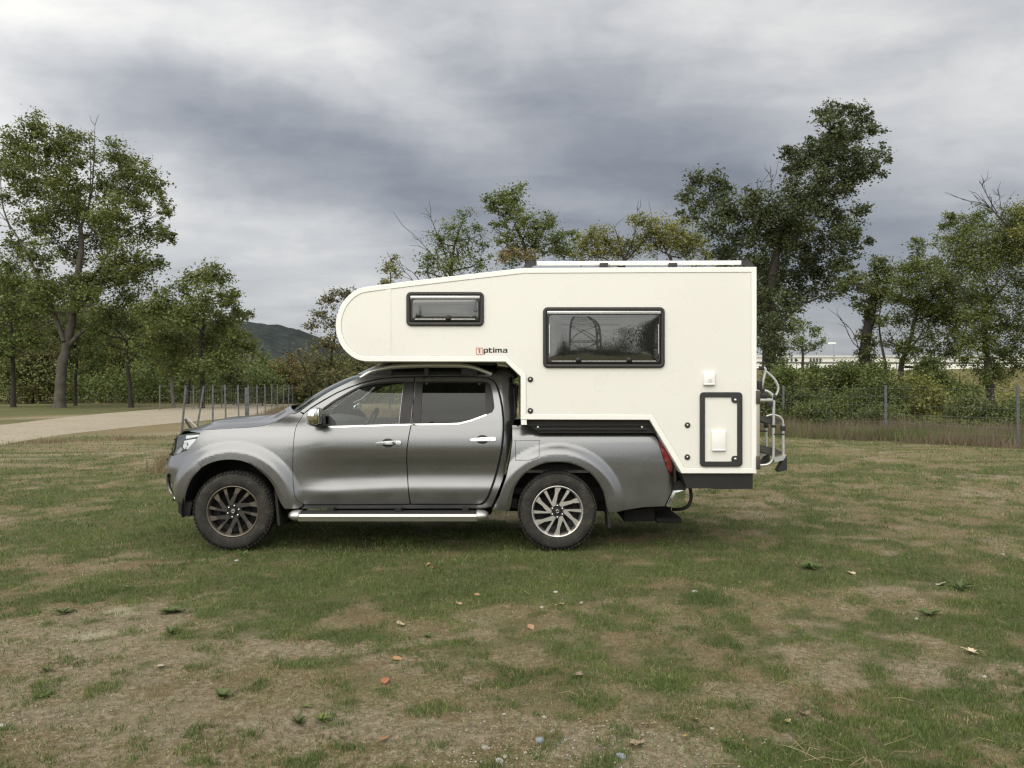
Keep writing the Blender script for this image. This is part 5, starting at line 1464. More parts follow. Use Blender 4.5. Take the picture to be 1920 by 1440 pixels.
# roof rails
for s_ in (1, -1):
    pts = catmull([(676, 709), (690, 700), (704, 694.2), (735, 688.3), (765, 686.2), (800, 685.4), (840, 685.3), (865, 686), (885, 688.8), (905, 695), (922, 702)], 4)
    e = []
    for (a, b) in pts:
        q = at(a, b, YC - 0.63); e.append((q.x, YC - s_ * 0.63, q.z))
    mb = MB(); mb.tube(e, [0.020 + 0.006 * math.sin(PI * i / (len(e) - 1)) for i in range(len(e))], 10); rr_ = mb.build('roof_rail', M_alu, T)
    mb = MB()
    for px_ in (720, 800, 880):
        q = at(px_, 692, YC - 0.63); mb.box((q.x, YC - s_ * 0.63, q.z - 0.028), (0.16 if px_ != 800 else 0.05, 0.03, 0.08), bevel=0.01)
    mb.build('rail_foot', M_blackpl, rr_)
q = at(928, 697, YC)
mb = MB(); mb.prism([(q.x - 0.06, q.z - 0.03), (q.x + 0.0, q.z + 0.055), (q.x + 0.05, q.z + 0.055), (q.x + 0.06, q.z - 0.03)], YC - 0.012, YC + 0.012); mb.build('roof_antenna', M_blackpl, T)

# door mirrors
for s_ in (1, -1):
    Ym = YC - s_ * 1.02
    def mp(a, b, d=0.0):
        q = at(a, b, YC - 1.02); return (q.x, q.z)
    cap = catmull([mp(577, 778), mp(580, 769), mp(588, 764.5), mp(597, 763.5), mp(600.5, 768), mp(600.5, 790), mp(597, 795), mp(588, 797), mp(579, 793)], 3, True)
    mb = MB()
    cx = sum(p[0] for p in cap) / len(cap); cz = sum(p[1] for p in cap) / len(cap)
    rings = [(0.35, -0.105), (0.75, -0.09), (0.95, -0.055), (1.0, 0.0), (0.98, 0.07), (0.8, 0.10)]
    n = len(cap); Vm = []
    for k_, yo in rings: Vm += [(cx + (x_ - cx) * k_, Ym + s_ * yo, cz + (z_ - cz) * k_) for x_, z_ in cap]
    Fm = [[j * n + i, j * n + (i + 1) % n, (j + 1) * n + (i + 1) % n, (j + 1) * n + i] for j in range(len(rings) - 1) for i in range(n)] + [list(range(n)), list(range((len(rings) - 1) * n, len(rings) * n))]
    mb.add(Vm, Fm, True); mr = mb.build('door_mirror', M_chrome, T)
    mb = MB(); mb.box((mp(600, 780)[0] + 0.005, Ym, mp(600, 780)[1]), (0.012, 0.17, 0.14), bevel=0.004); mb.build('mirror_glass', simple('mirror_silver', (0.7, 0.72, 0.73), 0.04, 1.0), mr)
    mb = MB()
    mb.prism(catmull([mp(572, 793), mp(580, 789), mp(597, 792), mp(604, 796), mp(604, 800), mp(590, 801), mp(577, 798)], 2, True), Ym + s_ * 0.07, YC - s_ * 0.80); mb.build('mirror_arm', M_blackpl, mr)
sail_px = [(601.5, 775.5), (613, 775.5), (620, 780), (627.5, 789.5), (629, 797.5), (604, 798)]
both_on('mirror_base', M_blackpl, sail_px, 'cab', fa, fb, inset=-0.002, rim=0.015)
both_on('quarter_glass', M_glassd, [(610, 780), (617, 781), (623, 790), (624, 795), (611, 795)], 'cab', fa, fb, inset=-0.0035, rim=0)

# bed side, filler flap, tail lamp
r_arch = catmull([(957.5, 950), (959.5, 935), (963.9, 917), (969, 907), (975, 897.5), (985, 887), (997, 878), (1011, 871.5), (1025, 868), (1040, 866.6), (1054, 866.8), (1070, 869), (1085, 873.5), (1100, 881.5), (1111, 891), (1119.5, 901.7), (1126, 912), (1131, 922), (1134.7, 936), (1138, 950), (1141.5, 961)], 3)
tl_px = [(1234, 826), (1238.5, 828), (1246, 840), (1254, 854.4), (1264, 871), (1273, 886.5), (1272.3, 895.5), (1265.5, 896.5), (1255.5, 888), (1249.5, 874), (1244, 858.3), (1238.5, 842)]
bed_px = [(960.5, 797.5), (991.7, 797), (1003, 806), (1011, 811), (1100, 811.5), (1190, 811.5), (1212, 812), (1226, 817), (1233, 825)] + [(1237.5, 842), (1243, 858.5), (1248.5, 874.5), (1254.5, 889), (1264.8, 898)] + [(1266, 903), (1262, 914), (1256, 927), (1250, 940), (1246, 949), (1225, 950), (1205.5, 951), (1178, 955), (1155, 960)] + r_arch[::-1][:-1] + [(955, 957), (940, 957.5), (925, 955), (927, 948), (936, 931), (949, 896), (956.5, 862), (961, 828)]
bed_uz = px2uz(bed_px, 'bed')
flap_px = catmull([(967, 829), (969, 827), (1008, 826.5), (1010.5, 829), (1010.5, 853), (1009, 856.5), (996, 861.5), (988, 862.5), (970, 862.5), (967, 860)], 2, True)
flap_uz = px2uz(flap_px, 'bed')
ba_, bb_ = both('bed_side', M_paint, bed_uz, 'bed', T, holes=[poly_offset(flap_uz, -0.004)], sp=0.018)
panel('fuel_flap', M_paint, flap_uz, 'bed', ba_, sp=0.022); panel('fuel_flap', M_paint, flap_uz, 'bed', bb_, side=-1, sp=0.022)
both('bed_inner', M_gap, px2uz([(961, 800), (1230, 815), (1262, 900), (1180, 950), (1141, 955)] + r_arch[::-1] + [(930, 950), (957, 862)], 'bed'), 'bed', T, inset=0.03, rim=0, sp=0.05)
tl_uz = px2uz(tl_px, 'bed')
tz = [p[1] for p in tl_uz]
ta, tb_ = both('tail_light', M_red, tl_uz, 'bed', T, rim=0.03, inset=-0.004)
# tailgate
zt0, zt1 = 0.60, 1.10
xt_ = XTAIL - 0.01
mb = MB(); mb.box((xt_ - 0.01, YC, 0.84), (0.05, 1.50, 0.50), bevel=0.02); mb.build('tailgate', M_paint, T)
mb = MB(); mb.box((0.80, YC, 0.80), (1.55, 1.46, 0.06)); mb.build('bed_floor', M_under, T)
# rear bumper
rb_px = [(1248.5, 947), (1256, 931), (1262, 919), (1273, 917.5), (1283, 916), (1285.5, 925), (1283, 938), (1276, 947), (1262, 950.5), (1250, 949.5)]
o = []
for (a, b) in rb_px:
    q = at(a, b, 8.2); o.append((q.x, q.z))
mb = MB()
for y0, y1, ins in ((YC - 0.80, YC - 0.74, 0.015), (YC - 0.74, YC + 0.74, 0.0), (YC + 0.74, YC + 0.80, 0.015)):
    mb.prism(poly_offset(o, ins) if ins else o, y0, y1, smooth=False)
rbm = mb.build('rear_bumper', M_chrome, T)
q0, q1 = at(1258, 899, 8.25), at(1284, 917, 8.25)
mb = MB(); mb.prism([(q0.x, q1.z), (q0.x + 0.02, q0.z - 0.02), (q0.x + 0.07, q0.z), (q1.x - 0.03, q0.z - 0.01), (q1.x, q1.z + 0.03), (q1.x - 0.01, q1.z)], YC - 0.76, YC + 0.76); mb.build('bumper_pad', M_blackpl, rbm)
# tow bar and hanging cable
def P3(a, b, Y): q = at(a, b, Y); return (q.x, q.y, q.z)
mb = MB(); a_, b_ = at(1168, 955, 8.6), at(1222, 975, 8.6)
mb.prism([(a_.x, a_.z), (at(1222, 948, 8.6).x, a_.z + 0.03), (at(1226, 970, 8.6).x, b_.z + 0.02), (at(1222, 975, 8.6).x, b_.z), (at(1182, 975, 8.6).x, b_.z), (a_.x, b_.z)], 8.5, 9.35); mb.build('spare_carrier', M_under, T)
tbm = MB(); tbm.box((at(1243, 0, 8.8).x, YC, at(0, 966, 8.8).z), (0.26, 0.95, 0.05), bevel=0.01); tbm.box((at(1243, 0, 8.8).x, YC, at(0, 956, 8.8).z), (0.20, 0.10, 0.06)); tow = tbm.build('tow_bar', M_under, T)
cable = catmull([P3(1284, 897, 8.35), P3(1289, 905, 8.35), P3(1294, 916, 8.35), P3(1296, 932, 8.35), P3(1293, 944, 8.35), P3(1285, 952, 8.35), P3(1272, 955, 8.4), P3(1262, 955, 8.5)], 4)
mb = MB(); mb.tube(cable, 0.018, 8); mb.build('trailer_cable', M_blackpl, T)

# wheel arch liners, chassis, axles
for (c, xc) in ((FWC, 'f'), (RWC, 'r')):
    for s_ in (1, -1):
        mb = MB(); n = 22; Rl = 0.515 if xc == 'f' else 0.50
        Vq = []
        for yy in (0.845, 0.42):
            for k in range(n + 1):
                q = R(-8) + (PI + R(16)) * k / n
                Vq.append((c[0] + Rl * math.cos(q), YC - s_ * yy, c[1] + Rl * math.sin(q)))
        Fq = [[k, k + 1, n + 2 + k, n + 1 + k] for k in range(n)] + [list(range(n + 1, 2 * n + 2))]
        mb.add(Vq, Fq); mb.build('wheel_liner', M_under, T)
mb = MB()
for s_ in (1, -1): mb.box((-1.0, YC - s_ * 0.45, 0.50), (4.9, 0.09, 0.14))
mb.box((-1.05, YC, 0.44), (2.2, 1.45, 0.09)); mb.box((-1.0, YC - 0.25, 0.36), (1.6, 0.6, 0.14), bevel=0.04); mb.box((-2.4, YC, 0.50), (0.9, 0.7, 0.2)); mb.box((0.1, YC, 0.55), (0.7, 1.3, 0.06)); mb.box((-0.3, YC + 0.1, 0.42), (0.7, 0.35, 0.2), bevel=0.03)
mb.tube([(RWC[0], YC - 0.75, RWC[1]), (RWC[0], YC + 0.75, RWC[1])], 0.05, 10); mb.tube([(FWC[0], YC - 0.75, FWC[1]), (FWC[0], YC + 0.75, FWC[1])], 0.04, 10)
mb.tube([(-2.6, YC + 0.2, 0.36), (RWC[0], YC, 0.42)], 0.035, 8); mb.tube([(-1.6, YC - 0.2, 0.34), (0.0, YC - 0.25, 0.37), (1.5, YC - 0.35, 0.40)], 0.035, 8)
mb.box((RWC[0], YC, RWC[1]), (0.25, 0.3, 0.28), bevel=0.05)
mb.build('chassis', M_under, T)
# mud flaps
for s_ in (1, -1):
    for (px_, y0_, y1_, tilt) in ((522, 912, 982, 6), (1137, 922, 986, 3)):
        a_, b_ = at(px_, y0_, 8.15), at(px_ + tilt, y1_, 8.15)
        mb = MB(); mb.prism([(a_.x - 0.012, a_.z), (a_.x + 0.012, a_.z), (b_.x + 0.014, b_.z), (b_.x - 0.010, b_.z)], YC - s_ * 0.88, YC - s_ * 0.62); mb.build('mud_flap', M_under, T)

# side steps
for s_ in (1, -1):
    Ys = YC - 0.98; yy = YC - s_ * 0.98
    X0, X1 = at(541, 0, Ys).x, at(915, 0, Ys).x; zt_, zb_ = at(0, 956.5, Ys).z, at(0, 977.5, Ys).z; zm = (zt_ + zb_) / 2
    st = MB()
    prof = [(0.0, zb_ - zm), (0.035, zb_ - zm + 0.006), (0.05, 0.0), (0.035, zt_ - zm - 0.035), (0.0, zt_ - zm - 0.028), (-0.13, zt_ - zm - 0.028), (-0.13, zb_ - zm)]
    xs_ = [X0 + 0.10, X1 - 0.10]
    st.add([(x_, yy - s_ * p[0], zm + p[1]) for x_ in xs_ for p in prof], [[i, (i + 1) % 7, 7 + (i + 1) % 7, 7 + i] for i in range(7)])
    sp_ = st.build('side_step', M_alu, T)
    tr = MB(); tr.box(((X0 + X1) / 2 + 0.0, yy + s_ * 0.05, zt_ - 0.034), (X1 - X0 - 0.20, 0.17, 0.022), bevel=0.006)
    for k in range(6): tr.box(((X0 + X1) / 2, yy + s_ * (0.0 + k * 0.022), zt_ - 0.0215), (X1 - X0 - 0.26, 0.008, 0.005))
    tr.build('step_tread', M_blackpl, sp_)
    for xa, xb, sg in ((X0, X0 + 0.11, 1), (X1 - 0.11, X1, -1)):
        ec = MB(); n = 12; Vq = []
        for j in range(6):
            f = j / 5; k_ = math.sqrt(max(0.0, 1 - (1 - f) ** 2)) * 0.55 + 0.45 if f < 1 else 1
            xq = xa + (xb - xa) * f if sg > 0 else xb - (xb - xa) * f
            for i in range(n):
                q = 2 * PI * i / n
                Vq.append((xq, yy + s_ * 0.04 - s_ * 0.098 * k_ * math.cos(q), zm + (zt_ - zb_) * 0.48 * k_ * math.sin(q)))
        ec.add(Vq, [[j * n + i, j * n + (i + 1) % n, (j + 1) * n + (i + 1) % n, (j + 1) * n + i] for j in range(5) for i in range(n)] + [list(range(n)), list(range(5 * n, 6 * n))], True)
        ec.build('step_end_cap', M_alu, sp_)
    br = MB()
    for xq in (-1.75, -1.1, -0.45): br.box((xq, YC - s_ * 0.75, 0.40), (0.06, 0.40, 0.05))
    br.build('step_bracket', M_under, sp_)

# ---- wheels
def wheel(c, s_, steer=0.0):
    w0 = empty('wheel', (0, 0, 0)); w0.parent = T
    yc = YC - s_ * 0.785
    w0.location = (c[0] - T.location.x, yc - T.location.y, c[1] - T.location.z)
    R0 = 0.380; H = 0.128
    def put(mb, nm, mt, par): return mb.build(nm, mt, par, world=False)
    mb = MB()
    prof = [(0.245, -H + 0.022), (0.256, -H + 0.006), (0.272, -H + 0.0), (0.300, -H - 0.007), (0.330, -H - 0.006), (0.345, -H + 0.0), (0.358, -H + 0.012), (0.366, -H + 0.026)]
    prof += [(R0 - 0.004, -H + 0.044), (R0, -0.05), (R0, 0.05), (R0 - 0.004, H - 0.044)] + [(r_, -y_) for r_, y_ in prof[::-1]]
    mb.lathe((0, 0, 0), prof, 72)
    ty = put(mb, 'tyre', M_rubber, w0)
    # tread and shoulder lugs
    mb = MB()
    for k in range(64):
        q = 2 * PI * k / 64
        for (yo, ro, ly, lt, dq) in ((-0.100, R0 - 0.004, 0.036, 0.021, 0), (-0.052, R0 + 0.001, 0.034, 0.024, 0.03), (0.0, R0 + 0.001, 0.034, 0.024, 0), (0.052, R0 + 0.001, 0.034, 0.024, 0.03), (0.100, R0 - 0.004, 0.036, 0.021, 0)):
            a = q + dq; rot = Matrix.Rotation(-a, 3, 'Y')
            mb.box((ro * math.cos(a), yo, ro * math.sin(a)), (0.009, ly, lt), rot)
        if k % 2 == 0:
            for sg in (-1, 1):
                mb.box((0.357 * math.cos(q), sg * (H - 0.010), 0.357 * math.sin(q)), (0.014, 0.005, 0.010), Matrix.Rotation(-q, 3, 'Y'))
    o = put(mb, 'tread_blocks', M_rubber, w0); o['kind'] = 'stuff'
    f = -s_                                             # outer face direction in y
    mb = MB(); mb.lathe((0, 0, 0), [(0.252, f * (H - 0.014)), (0.249, f * (H - 0.006)), (0.241, f * (H - 0.006)), (0.236, f * (H - 0.022)), (0.228, f * (H - 0.030)), (0.222, f * 0.02), (0.215, -f * 0.09)], 64)
    put(mb, 'rim', M_rimfront if c is FWC else M_rim, w0)
    mb = MB(); mb.lathe((0, 0, 0), [(0.235, f * (H - 0.028)), (0.222, f * 0.0), (0.12, f * 0.005), (0.001, f * 0.01)], 48); put(mb, 'rim_barrel', M_rimdark, w0)
    mb = MB(); mb.lathe((0, 0, 0), [(0.15, f * 0.028), (0.15, f * 0.018), (0.02, f * 0.016)], 40); put(mb, 'brake_disc', simple('brake_steel', (0.05, 0.047, 0.044), 0.5, 0.6, var=0.2), w0)
    # dark spoke star and hub
    def pol(r_, d): q = R(d) * (1 if s_ > 0 else -1) if s_ > 0 else PI - R(d); return (r_ * math.cos(q), r_ * math.sin(q))
    yf = f * (H - 0.030); yb = f * (H - 0.062)
    dk = MB(); fc = None
    hubo = [pol(0.078, 6 * k) for k in range(60)]
    dk.prism(hubo, f * (H - 0.040), f * (H - 0.075))
    spokes = []
    for k in range(6):
        a0 = 123 - 60 * k
        ap_ = [pol(0.052, a0 - 4), pol(0.068, a0 + 10)]
        thin_o = [pol(0.064, a0 + 14), pol(0.236, a0 + 2.6), pol(0.236, a0 - 6.0), pol(0.100, a0 - 3)]
        wide = [pol(0.100, a0 - 3.5), pol(0.165, a0 - 23), pol(0.236, a0 - 27.5), pol(0.236, a0 - 43), pol(0.172, a0 - 36), pol(0.064, a0 - 20), pol(0.058, a0 - 2)]
        spokes.append((thin_o, wide))
        vee = [pol(0.236, a0 + 2.6), pol(0.064, a0 + 15), pol(0.056, a0 + 5), pol(0.055, a0 - 8), pol(0.062, a0 - 20), pol(0.172, a0 - 36), pol(0.236, a0 - 43), pol(0.236, a0 - 27.5), pol(0.165, a0 - 23.5), pol(0.112, a0 - 7), pol(0.107, a0 - 2.5), pol(0.236, a0 - 6)]
        spokes[-1] = vee
        dk.prism(vee, f * (H - 0.034), yb)
    put(dk, 'spoke_sides', M_rimdark, w0)
    for vee in spokes:
        mb = MB()
        mb.prism(poly_offset(vee, 0.0016), f * (H - 0.0285), f * (H - 0.036))
        put(mb, 'spoke', M_rimfront if c is FWC else M_rim, w0)
    mb = MB(); mb.lathe((0, 0, 0), [(0.034, f * (H - 0.040)), (0.031, f * (H - 0.026)), (0.022, f * (H - 0.022)), (0.001, f * (H - 0.021))], 28); hc = put(mb, 'hub_cap', M_blackgl, w0)
    mb = MB(); mb.lathe((0, 0, 0), [(0.017, f * (H - 0.0215)), (0.016, f * (H - 0.019)), (0.013, f * (H - 0.019)), (0.012, f * (H - 0.0215))], 24); mb.box((0, f * (H - 0.019), 0), (0.040, 0.003, 0.006)); put(mb, 'hub_emblem', M_chrome, w0)
    for k in range(6):
        q = R(30 + 60 * k)
        mb = MB(); mb.lathe((0.056 * math.cos(q), 0, 0.056 * math.sin(q)), [(0.0105, f * (H - 0.040)), (0.0095, f * (H - 0.024)), (0.001, f * (H - 0.021))], 8); put(mb, 'wheel_nut', M_chrome, w0)
    w0.rotation_euler = (0, R(11 * (1 if s_ > 0 else -1)) if c is FWC else 0, R(steer))
    return w0
for c in (FWC, RWC):
    for s_ in (1, -1): wheel(c, s_, 3.0 if c is FWC else 0)

# ---- interior
mb = MB(); mb.box((-1.15, YC, 0.62), (1.9, 1.5, 0.08)); mb.build('cab_floor', M_dash, T)
ds = at(590, 790, 8.6)
mb = MB()
mb.prism(catmull([(-2.25, 1.18), (-2.1, 1.27), (-1.85, 1.26), (-1.70, 1.20), (-1.66, 1.05), (-1.75, 0.85), (-2.2, 0.8)], 4, True), YC - 0.74, YC + 0.74); mb.build('dashboard', M_dash, T)
sw = MB()
ang = R(28); c0 = Vector((-1.48, YC - 0.36, 1.20))
ring_ = []
for k in range(29):
    q = 2 * PI * k / 28; v_ = Vector((-math.sin(ang) * math.sin(q) * -1, math.cos(q), math.cos(ang) * math.sin(q))) * 0.185
    ring_.append(c0 + v_)
sw.tube(ring_, 0.016, 8, cap=False)
for q in (0, PI, 1.5 * PI):
    v_ = Vector((math.sin(ang) * math.sin(q), math.cos(q), math.cos(ang) * math.sin(q))) * 0.18; sw.tube([c0 - Vector((0.03, 0, 0.01)), c0 + v_], 0.014, 6)
sw.box(c0 - Vector((0.02, 0, 0.01)), (0.06, 0.13, 0.11), bevel=0.02)
sw.tube([c0 - Vector((0.02, 0, 0.01)), c0 + Vector((-0.3, 0, -0.14))], 0.03, 8)
sw.build('steering_wheel', M_dash, T)
def seat(x, y, wd):
    sb = MB()
    sb.box((x, y, 0.82), (0.52, wd, 0.16), bevel=0.05)
    sb.box((x + 0.34, y, 1.16), (0.15, wd * 0.96, 0.62), Matrix.Rotation(R(14), 3, 'Y'), bevel=0.05)
    so = sb.build('seat', M_seat, T)
    for k in ((0,) if wd < 0.8 else (-0.4, 0, 0.4)):
        hb = MB(); hb.box((x + 0.43, y + k, 1.535), (0.10, 0.25, 0.17), Matrix.Rotation(R(10), 3, 'Y'), bevel=0.035); hb.build('headrest', M_seat, so)
seat(-1.12, YC - 0.37, 0.5); seat(-1.12, YC + 0.37, 0.5); seat(-0.42, YC, 1.32)
for s_ in (1, -1):
    mb = MB(); mb.prism([(-1.93, 1.23), (-0.12, 1.23), (-0.12, 0.6), (-1.93, 0.6)], YC - s_ * 0.79, YC - s_ * 0.76); mb.build('door_card', M_dash, T)
mb = MB(); q = at(663, 748, 8.9); mb.box((-1.62, YC, 1.56), (0.03, 0.26, 0.08), bevel=0.015); mb.tube([(-1.62, YC, 1.58), (-1.66, YC, 1.66)], 0.01, 6); mb.build('interior_mirror', M_blackpl, T)
for s_ in (1, -1):
    mb = MB(); mb.tube([(-1.83, YC - s_ * 0.66, 1.40), (-1.74, YC - s_ * 0.655, 1.44), (-1.62, YC - s_ * 0.62, 1.54), (-1.58, YC - s_ * 0.61, 1.58)], 0.015, 6); mb.build('grab_handle', M_liner, T)
# ================================================================== CAMPER
M_cream = simple('cream_gloss_panel', (0.80, 0.785, 0.728), 0.30, var=0.006, scale=1.5, coat=0.35)
M_white = simple('white_trim', (0.88, 0.875, 0.83), 0.35, var=0.02, scale=3, coat=0.2)
M_whpl = simple('white_plastic', (0.86, 0.855, 0.82), 0.4, var=0.02)
M_frame = simple('black_window_frame', (0.025, 0.025, 0.024), 0.5, var=0.12, bump=0.1, bscale=260)
M_steelbr = simple('beige_rail_metal', (0.50, 0.46, 0.41), 0.42, 0.6, var=0.12, scale=14)
M_wtube = simple('silver_painted_tube', (0.66, 0.66, 0.64), 0.33, 0.55, var=0.05)
M_strip = simple('silver_strip', (0.72, 0.72, 0.71), 0.25, 0.7, var=0.03)
M_black = simple('black_painted_steel', (0.013, 0.013, 0.013), 0.55, var=0.2)
M_acr, t, out = new_mat('smoked_acrylic')
tr = t.n('ShaderNodeBsdfTransparent'); tr.inputs[0].default_value = (0.10, 0.105, 0.10, 1)
gl = t.n('ShaderNodeBsdfGlossy'); gl.inputs['Roughness'].default_value = 0.015; gl.inputs[0].default_value = (0.92, 0.93, 0.9, 1)
df = t.n('ShaderNodeBsdfDiffuse'); df.inputs[0].default_value = (0.05, 0.052, 0.048, 1)
fr = t.n('ShaderNodeFresnel'); t.put(fr.inputs[0], t.m('ADD', 2.15, t.m('MULTIPLY', t.n('ShaderNodeNewGeometry').outputs['Backfacing'], 1 / 2.15 - 2.15)))
m1 = t.n('ShaderNodeMixShader'); m1.inputs[0].default_value = 0.35
t.t.links.new(tr.outputs[0], m1.inputs[1]); t.t.links.new(df.outputs[0], m1.inputs[2])
mx = t.n('ShaderNodeMixShader'); t.t.links.new(fr.outputs[0], mx.inputs[0]); t.t.links.new(m1.outputs[0], mx.inputs[1]); t.t.links.new(gl.outputs[0], mx.inputs[2])


t.t.links.new(mx.outputs[0], out.inputs[0])

CN, CF = YC - 1.0, YC + 1.0            # near and far faces of the camper
def c2(a, b, Y=CN): q = at(a, b, Y); return (q.x, q.z)
nose = catmull([(689, 537.3), (672.5, 541.5), (656, 552), (641.5, 569), (632.5, 590), (629.6, 610), (632.5, 631), (642.5, 652), (657.5, 667), (671, 674.5), (685, 677.7)], 5)
body_px = [(1418.5, 500.5), (1340, 500.9), (1200, 501.4), (1080, 502), (982, 502.5), (930, 508.5), (850, 517.6), (770, 527)] + nose + [(760, 677.9), (850, 678), (947.5, 678.2), (976.4, 706), (976.4, 745), (976.4, 786.6), (1100, 787), (1218, 787.3), (1248, 837), (1278, 887.5), (1350, 887.6), (1418.5, 887.6), (1418.5, 760), (1418.5, 620)]
body = [c2(*p) for p in body_px]
CP = empty('truck_camper', ((c2(630, 600)[0] + c2(1418, 600)[0]) / 2, YC, c2(0, 887)[1]), 'cream white demountable camper with black framed windows carried on the pickup bed', 'camper')
in_x0, in_x1 = c2(762, 0)[0], c2(907, 0)[0]
w1 = (*c2(762, 611.5), *c2(907.5, 547.5)); w2 = (*c2(1018, 690), *c2(1246, 576))
hatch = (*c2(1312, 874.5), *c2(1391, 735.5))
def rr(bx, r): return rrect(bx[0], bx[1], bx[2], bx[3], r)
# side walls with real window openings
def wall(y, s_, holes):
    V, Fc = panel_data(body, holes, 0.12)
    P = np.stack([V[:, 0], np.full(len(V), y), V[:, 1]], 1)
    Fq = Fc if s_ > 0 else Fc[:, ::-1].copy()
    return link_mesh('side_wall', mesh_np('side_wall', P, Fq), M_cream, CP)
h1 = rr(w1, 0.045)(0.035); h2 = rr(w2, 0.045)(0.035)
wn_ = wall(CN, 1, [h1, h2]); wf_ = wall(CF, -1, [h1, h2])
mb = MB(); mb.prism(body, CN, CF, caps=(False, False)); mb.build('roof_and_floor_skin', M_white, CP)
# edge trims
n_b = len(body)
trim_in = poly_offset(body, 0.052)
for y, sg in ((CN, -1), (CF, 1)):
    mb = MB()
    rings = [(0.0, 0.0), (0.001, 0.004), (0.004, 0.006), (0.046, 0.006), (0.049, 0.005), (0.051, 0.0005)]
    mb.ring(lambda o: poly_offset(body, o), rings, ysign=sg, y=y)
    mb.build('edge_trim', M_white, CP)
    # nose cap seam strip
    a_, b_ = c2(724, 537), c2(733, 668)
    mb = MB(); mb.box(((a_[0] + b_[0]) / 2, y + sg * 0.0015, (a_[1] + b_[1]) / 2), (b_[0] - a_[0], 0.004, a_[1] - b_[1])); mb.build('nose_seam_strip', M_cream, CP)
# faint darker joint along the trim's inner edge
mb = MB(); mb.ring(lambda o: poly_offset(body, o), [(0.0515, 0.0006), (0.0545, 0.0006)], y=CN); mb.build('trim_joint', simple('joint_sealant', (0.50, 0.48, 0.43), 0.7), CP)

# windows
def cam_window(bx, parent, y, sg, strip, latch, vert):
    f = rr(bx, 0.045)
    mb = MB(); mb.ring(f, [(0.0, 0.0), (0.0, 0.014), (0.004, 0.021), (0.010, 0.024), (0.030, 0.024), (0.034, 0.020), (0.037, 0.006), (0.037, -0.03)], ysign=sg, y=y, smooth=True)
    wn = mb.build('window_frame', M_frame, CP)
    x0, z0, x1, z1 = bx
    mb = MB(); mb.ring(rrect(x0 + 0.037, z0 + 0.037, x1 - 0.037, z1 - 0.037, 0.012), [(0.0, 0.006), (0.012, 0.009), (0.020, 0.009), (0.022, 0.003)], ysign=sg, y=y); mb.build('inner_frame', M_blackgl, wn)
    mb = MB(); zt = z1 - 0.036
    mb.box(((x0 + x1) / 2, y + sg * 0.012, zt - 0.011), (x1 - x0 - 0.078, 0.012, 0.020), bevel=0.003); mb.box(((x0 + x1) / 2, y + sg * 0.016, zt - 0.0225), (x1 - x0 - 0.078, 0.006, 0.004)); mb.build('awning_strip', M_strip, wn)
    # pane: a bowed acrylic sheet with rounded, raised rim
    px0, pz0, px1, pz1 = x0 + 0.055, z0 + 0.062, x1 - 0.055, z1 - 0.070
    nxp, nzp = 24, 12; Vp = []
    for j in range(nzp + 1):
        for i in range(nxp + 1):
            a = i / nxp; b = j / nzp
            e = (1 - (2 * a - 1) ** 8) * (1 - (2 * b - 1) ** 6)
            Vp.append((px0 - 0.012 + (px1 - px0 + 0.024) * a, y + sg * (0.008 + 0.006 * e), pz0 - 0.012 + (pz1 - pz0 + 0.024) * b))
    Fp = [[j * (nxp + 1) + i, j * (nxp + 1) + i + 1, (j + 1) * (nxp + 1) + i + 1, (j + 1) * (nxp + 1) + i] for j in range(nzp) for i in range(nxp)]
    if sg > 0: Fp = [q[::-1] for q in Fp]
    mb = MB(); mb.add(Vp, Fp, True); mb.build('pane', M_acr, wn, fixn=False)
    mb = MB(); mb.ring(rrect(px0, pz0, px1, pz1, 0.035), [(-0.014, 0.012), (-0.010, 0.016), (0.0, 0.017), (0.002, 0.015)], ysign=sg, y=y, smooth=True); mb.build('pane_rim', M_frame, wn)
    mb = MB(); mb.box(((px0 + px1) / 2, y + sg * 0.0175, pz0 + 0.004), (px1 - px0 - 0.06, 0.003, 0.006))
    if vert:
        for xx in (px0 + 0.006, px1 - 0.006): mb.box((xx, y + sg * 0.0185, (pz0 + pz1) / 2 - 0.01), (0.006, 0.004, (pz1 - pz0) * 0.62))
    mb.build('drip_strip', M_strip, wn)
    for q in latch:
        mb = MB(); mb.lathe((px0 + (px1 - px0) * q, y + sg * 0.010, pz0 + 0.012), [(0.032, sg * 0.0), (0.028, sg * 0.010), (0.001, sg * 0.012)], 20); mb.build('latch', M_blackgl, wn)
    # shallow dark room behind the opening
    return wn
for y, sg in ((CN, -1), (CF, 1)):
    cam_window(w1, CP, y, sg, 1, (0.55,), False)
    cam_window(w2, CP, y, sg, 1, (0.27, 0.73), True)
# what shows dimly inside: floor, bed, pale blind, cupboard
mb = MB(); mb.box((c2(835, 0)[0], YC, c2(0, 640)[1]), (1.15, 1.9, 0.16), bevel=0.03); mb.build('bunk_mattress', simple('mattress_cloth', (0.10, 0.10, 0.09), 0.9), CP)
mb = MB(); mb.box((c2(1050, 0)[0], YC + 0.1, c2(0, 640)[1]), (0.12, 1.5, 0.60), bevel=0.02); mb.build('cupboard', simple('cupboard_board', (0.30, 0.29, 0.27), 0.6), CP)
mb = MB(); mb.box((c2(1180, 0)[0], YC, c2(0, 700)[1]), (1.2, 1.9, 0.05)); mb.build('camper_floor', simple('floor_board', (0.07, 0.065, 0.06), 0.8), CP)

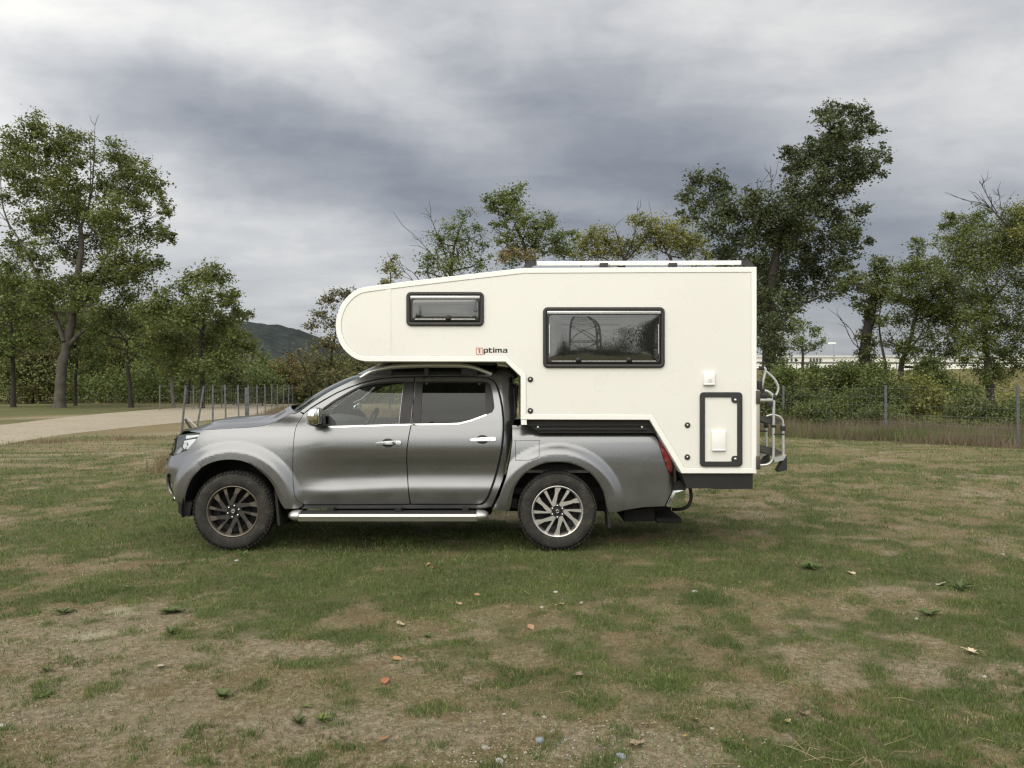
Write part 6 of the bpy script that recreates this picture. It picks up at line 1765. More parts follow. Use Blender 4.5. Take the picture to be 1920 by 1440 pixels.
# service hatch with a notched inner opening and two locks
x0, z0, x1, z1 = hatch
fo = rrect(x0, z0, x1, z1, 0.035)
def notched(off):
    a0, b0, a1, b1 = x0 + 0.046 + off, z0 + 0.046 + off, x1 - 0.046 - off, z1 - 0.046 - off
    k = 0.055; P = []
    P += [(a0, b0), (a1 - k + 0.0, b0)] + [(a1 - k + (0.03) * (1 - math.cos(q)), b0 + k - 0.03 + 0.03 * math.sin(q)) for q in np.linspace(0, PI / 2, 5)][0:5] + [(a1, b0 + k)]
    P += [(a1, b1 - k)] + [(a1 - k + 0.03 * (1 - math.cos(q)), b1 - k + 0.03 - 0.03 * math.sin(q)) for q in np.linspace(PI / 2, 0, 5)] + [(a1 - k, b1), (a0, b1)]
    return P
Vh, Fh = panel_data(fo(0.0), [notched(0.0)], 0.03)
mb = MB(); nv = len(Vh)
mb.add([(v[0], CN - 0.020, v[1]) for v in Vh], [list(map(int, f)) for f in Fh])
for lp, rev in ((fo(0.0), False), (notched(0.0), True)):
    n = len(lp); mb.add([(a, CN - 0.020, b) for a, b in lp] + [(a, CN + 0.002, b) for a, b in lp], [[i, (i + 1) % n, n + (i + 1) % n, n + i] for i in range(n)])
hf = mb.build('hatch_frame', M_frame, CP)
mb = MB(); mb.ring(fo, [(-0.001, 0.0), (0.002, 0.019), (0.008, 0.0215)], y=CN, smooth=True); mb.build('hatch_lip', M_frame, hf)
mb = MB(); mb.prism(notched(0.002), CN - 0.008, CN - 0.002); mb.build('hatch_door', M_cream, hf)
for zz_ in (z0 + 0.073, z1 - 0.073):
    mb = MB(); mb.lathe((x1 - 0.068, CN - 0.020, zz_), [(0.012, 0.0), (0.012, -0.006), (0.001, -0.007)], 16); mb.build('lock', M_strip, hf)
def vent(a0, b0, a1, b1, nm, lip):
    p0, p1 = c2(a0, b1), c2(a1, b0)
    mb = MB(); mb.box(((p0[0] + p1[0]) / 2, CN - 0.014, (p0[1] + p1[1]) / 2), (p1[0] - p0[0], 0.035, p1[1] - p0[1]), bevel=0.010); v = mb.build(nm, M_whpl, CP)
    mb = MB(); mb.box(((p0[0] + p1[0]) / 2, CN - 0.031, p0[1] + 0.012), (p1[0] - p0[0] - 0.01, 0.012, 0.010), bevel=0.004); mb.build('lip', M_whpl, v)
    return v
vent(1333.5, 807, 1360, 846, 'heater_vent', 1)
v = vent(1318, 698.5, 1340, 723, 'inlet_cover', 1)
q = c2(1330, 714); mb = MB(); mb.box((q[0], CN - 0.0325, q[1]), (0.035, 0.003, 0.035)); mb.build('cover_emboss', simple('cover_grey', (0.66, 0.66, 0.63), 0.5), v)
for (a, b) in ((994.3, 711.3), (994.3, 770), (1288.8, 797), (1288.5, 857)):
    for y, sg in ((CN, -1), (CF, 1)):
        q = c2(a, b); mb = MB(); mb.lathe((q[0], y, q[1]), [(0.027, 0.0), (0.027, sg * 0.008), (0.022, sg * 0.012), (0.010, sg * 0.012)], 20); bo = mb.build('anchor_bolt', M_frame, CP)
        mb = MB(); mb.lathe((q[0], y, q[1]), [(0.010, sg * 0.011), (0.009, sg * 0.017), (0.001, sg * 0.018)], 6); mb.build('bolt_head', M_strip, bo)

# lettering: a red boxed mark and heavy black letters
def lx(c): return c2(610 + c / 4.8, 0)[0]
def lz(c): return c2(0, 470 + c / 4.8)[1]
def letters(name, mat, polys, par=None):
    mb = MB()
    for pg in polys: mb.prism([(lx(a), lz(b)) for a, b in pg], CN - 0.0022, CN - 0.0002)
    return mb.build(name, mat, par or CP)
M_ink = simple('black_lettering', (0.012, 0.012, 0.012), 0.5); M_inkr = simple('red_lettering', (0.50, 0.085, 0.055), 0.5)
def bx_(a0, b0, a1, b1): return [(a0, b0), (a1, b0), (a1, b1), (a0, b1)]
lg = letters('logo_mark', M_inkr, [bx_(1357, 873, 1415, 878), bx_(1357, 931, 1415, 936), bx_(1357, 878, 1362, 931), bx_(1410, 878, 1415, 931), bx_(1377, 884, 1395, 894), bx_(1380, 897, 1393, 922)])
letters('letter_p', M_ink, [bx_(1424, 883, 1436, 934), bx_(1436, 883, 1458, 891), [(1452, 891), (1465, 888), (1465, 912), (1452, 909)], bx_(1436, 909, 1460, 918), [(1458, 883), (1465, 888), (1458, 891)], [(1460, 909), (1465, 912), (1460, 918)]])
letters('letter_t', M_ink, [bx_(1473, 874, 1486, 918), bx_(1468, 883, 1473, 891), bx_(1486, 883, 1502, 891), [(1486, 910), (1503, 909), (1503, 918), (1486, 918)]])
letters('letter_i', M_ink, [bx_(1509, 883, 1522, 918), bx_(1509, 872, 1522, 879)])
letters('letter_m', M_ink, [bx_(1529, 883, 1541, 918), bx_(1553, 891, 1564, 918), bx_(1576, 889, 1588, 918), bx_(1541, 883, 1584, 891), [(1584, 883), (1588, 889), (1584, 889)]])
letters('letter_a', M_ink, [bx_(1599, 883, 1632, 890), bx_(1625, 890, 1638, 918), [(1632, 883), (1638, 888), (1632, 890)], bx_(1597, 897, 1625, 903), bx_(1595, 903, 1606, 912), bx_(1597, 912, 1625, 918)])

# roof rails
for Yr, sg in ((CN + 0.10, 1), (CF - 0.10, -1)):
    def rp(a, b): q = at(a, b, CN + 0.10); return (q.x, Yr, q.z)
    z_ = rp(0, 493.5)[2]
    mb = MB(); xa, xb = rp(1004, 0)[0], rp(1391, 0)[0]
    mb.tube([(xa, Yr, rp(0, 493.9)[2]), (xb, Yr, rp(0, 492.6)[2])], 0.021, 12); ral = mb.build('roof_rail', M_white, CP)
    for (pts) in ([(981, 503), (983, 497.5), (988, 493), (996, 489.8), (1006, 489.6), (1006, 497.8), (999, 498.2), (997, 503)], [(1389, 488.4), (1400, 488.6), (1407, 491.5), (1412, 497), (1414, 502), (1398, 502), (1397, 497), (1389, 496.6)]):
        mb = MB(); mb.prism([(rp(*p)[0], rp(*p)[2]) for p in pts], Yr - 0.025, Yr + 0.025); mb.build('rail_end', M_frame, ral)
    for (a0, a1) in ((1124, 1140), (1253, 1269)):
        mb = MB(); mb.box(((rp(a0, 0)[0] + rp(a1, 0)[0]) / 2, Yr, rp(0, 497.5)[2]), (rp(a1, 0)[0] - rp(a0, 0)[0], 0.05, 0.045), bevel=0.006); mb.build('rail_clamp', M_frame, ral)

# bed adaptor, skirt and pad
a_, b_ = c2(983, 787, 8.02), c2(1218, 811, 8.02)
mb = MB(); mb.prism([c2(978, 787.2, 8.02), c2(1217.5, 787.2, 8.02), c2(1226, 800, 8.02), c2(1233, 812, 8.02), c2(1205, 811.6, 8.02), c2(1012, 811.6, 8.02), c2(1003, 806, 8.02), c2(992, 797.2, 8.02)], 8.00, 2 * YC - 8.0); ad = mb.build('bed_adaptor', M_black, CP)
mb = MB(); mb.box(((c2(1003, 0)[0] + c2(1215, 0)[0]) / 2, 7.985, c2(0, 805)[1]), (c2(1215, 0)[0] - c2(1003, 0)[0], 0.03, 0.016)); mb.box(((c2(990, 0)[0] + c2(1220, 0)[0]) / 2, 7.985, c2(0, 797.5)[1]), (c2(1220, 0)[0] - c2(990, 0)[0], 0.03, 0.010)); mb.build('adaptor_lip', M_black, ad)
for a in (1009, 1205.6):
    q = c2(a, 801.5); mb = MB(); mb.lathe((q[0], 7.985, q[1]), [(0.013, 0.0), (0.012, -0.010), (0.001, -0.011)], 8); mb.build('bolt_head', M_strip, ad)
mb = MB(); p0, p1 = c2(977, 796.5), c2(987.5, 786); mb.box(((p0[0] + p1[0]) / 2, CN + 0.03, (p0[1] + p1[1]) / 2), (p1[0] - p0[0], 0.06, p1[1] - p0[1])); mb.build('corner_bracket', M_white, CP)
mb = MB(); mb.prism([c2(1279, 888), c2(1413, 888), c2(1413, 917.5), c2(1340, 918), c2(1332, 916.5), c2(1291, 916.5), c2(1286, 906)], CN + 0.03, CF - 0.03); mb.build('rear_skirt', M_black, CP)
mb = MB(); mb.box(((c2(985, 0)[0] + c2(1215, 0)[0]) / 2, YC, 1.0), (c2(1215, 0)[0] - c2(985, 0)[0], 1.02, 0.56)); mb.build('lower_box', M_cream, CP)
# front pad under the overcab
mb = MB(); q0, q1 = at(705, 678, 8.6), at(935, 686, 8.6); mb.prism([(q0.x, q0.z), (q1.x, q0.z), (q1.x - 0.05, q1.z), (q0.x + 0.25, q1.z)], YC - 0.5, YC + 0.5); mb.build('overcab_pad', simple('pad_brown', (0.10, 0.09, 0.075), 0.9), CP)

# rear carrier: wall rails, bent tubes, wheel trays and cups
xr = c2(1418.5, 0)[0]
rack = empty('bike_rack', (0, 0, 0)); rack.parent = CP
rack.location = (xr - CP.location.x, 0, 0)
YA, YB2 = 8.42, 8.98
mb = MB()
p0, p1 = at(1412.5, 880, CN), at(1424.5, 731, CN)
mb.box(((p0.x + p1.x) / 2, CN + 0.02, (p0.z + p1.z) / 2), (p1.x - p0.x, 0.05, p1.z - p0.z), bevel=0.006); mb.build('corner_rail', M_steelbr, CP)
M_bronze = simple('dark_bronze', (0.09, 0.075, 0.065), 0.45, 0.5)
for b0, b1 in ((732, 757), (855, 880)):
    mb = MB(); c0_, c1_ = at(1417, b1, CN), at(1424.6, b0, CN); mb.box(((c0_.x + c1_.x) / 2, CN - 0.008, (c0_.z + c1_.z) / 2), (c1_.x - c0_.x, 0.03, c1_.z - c0_.z), bevel=0.005); mb.build('rail_clamp', M_bronze, CP)
def tubes(nm, lines, rad, mat, Y=None, par=rack):
    mb = MB()
    for Yq in ((YA, YB2 + 0.24) if Y is None else Y):
        for ln in lines:
            mb.tube(catmull([tuple((at(a, b, YA).x, Yq, at(a, b, YA).z)) for a, b in ln], 5), rad, 10)
    return mb.build(nm, mat, par)
tubes('carrier_tube', [[(1419, 733), (1432, 732.3), (1441, 735), (1448, 741), (1451, 748), (1450.8, 760), (1450.5, 800), (1450, 852), (1447, 864), (1440, 870.5), (1430, 872.3), (1419, 872.5)]], 0.0145, M_wtube)
tubes('upper_bar', [[(1417, 690.5), (1424, 690), (1431, 689), (1435, 692.5), (1434.5, 699), (1431, 714), (1427.5, 730)]], 0.0135, M_wtube)
tubes('upper_bar', [[(1434.5, 695), (1443, 702), (1452, 711), (1458, 722), (1459, 731), (1455.5, 740), (1451.5, 746)]], 0.0115, M_wtube)
mb = MB(); q0, q1 = at(1425, 750, YA), at(1449, 751, YA); mb.box(((q0.x + q1.x) / 2, YA, q0.z), (q1.x - q0.x, 0.03, 0.03), bevel=0.005); mb.build('cross_piece', M_wtube, rack)
mb = MB()
for (a, b, l, h) in ((1427, 690, 0.05, 0.04), (1428.5, 731, 0.05, 0.03), (1432, 742, 0.07, 0.05), (1424, 722, 0.05, 0.09), (1452, 745, 0.035, 0.05), (1450.5, 799, 0.042, 0.028), (1443, 758, 0.045, 0.05)):
    q = at(a, b, YA); mb.box((q.x, YA, q.z), (l, 0.05, h), bevel=0.008)
mb.build('clamp', M_frame, rack)
def tray(nm, pts, yspan):
    mb = MB(); P = [(at(a, b, YA).x, at(a, b, YA).z) for a, b in pts]
    mb.prism(P, yspan[0], yspan[1]); return mb.build(nm, M_traygrey, rack)
M_traygrey = simple('tray_grey', (0.085, 0.085, 0.082), 0.5, 0.4, var=0.15)
for nm, pts in (('folded_tray', [(1425, 779), (1452, 783), (1467, 788.5), (1463, 793.5), (1452, 797), (1425, 788)]), ('wheel_tray', [(1425, 834), (1455, 841), (1469, 848.5), (1463, 853.5), (1452, 856), (1425, 845)])):
    tray(nm, pts, (YA + 0.03, YB2 + 0.20))
tubes('tray_hoop', [[(1437, 780.5), (1445, 778), (1453, 778), (1462, 781.5), (1467, 787), (1468.6, 795), (1468.6, 806)]], 0.009, M_wtube, (YA,))
tubes('tray_post', [[(1468.6, 796), (1468.6, 826), (1468.8, 855)]], 0.0135, M_wtube, (YA, YB2))
mb = MB(); P = [(at(a, b, YA).x, at(a, b, YA).z) for a, b in [(1450, 858), (1472, 852.5), (1469, 862), (1450.5, 866.5)]]
for Yq in (YA, YB2):
    mb = MB(); mb.prism(P, Yq - 0.03, Yq + 0.03); mb.build('tray_plate', M_wtube, rack)
for Yq in (YA, YB2):
    mb = MB(); mb.prism([(at(a, b, YA).x, at(a, b, YA).z) for a, b in [(1472.5, 854), (1473, 880.5), (1457, 884), (1455.5, 880.5), (1463, 868)]], Yq - 0.05, Yq + 0.05); mb.build('wheel_cup', M_frame, rack)
    mb = MB()
    for (a, b, l, h) in ((1468, 803, 0.045, 0.05), (1460, 814, 0.11, 0.015)):
        q = at(a, b, YA); mb.box((q.x, Yq, q.z), (l, 0.04, h), bevel=0.005)
    mb.build('strap', M_frame, rack)
# ================================================================== SMALL THINGS ON THE MEADOW
def leaf_thing(px, py, L, col, label, seed, kind='maple', rot=None, name='fallen_leaf', cat='leaf', group='fallen leaves on the meadow'):
    r = random.Random(seed)
    X, Y = ground_px(px, py); Z = float(relief(np.array([X]), np.array([Y]))[0])
    if kind == 'maple': prof = [(0, -0.5), (0.14, -0.38), (0.36, -0.42), (0.30, -0.22), (0.52, -0.08), (0.34, 0.02), (0.38, 0.24), (0.18, 0.20), (0.0, 0.5)]
    else: prof = [(0, -0.5), (0.18, -0.40), (0.32, -0.2), (0.36, 0.02), (0.26, 0.26), (0.10, 0.42), (0.0, 0.5)]
    V = []; F = []
    rows = 3
    n = len(prof)
    for i, (a, b) in enumerate(prof):
        for sgn in (-1, -0.5, 0, 0.5, 1):
            curl = 0.16 * (abs(sgn) * a) ** 1.2 * 2 + 0.10 * abs(b) ** 2 + 0.03 * math.sin(b * 9 + sgn * 2)
            V.append((sgn * a * L, b * L, curl * L))
    for i in range(n - 1):
        for j in range(4): F.append([i * 5 + j, i * 5 + j + 1, (i + 1) * 5 + j + 1, (i + 1) * 5 + j])
    root = empty(name, (X, Y, Z + 0.012), label, cat, group)
    root.rotation_euler = (r.uniform(-0.35, 0.5), r.uniform(-0.35, 0.35), r.uniform(0, 6.28) if rot is None else rot)
    m = simple(name + '_colour', col, 0.7, var=0.35, scale=30)
    mb = MB(); mb.add(V, F, True); mb.build('blade', m, root, world=False)
    mb = MB(); mb.tube([(0, -0.48 * L, 0.03 * L), (0.03 * L, -0.75 * L, 0.05 * L), (0.09 * L, -0.95 * L, 0.02 * L)], [0.0022, 0.0018, 0.0014], 4); mb.build('stalk', m, root, world=False)
LV = [(722, 1284, 0.085, (0.34, 0.13, 0.055), 'curled orange brown leaf in the centre foreground, the largest of the fallen leaves', 'oval'), (720, 1394, 0.060, (0.32, 0.16, 0.07), 'small orange brown leaf at the bottom edge of the photo', 'maple'),
      (1304, 1353, 0.062, (0.58, 0.42, 0.16), 'bright yellow leaf lying on the bare soil at the lower right', 'oval'), (1212, 1366, 0.062, (0.42, 0.30, 0.16), 'tan rolled leaf just left of the bright yellow leaf', 'oval'), (1286, 1387, 0.035, (0.55, 0.32, 0.10), 'tiny amber leaf just below the bright yellow leaf', 'oval'),
      (1823, 1223, 0.088, (0.66, 0.54, 0.36), 'pale cream leaf on the bare patch near the right edge', 'maple'), (1084, 1272, 0.085, (0.27, 0.19, 0.13), 'dull brown curled leaf at the end of the green strip', 'maple'), (1051, 1134, 0.075, (0.60, 0.46, 0.20), 'small yellow leaf on the stony patch in the middle of the meadow', 'oval'),
      (814, 1064, 0.085, (0.40, 0.21, 0.09), 'orange leaf in the green grass below the side step', 'maple'), (801, 1059, 0.070, (0.36, 0.20, 0.10), 'rust leaf just left of the orange leaf below the side step', 'maple'), (895, 1115, 0.075, (0.40, 0.24, 0.12), 'tan leaf in the bright green strip below the truck', 'oval'),
      (995, 1174, 0.080, (0.36, 0.22, 0.12), 'brown leaf standing on edge at the left end of a grass strip', 'oval'), (1596, 1077, 0.095, (0.55, 0.45, 0.28), 'pale leaf in green grass below the camper rear', 'maple'), (1764, 1097, 0.14, (0.58, 0.53, 0.42), 'long pale leaf beside a green tuft near the right edge', 'oval'),
      (1476, 1351, 0.070, (0.46, 0.36, 0.17), 'yellowish leaf beside a dark crumpled leaf at the lower right', 'oval'), (1508, 1338, 0.075, (0.20, 0.14, 0.09), 'dark crumpled leaf at the lower right', 'maple'), (240, 1101, 0.11, (0.42, 0.36, 0.25), 'grey tan leaf in the grass at the left', 'oval'),
      (302, 1256, 0.080, (0.48, 0.40, 0.29), 'pale leaf at the edge of the bare soil on the left', 'oval'), (751, 1174, 0.10, (0.50, 0.40, 0.26), 'pale tan leaf at the edge of green in the middle', 'oval'), (745, 1239, 0.075, (0.42, 0.24, 0.10), 'rust coloured leaf on the grey bare patch in the middle', 'oval'),
      (1195, 1402, 0.10, (0.33, 0.24, 0.15), 'crumpled brown leaf on the gravelly soil at the bottom', 'maple'), (860, 1130, 0.085, (0.46, 0.33, 0.2), 'faded leaf below the bright green strip', 'maple')]
for i, (px, py, L, col, lb, kd) in enumerate(LV): leaf_thing(px, py, L * 0.8, tuple(q * 0.85 for q in col), lb, 300 + i, kd)

def stone(px, py, s, col, label, seed):
    X, Y = ground_px(px, py); Z = float(relief(np.array([X]), np.array([Y]))[0])
    bm = bmesh.new(); bmesh.ops.create_icosphere(bm, subdivisions=2, radius=1)
    r = random.Random(seed); ax = [r.uniform(0.75, 1.25) for _ in range(3)]
    for v in bm.verts:
        n = 1 + 0.18 * math.sin(v.co.x * 3 + seed) * math.cos(v.co.y * 2.6 + seed * 2) + 0.08 * math.sin(v.co.z * 6 + seed)
        v.co = Vector((v.co.x * ax[0] * 1.2, v.co.y * ax[1], v.co.z * 0.62)) * n * s
    me = bpy.data.meshes.new('stone'); bm.to_mesh(me); bm.free()
    me.polygons.foreach_set('use_smooth', [True] * len(me.polygons))
    o = link_mesh('stone', me, simple('stone_colour', tuple(q * 0.6 for q in col), 0.85, var=0.3, scale=30, bump=0.4, bscale=60))
    o.location = (X, Y, Z + s * 0.18); o.rotation_euler = (0, 0, r.uniform(0, 6))
    tag(o, label, 'stone', 'stones lying on the bare soil')
ST = [(1165, 1421, 0.030, (0.40, 0.44, 0.48), 'blue grey rounded stone at the bottom right of centre'), (1012, 1392, 0.036, (0.33, 0.36, 0.38), 'flat grey stone half sunk in gravelly soil at the bottom'), (937, 1433, 0.032, (0.60, 0.57, 0.50), 'white oblong stone at the bottom edge'),
      (947, 1426, 0.022, (0.58, 0.54, 0.46), 'small white stone touching the white oblong one'), (910, 1407, 0.024, (0.46, 0.42, 0.36), 'tan flat stone above the white oblong one'), (945, 1343, 0.018, (0.66, 0.65, 0.58), 'small white stone beside a grass tuft'), (1020, 1347, 0.018, (0.62, 0.58, 0.48), 'small cream stone left of the rolled leaf'),
      (1335, 1364, 0.016, (0.62, 0.60, 0.54), 'little white pebble right of the bright yellow leaf'), (1060, 1390, 0.020, (0.40, 0.37, 0.32), 'grey brown stone right of the flat grey one'), (1042, 1108, 0.026, (0.60, 0.60, 0.52), 'pale stone in bright grass below the rear wheel'), (1303, 1108, 0.032, (0.62, 0.60, 0.52), 'white stone on the stony patch to the right of centre'),
      (1090, 1131, 0.026, (0.55, 0.52, 0.44), 'cream stone right of the small yellow leaf'), (1016, 1138, 0.028, (0.58, 0.54, 0.46), 'pale stone left of the small yellow leaf'), (1718, 1161, 0.024, (0.62, 0.60, 0.52), 'white stone on the dry grass to the right'), (1846, 1268, 0.022, (0.60, 0.56, 0.48), 'white stone on the bare patch near the right edge'),
      (1880, 1042, 0.030, (0.60, 0.58, 0.50), 'pale stone in the grass at the far right'), (444, 1051, 0.026, (0.60, 0.58, 0.54), 'pale pebble in the grass below the front wheel'), (4, 1366, 0.024, (0.62, 0.58, 0.48), 'cream stone at the left edge of the bare soil')]
for i, a in enumerate(ST): stone(a[0], a[1], a[2] * 0.62, *a[3:], 500 + i)
# countless small pebbles on the bare soil
r = np.random.default_rng(44); C = []
for (px, py, rx, ry, n) in ((1040, 1400, 190, 40, 240), (1320, 1410, 180, 40, 120), (900, 1420, 120, 30, 160), (1110, 1128, 170, 10, 80), (1800, 1250, 150, 40, 80), (120, 1330, 260, 90, 200), (1100, 1370, 250, 40, 80)):
    for _ in range(n):
        a, b = px + r.normal() * rx * 0.6, min(1438, py + r.normal() * ry * 0.7)
        if b < 1000: continue
        C.append(ground_px(a, b))
C = np.array(C); Z = relief(C[:, 0], C[:, 1])
ico = np.array([(1, 0, 0), (-1, 0, 0), (0, 1, 0), (0, -1, 0), (0, 0, 0.6), (0, 0, -0.6)], dtype=float)
tri = np.array([(0, 2, 4), (2, 1, 4), (1, 3, 4), (3, 0, 4), (2, 0, 5), (1, 2, 5), (3, 1, 5), (0, 3, 5)])
k = len(C); S = 0.0028 + 0.0055 * r.random(k) ** 2.2
rot = r.random(k) * 6.28
V = np.empty((k, 6, 3))
jj = ico[None] * (0.7 + 0.6 * r.random((k, 6, 1)))
V[:, :, 0] = (jj[:, :, 0] * np.cos(rot)[:, None] - jj[:, :, 1] * np.sin(rot)[:, None]) * S[:, None] + C[:, 0:1]
V[:, :, 1] = (jj[:, :, 0] * np.sin(rot)[:, None] + jj[:, :, 1] * np.cos(rot)[:, None]) * S[:, None] * 0.8 + C[:, 1:2]
V[:, :, 2] = jj[:, :, 2] * S[:, None] + Z[:, None] + 0.002
F = (tri[None] + (np.arange(k) * 6)[:, None, None]).reshape(-1, 3)
M_peb = leaf_mat('pebbles', (0.16, 0.14, 0.11), (0.36, 0.33, 0.27), (0.40, 0.37, 0.31), 0.0, 3, 1.1)
tag(link_mesh('pebbles', mesh_np('pebbles', V.reshape(-1, 3), F), M_peb), 'scattered pebbles on the bare soil', kind='stuff')

# broad-leaved weeds
def weed(px, py, s, col, label, seed, upright=0.5, name='weed', nl=18, ratio=0.36):
    r = random.Random(seed); X, Y = ground_px(px, py); Z = float(relief(np.array([X]), np.array([Y]))[0])
    root = empty(name, (X, Y, Z), label, 'weed', 'weeds growing in the meadow')
    col = (col[0] * 0.55, col[1] * 0.53, col[2] * 0.36)
    m = leaf_mat('weed_leaf', tuple(c * 0.9 for c in col), tuple(c * 1.3 for c in col), tuple(min(1, c * 1.9) for c in col), 0.2, 8)
    mesh = None
    for i in range(nl):
        q = 2 * PI * i / nl * 2.4 + r.uniform(-0.4, 0.4); el = R(r.uniform(8, 65) * upright + 6); L = 0.72 * s * r.uniform(0.6, 1.1)
        if mesh is None or i % 6 == 0:
            mb = MB(); V = []; k = 5
            for j in range(k + 1):
                f = j / k; wd = ratio * math.sin(PI * min(1, f * 0.93 + 0.07)) ** 0.8 * (0.9 + 0.2 * r.random()) + 0.01
                for sg in (-0.5, 0, 0.5): V.append((f, sg * wd, -0.22 * f * f * r.uniform(0.7, 1.3) + abs(sg) * 0.10 * wd * 2))
            mb.add(V, [[j * 3 + a, j * 3 + a + 1, (j + 1) * 3 + a + 1, (j + 1) * 3 + a] for j in range(k) for a in range(2)], True)
            o = mb.build('leaf', m, root, fixn=False, world=False); mesh = o.data
        else:
            o = bpy.data.objects.new('leaf', mesh); COL.objects.link(o); o.parent = root
        o.rotation_euler = (r.uniform(-0.3, 0.3), -el, q); o.scale = (L, L, L); o.location = (0, 0, 0.004)
WD = [(416, 1312, 0.085, (0.075, 0.095, 0.050), 'blue green broad leaved weed on bare soil in the left foreground', 0.8, 26, 0.42), (560, 1360, 0.080, (0.050, 0.075, 0.035), 'dark tufted weed left of a lighter one in the foreground', 0.95, 26, 0.2), (603, 1357, 0.080, (0.095, 0.125, 0.045), 'light green spiky weed in the centre left foreground', 0.85, 24, 0.2),
      (85, 1305, 0.075, (0.070, 0.100, 0.040), 'low rosette weed on the bare soil at the left', 0.4, 18, 0.26), (86, 1260, 0.075, (0.065, 0.075, 0.035), 'dark low weed above the rosette on the left', 0.6, 18, 0.24), (320, 1150, 0.13, (0.060, 0.085, 0.035), 'spreading weed beside the white patches on the left', 0.6, 26, 0.28), (120, 1152, 0.12, (0.060, 0.085, 0.036), 'ragged weed at the left where the bare soil begins', 0.7, 24, 0.22),
      (800, 1192, 0.08, (0.06, 0.09, 0.035), 'small weed at the rim of the brown patch in the middle', 0.7, 16, 0.25), (1520, 1068, 0.16, (0.055, 0.095, 0.040), 'lush tuft of weed in the grass below the camper rear', 0.7, 30, 0.2), (1800, 1105, 0.15, (0.055, 0.080, 0.036), 'dark weed beside the long pale leaf on the right', 0.8, 26, 0.22), (455, 1042, 0.10, (0.080, 0.115, 0.045), 'bright weed growing right below the front wheel', 0.9, 20, 0.24),
      (1740, 1153, 0.13, (0.055, 0.090, 0.035), 'low spreading weed at the right in the dry grass', 0.6, 26, 0.2), (575, 1330, 0.05, (0.10, 0.13, 0.055), 'tiny pale green weed just above the two foreground weeds', 0.5, 14, 0.35), (1362, 1395, 0.06, (0.055, 0.080, 0.035), 'small green tuft on the stony soil at the lower right', 0.9, 18, 0.15), (320, 1195, 0.09, (0.06, 0.085, 0.036), 'upright weed in the left foreground below the white patches', 0.9, 18, 0.22)]
for i, (px, py, s, col, lb, up, nl, ra2) in enumerate(WD): weed(px, py, s, col, lb, 700 + i, up, nl=nl, ratio=ra2)

# dry stalks in a heap at the lower right, and single straws
r = np.random.default_rng(9)
tb = Tubes()
def straw(px, py, L, el):
    X, Y = ground_px(px, py); Z = float(relief(np.array([X]), np.array([Y]))[0])
    a = r.random() * 6.28; d = np.array([math.cos(a) * math.cos(el), math.sin(a) * math.cos(el) * 0.8, math.sin(el)])
    p0 = np.array([X, Y, Z + 0.006]); p1 = p0 + d * L * 0.5 + np.array([0, 0, 0.01]) + r.normal(size=3) * 0.012; p2 = p0 + d * L + r.normal(size=3) * 0.02
    p2[2] = max(p2[2], Z + 0.004); tb.add([p0, p1, p2], [0.0012, 0.0010, 0.0007], 4)
for _ in range(36): straw(1590 + r.normal() * 55, min(1436, 1410 + r.normal() * 18), 0.06 + 0.12 * r.random(), 0.05 + 0.35 * r.random())
for _ in range(130): straw(r.uniform(0, 1920), r.uniform(1090, 1436), 0.05 + 0.07 * r.random(), 0.02 + 0.3 * r.random() ** 2)
tag(link_mesh('straw', mesh_np('straw', np.concatenate(tb.V), np.concatenate(tb.F), True), M_straw), 'dry stalks and straws lying on the meadow', kind='stuff')

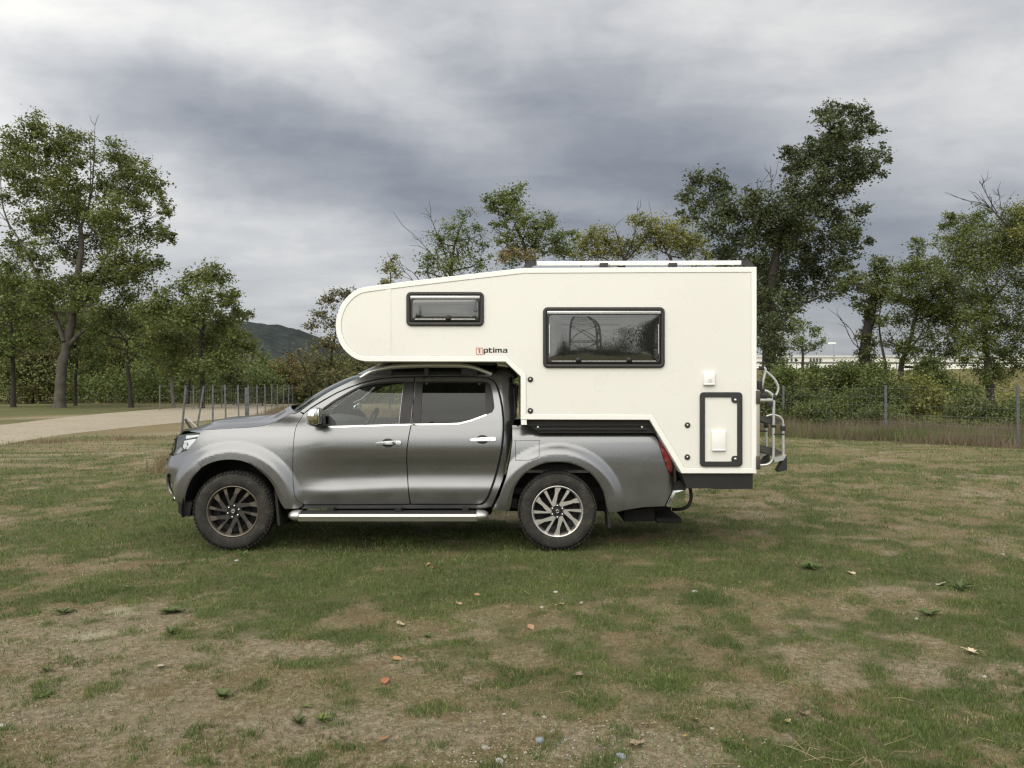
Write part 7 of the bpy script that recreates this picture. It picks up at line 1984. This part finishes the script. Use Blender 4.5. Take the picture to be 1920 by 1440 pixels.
# ---------------------------------------------------------------- what the windows mirror: trees and a lattice pylon across the meadow behind the camera
MT = [(-16, -26, 7, 'broad green tree mirrored at the left of the camper window'), (9.2, -27, 8.0, 'dark tree mirrored at the right of the camper window'), (-8, -34, 5.5, 'olive tree mirrored beside the pylon in the camper window'), (2.5, -34, 4.6, 'low olive tree mirrored in the camper window left of the pylon'),
      (6.0, -36, 4.4, 'low tree mirrored below the pylon in the camper window'), (17, -26, 9.5, 'tall dark tree mirrored at the far right of the camper window'), (-28, -30, 9, 'green tree mirrored in the truck bonnet'), (26, -30, 9, 'dark tree mirrored in the back of the camper window')]
protos = []
for i, (x, y, h, lb) in enumerate(MT):
    if i < 2:
        rg = np.random.default_rng(900 + i)
        root = empty('tree', (x, y, 0), lb, 'tree', 'trees across the meadow seen only in the windows')
        tb = Tubes(); tb.add([(x, y, -0.1), (x + 0.1, y, h * 0.35), (x, y, h * 0.75)], [0.28, 0.2, 0.06], 8)
        C = []
        for _ in range(34):
            c_ = np.array([x, y, h * 0.52]) + rg.normal(size=3) * np.array([h * 0.2, h * 0.2, h * 0.18]); tb.add([(x, y, h * 0.38), tuple((c_ + np.array([x, y, h * 0.4])) / 2), tuple(c_)], [0.08, 0.05, 0.02], 4)
            C.append(c_ + rg.normal(size=(1100, 3)) * 0.085 * h)
        tb.build('trunk', M_bark, root); V, F = leaves_mesh(np.concatenate(C), 0.13, rg); link_mesh('crown', mesh_np('crown', V, F), [L_mid, L_dark][i], root)
        protos.append((root, h))
    else:
        src, h0 = protos[i % 2]
        root = src.copy(); COL.objects.link(root); root.location = (x, y, 0); root.rotation_euler = (0, 0, i * 1.3); root.scale = (h / h0,) * 3; root['label'] = lb
        for ch in list(src.children):
            d = ch.copy(); COL.objects.link(d); d.parent = root
py_ = empty('lattice_pylon', (10.6, -110, 0), 'steel lattice pylon mirrored in the large camper window', 'pylon')
mb = MB(); x, y = 10.6, -110
def pw(z): return 3.1 - 1.9 * min(1, z / 30)
lv = [0, 4, 8, 11.5, 15, 18, 21, 24, 27, 30]
cs = lambda z: [(x - pw(z), y - pw(z), z), (x + pw(z), y - pw(z), z), (x + pw(z), y + pw(z), z), (x - pw(z), y + pw(z), z)]
for a, b in zip(lv[:-1], lv[1:]):
    A, B = cs(a), cs(b)
    for i in range(4):
        mb.tube([A[i], B[i]], 0.14, 4, smooth=False); mb.tube([A[i], B[(i + 1) % 4]], 0.07, 4, smooth=False); mb.tube([A[(i + 1) % 4], B[i]], 0.07, 4, smooth=False); mb.tube([B[i], B[(i + 1) % 4]], 0.07, 4, smooth=False)
mb.build('lattice', M_galv, py_)
mb = MB()
for z in (12.5, 22, 27):
    for sg in (-1, 1):
        mb.tube([(x, y, z), (x + sg * 6, y, z + 0.3)], 0.12, 4); mb.tube([(x, y, z + 1.5), (x + sg * 6, y, z + 0.3)], 0.08, 4)
mb.build('cross_arm', M_galv, py_)
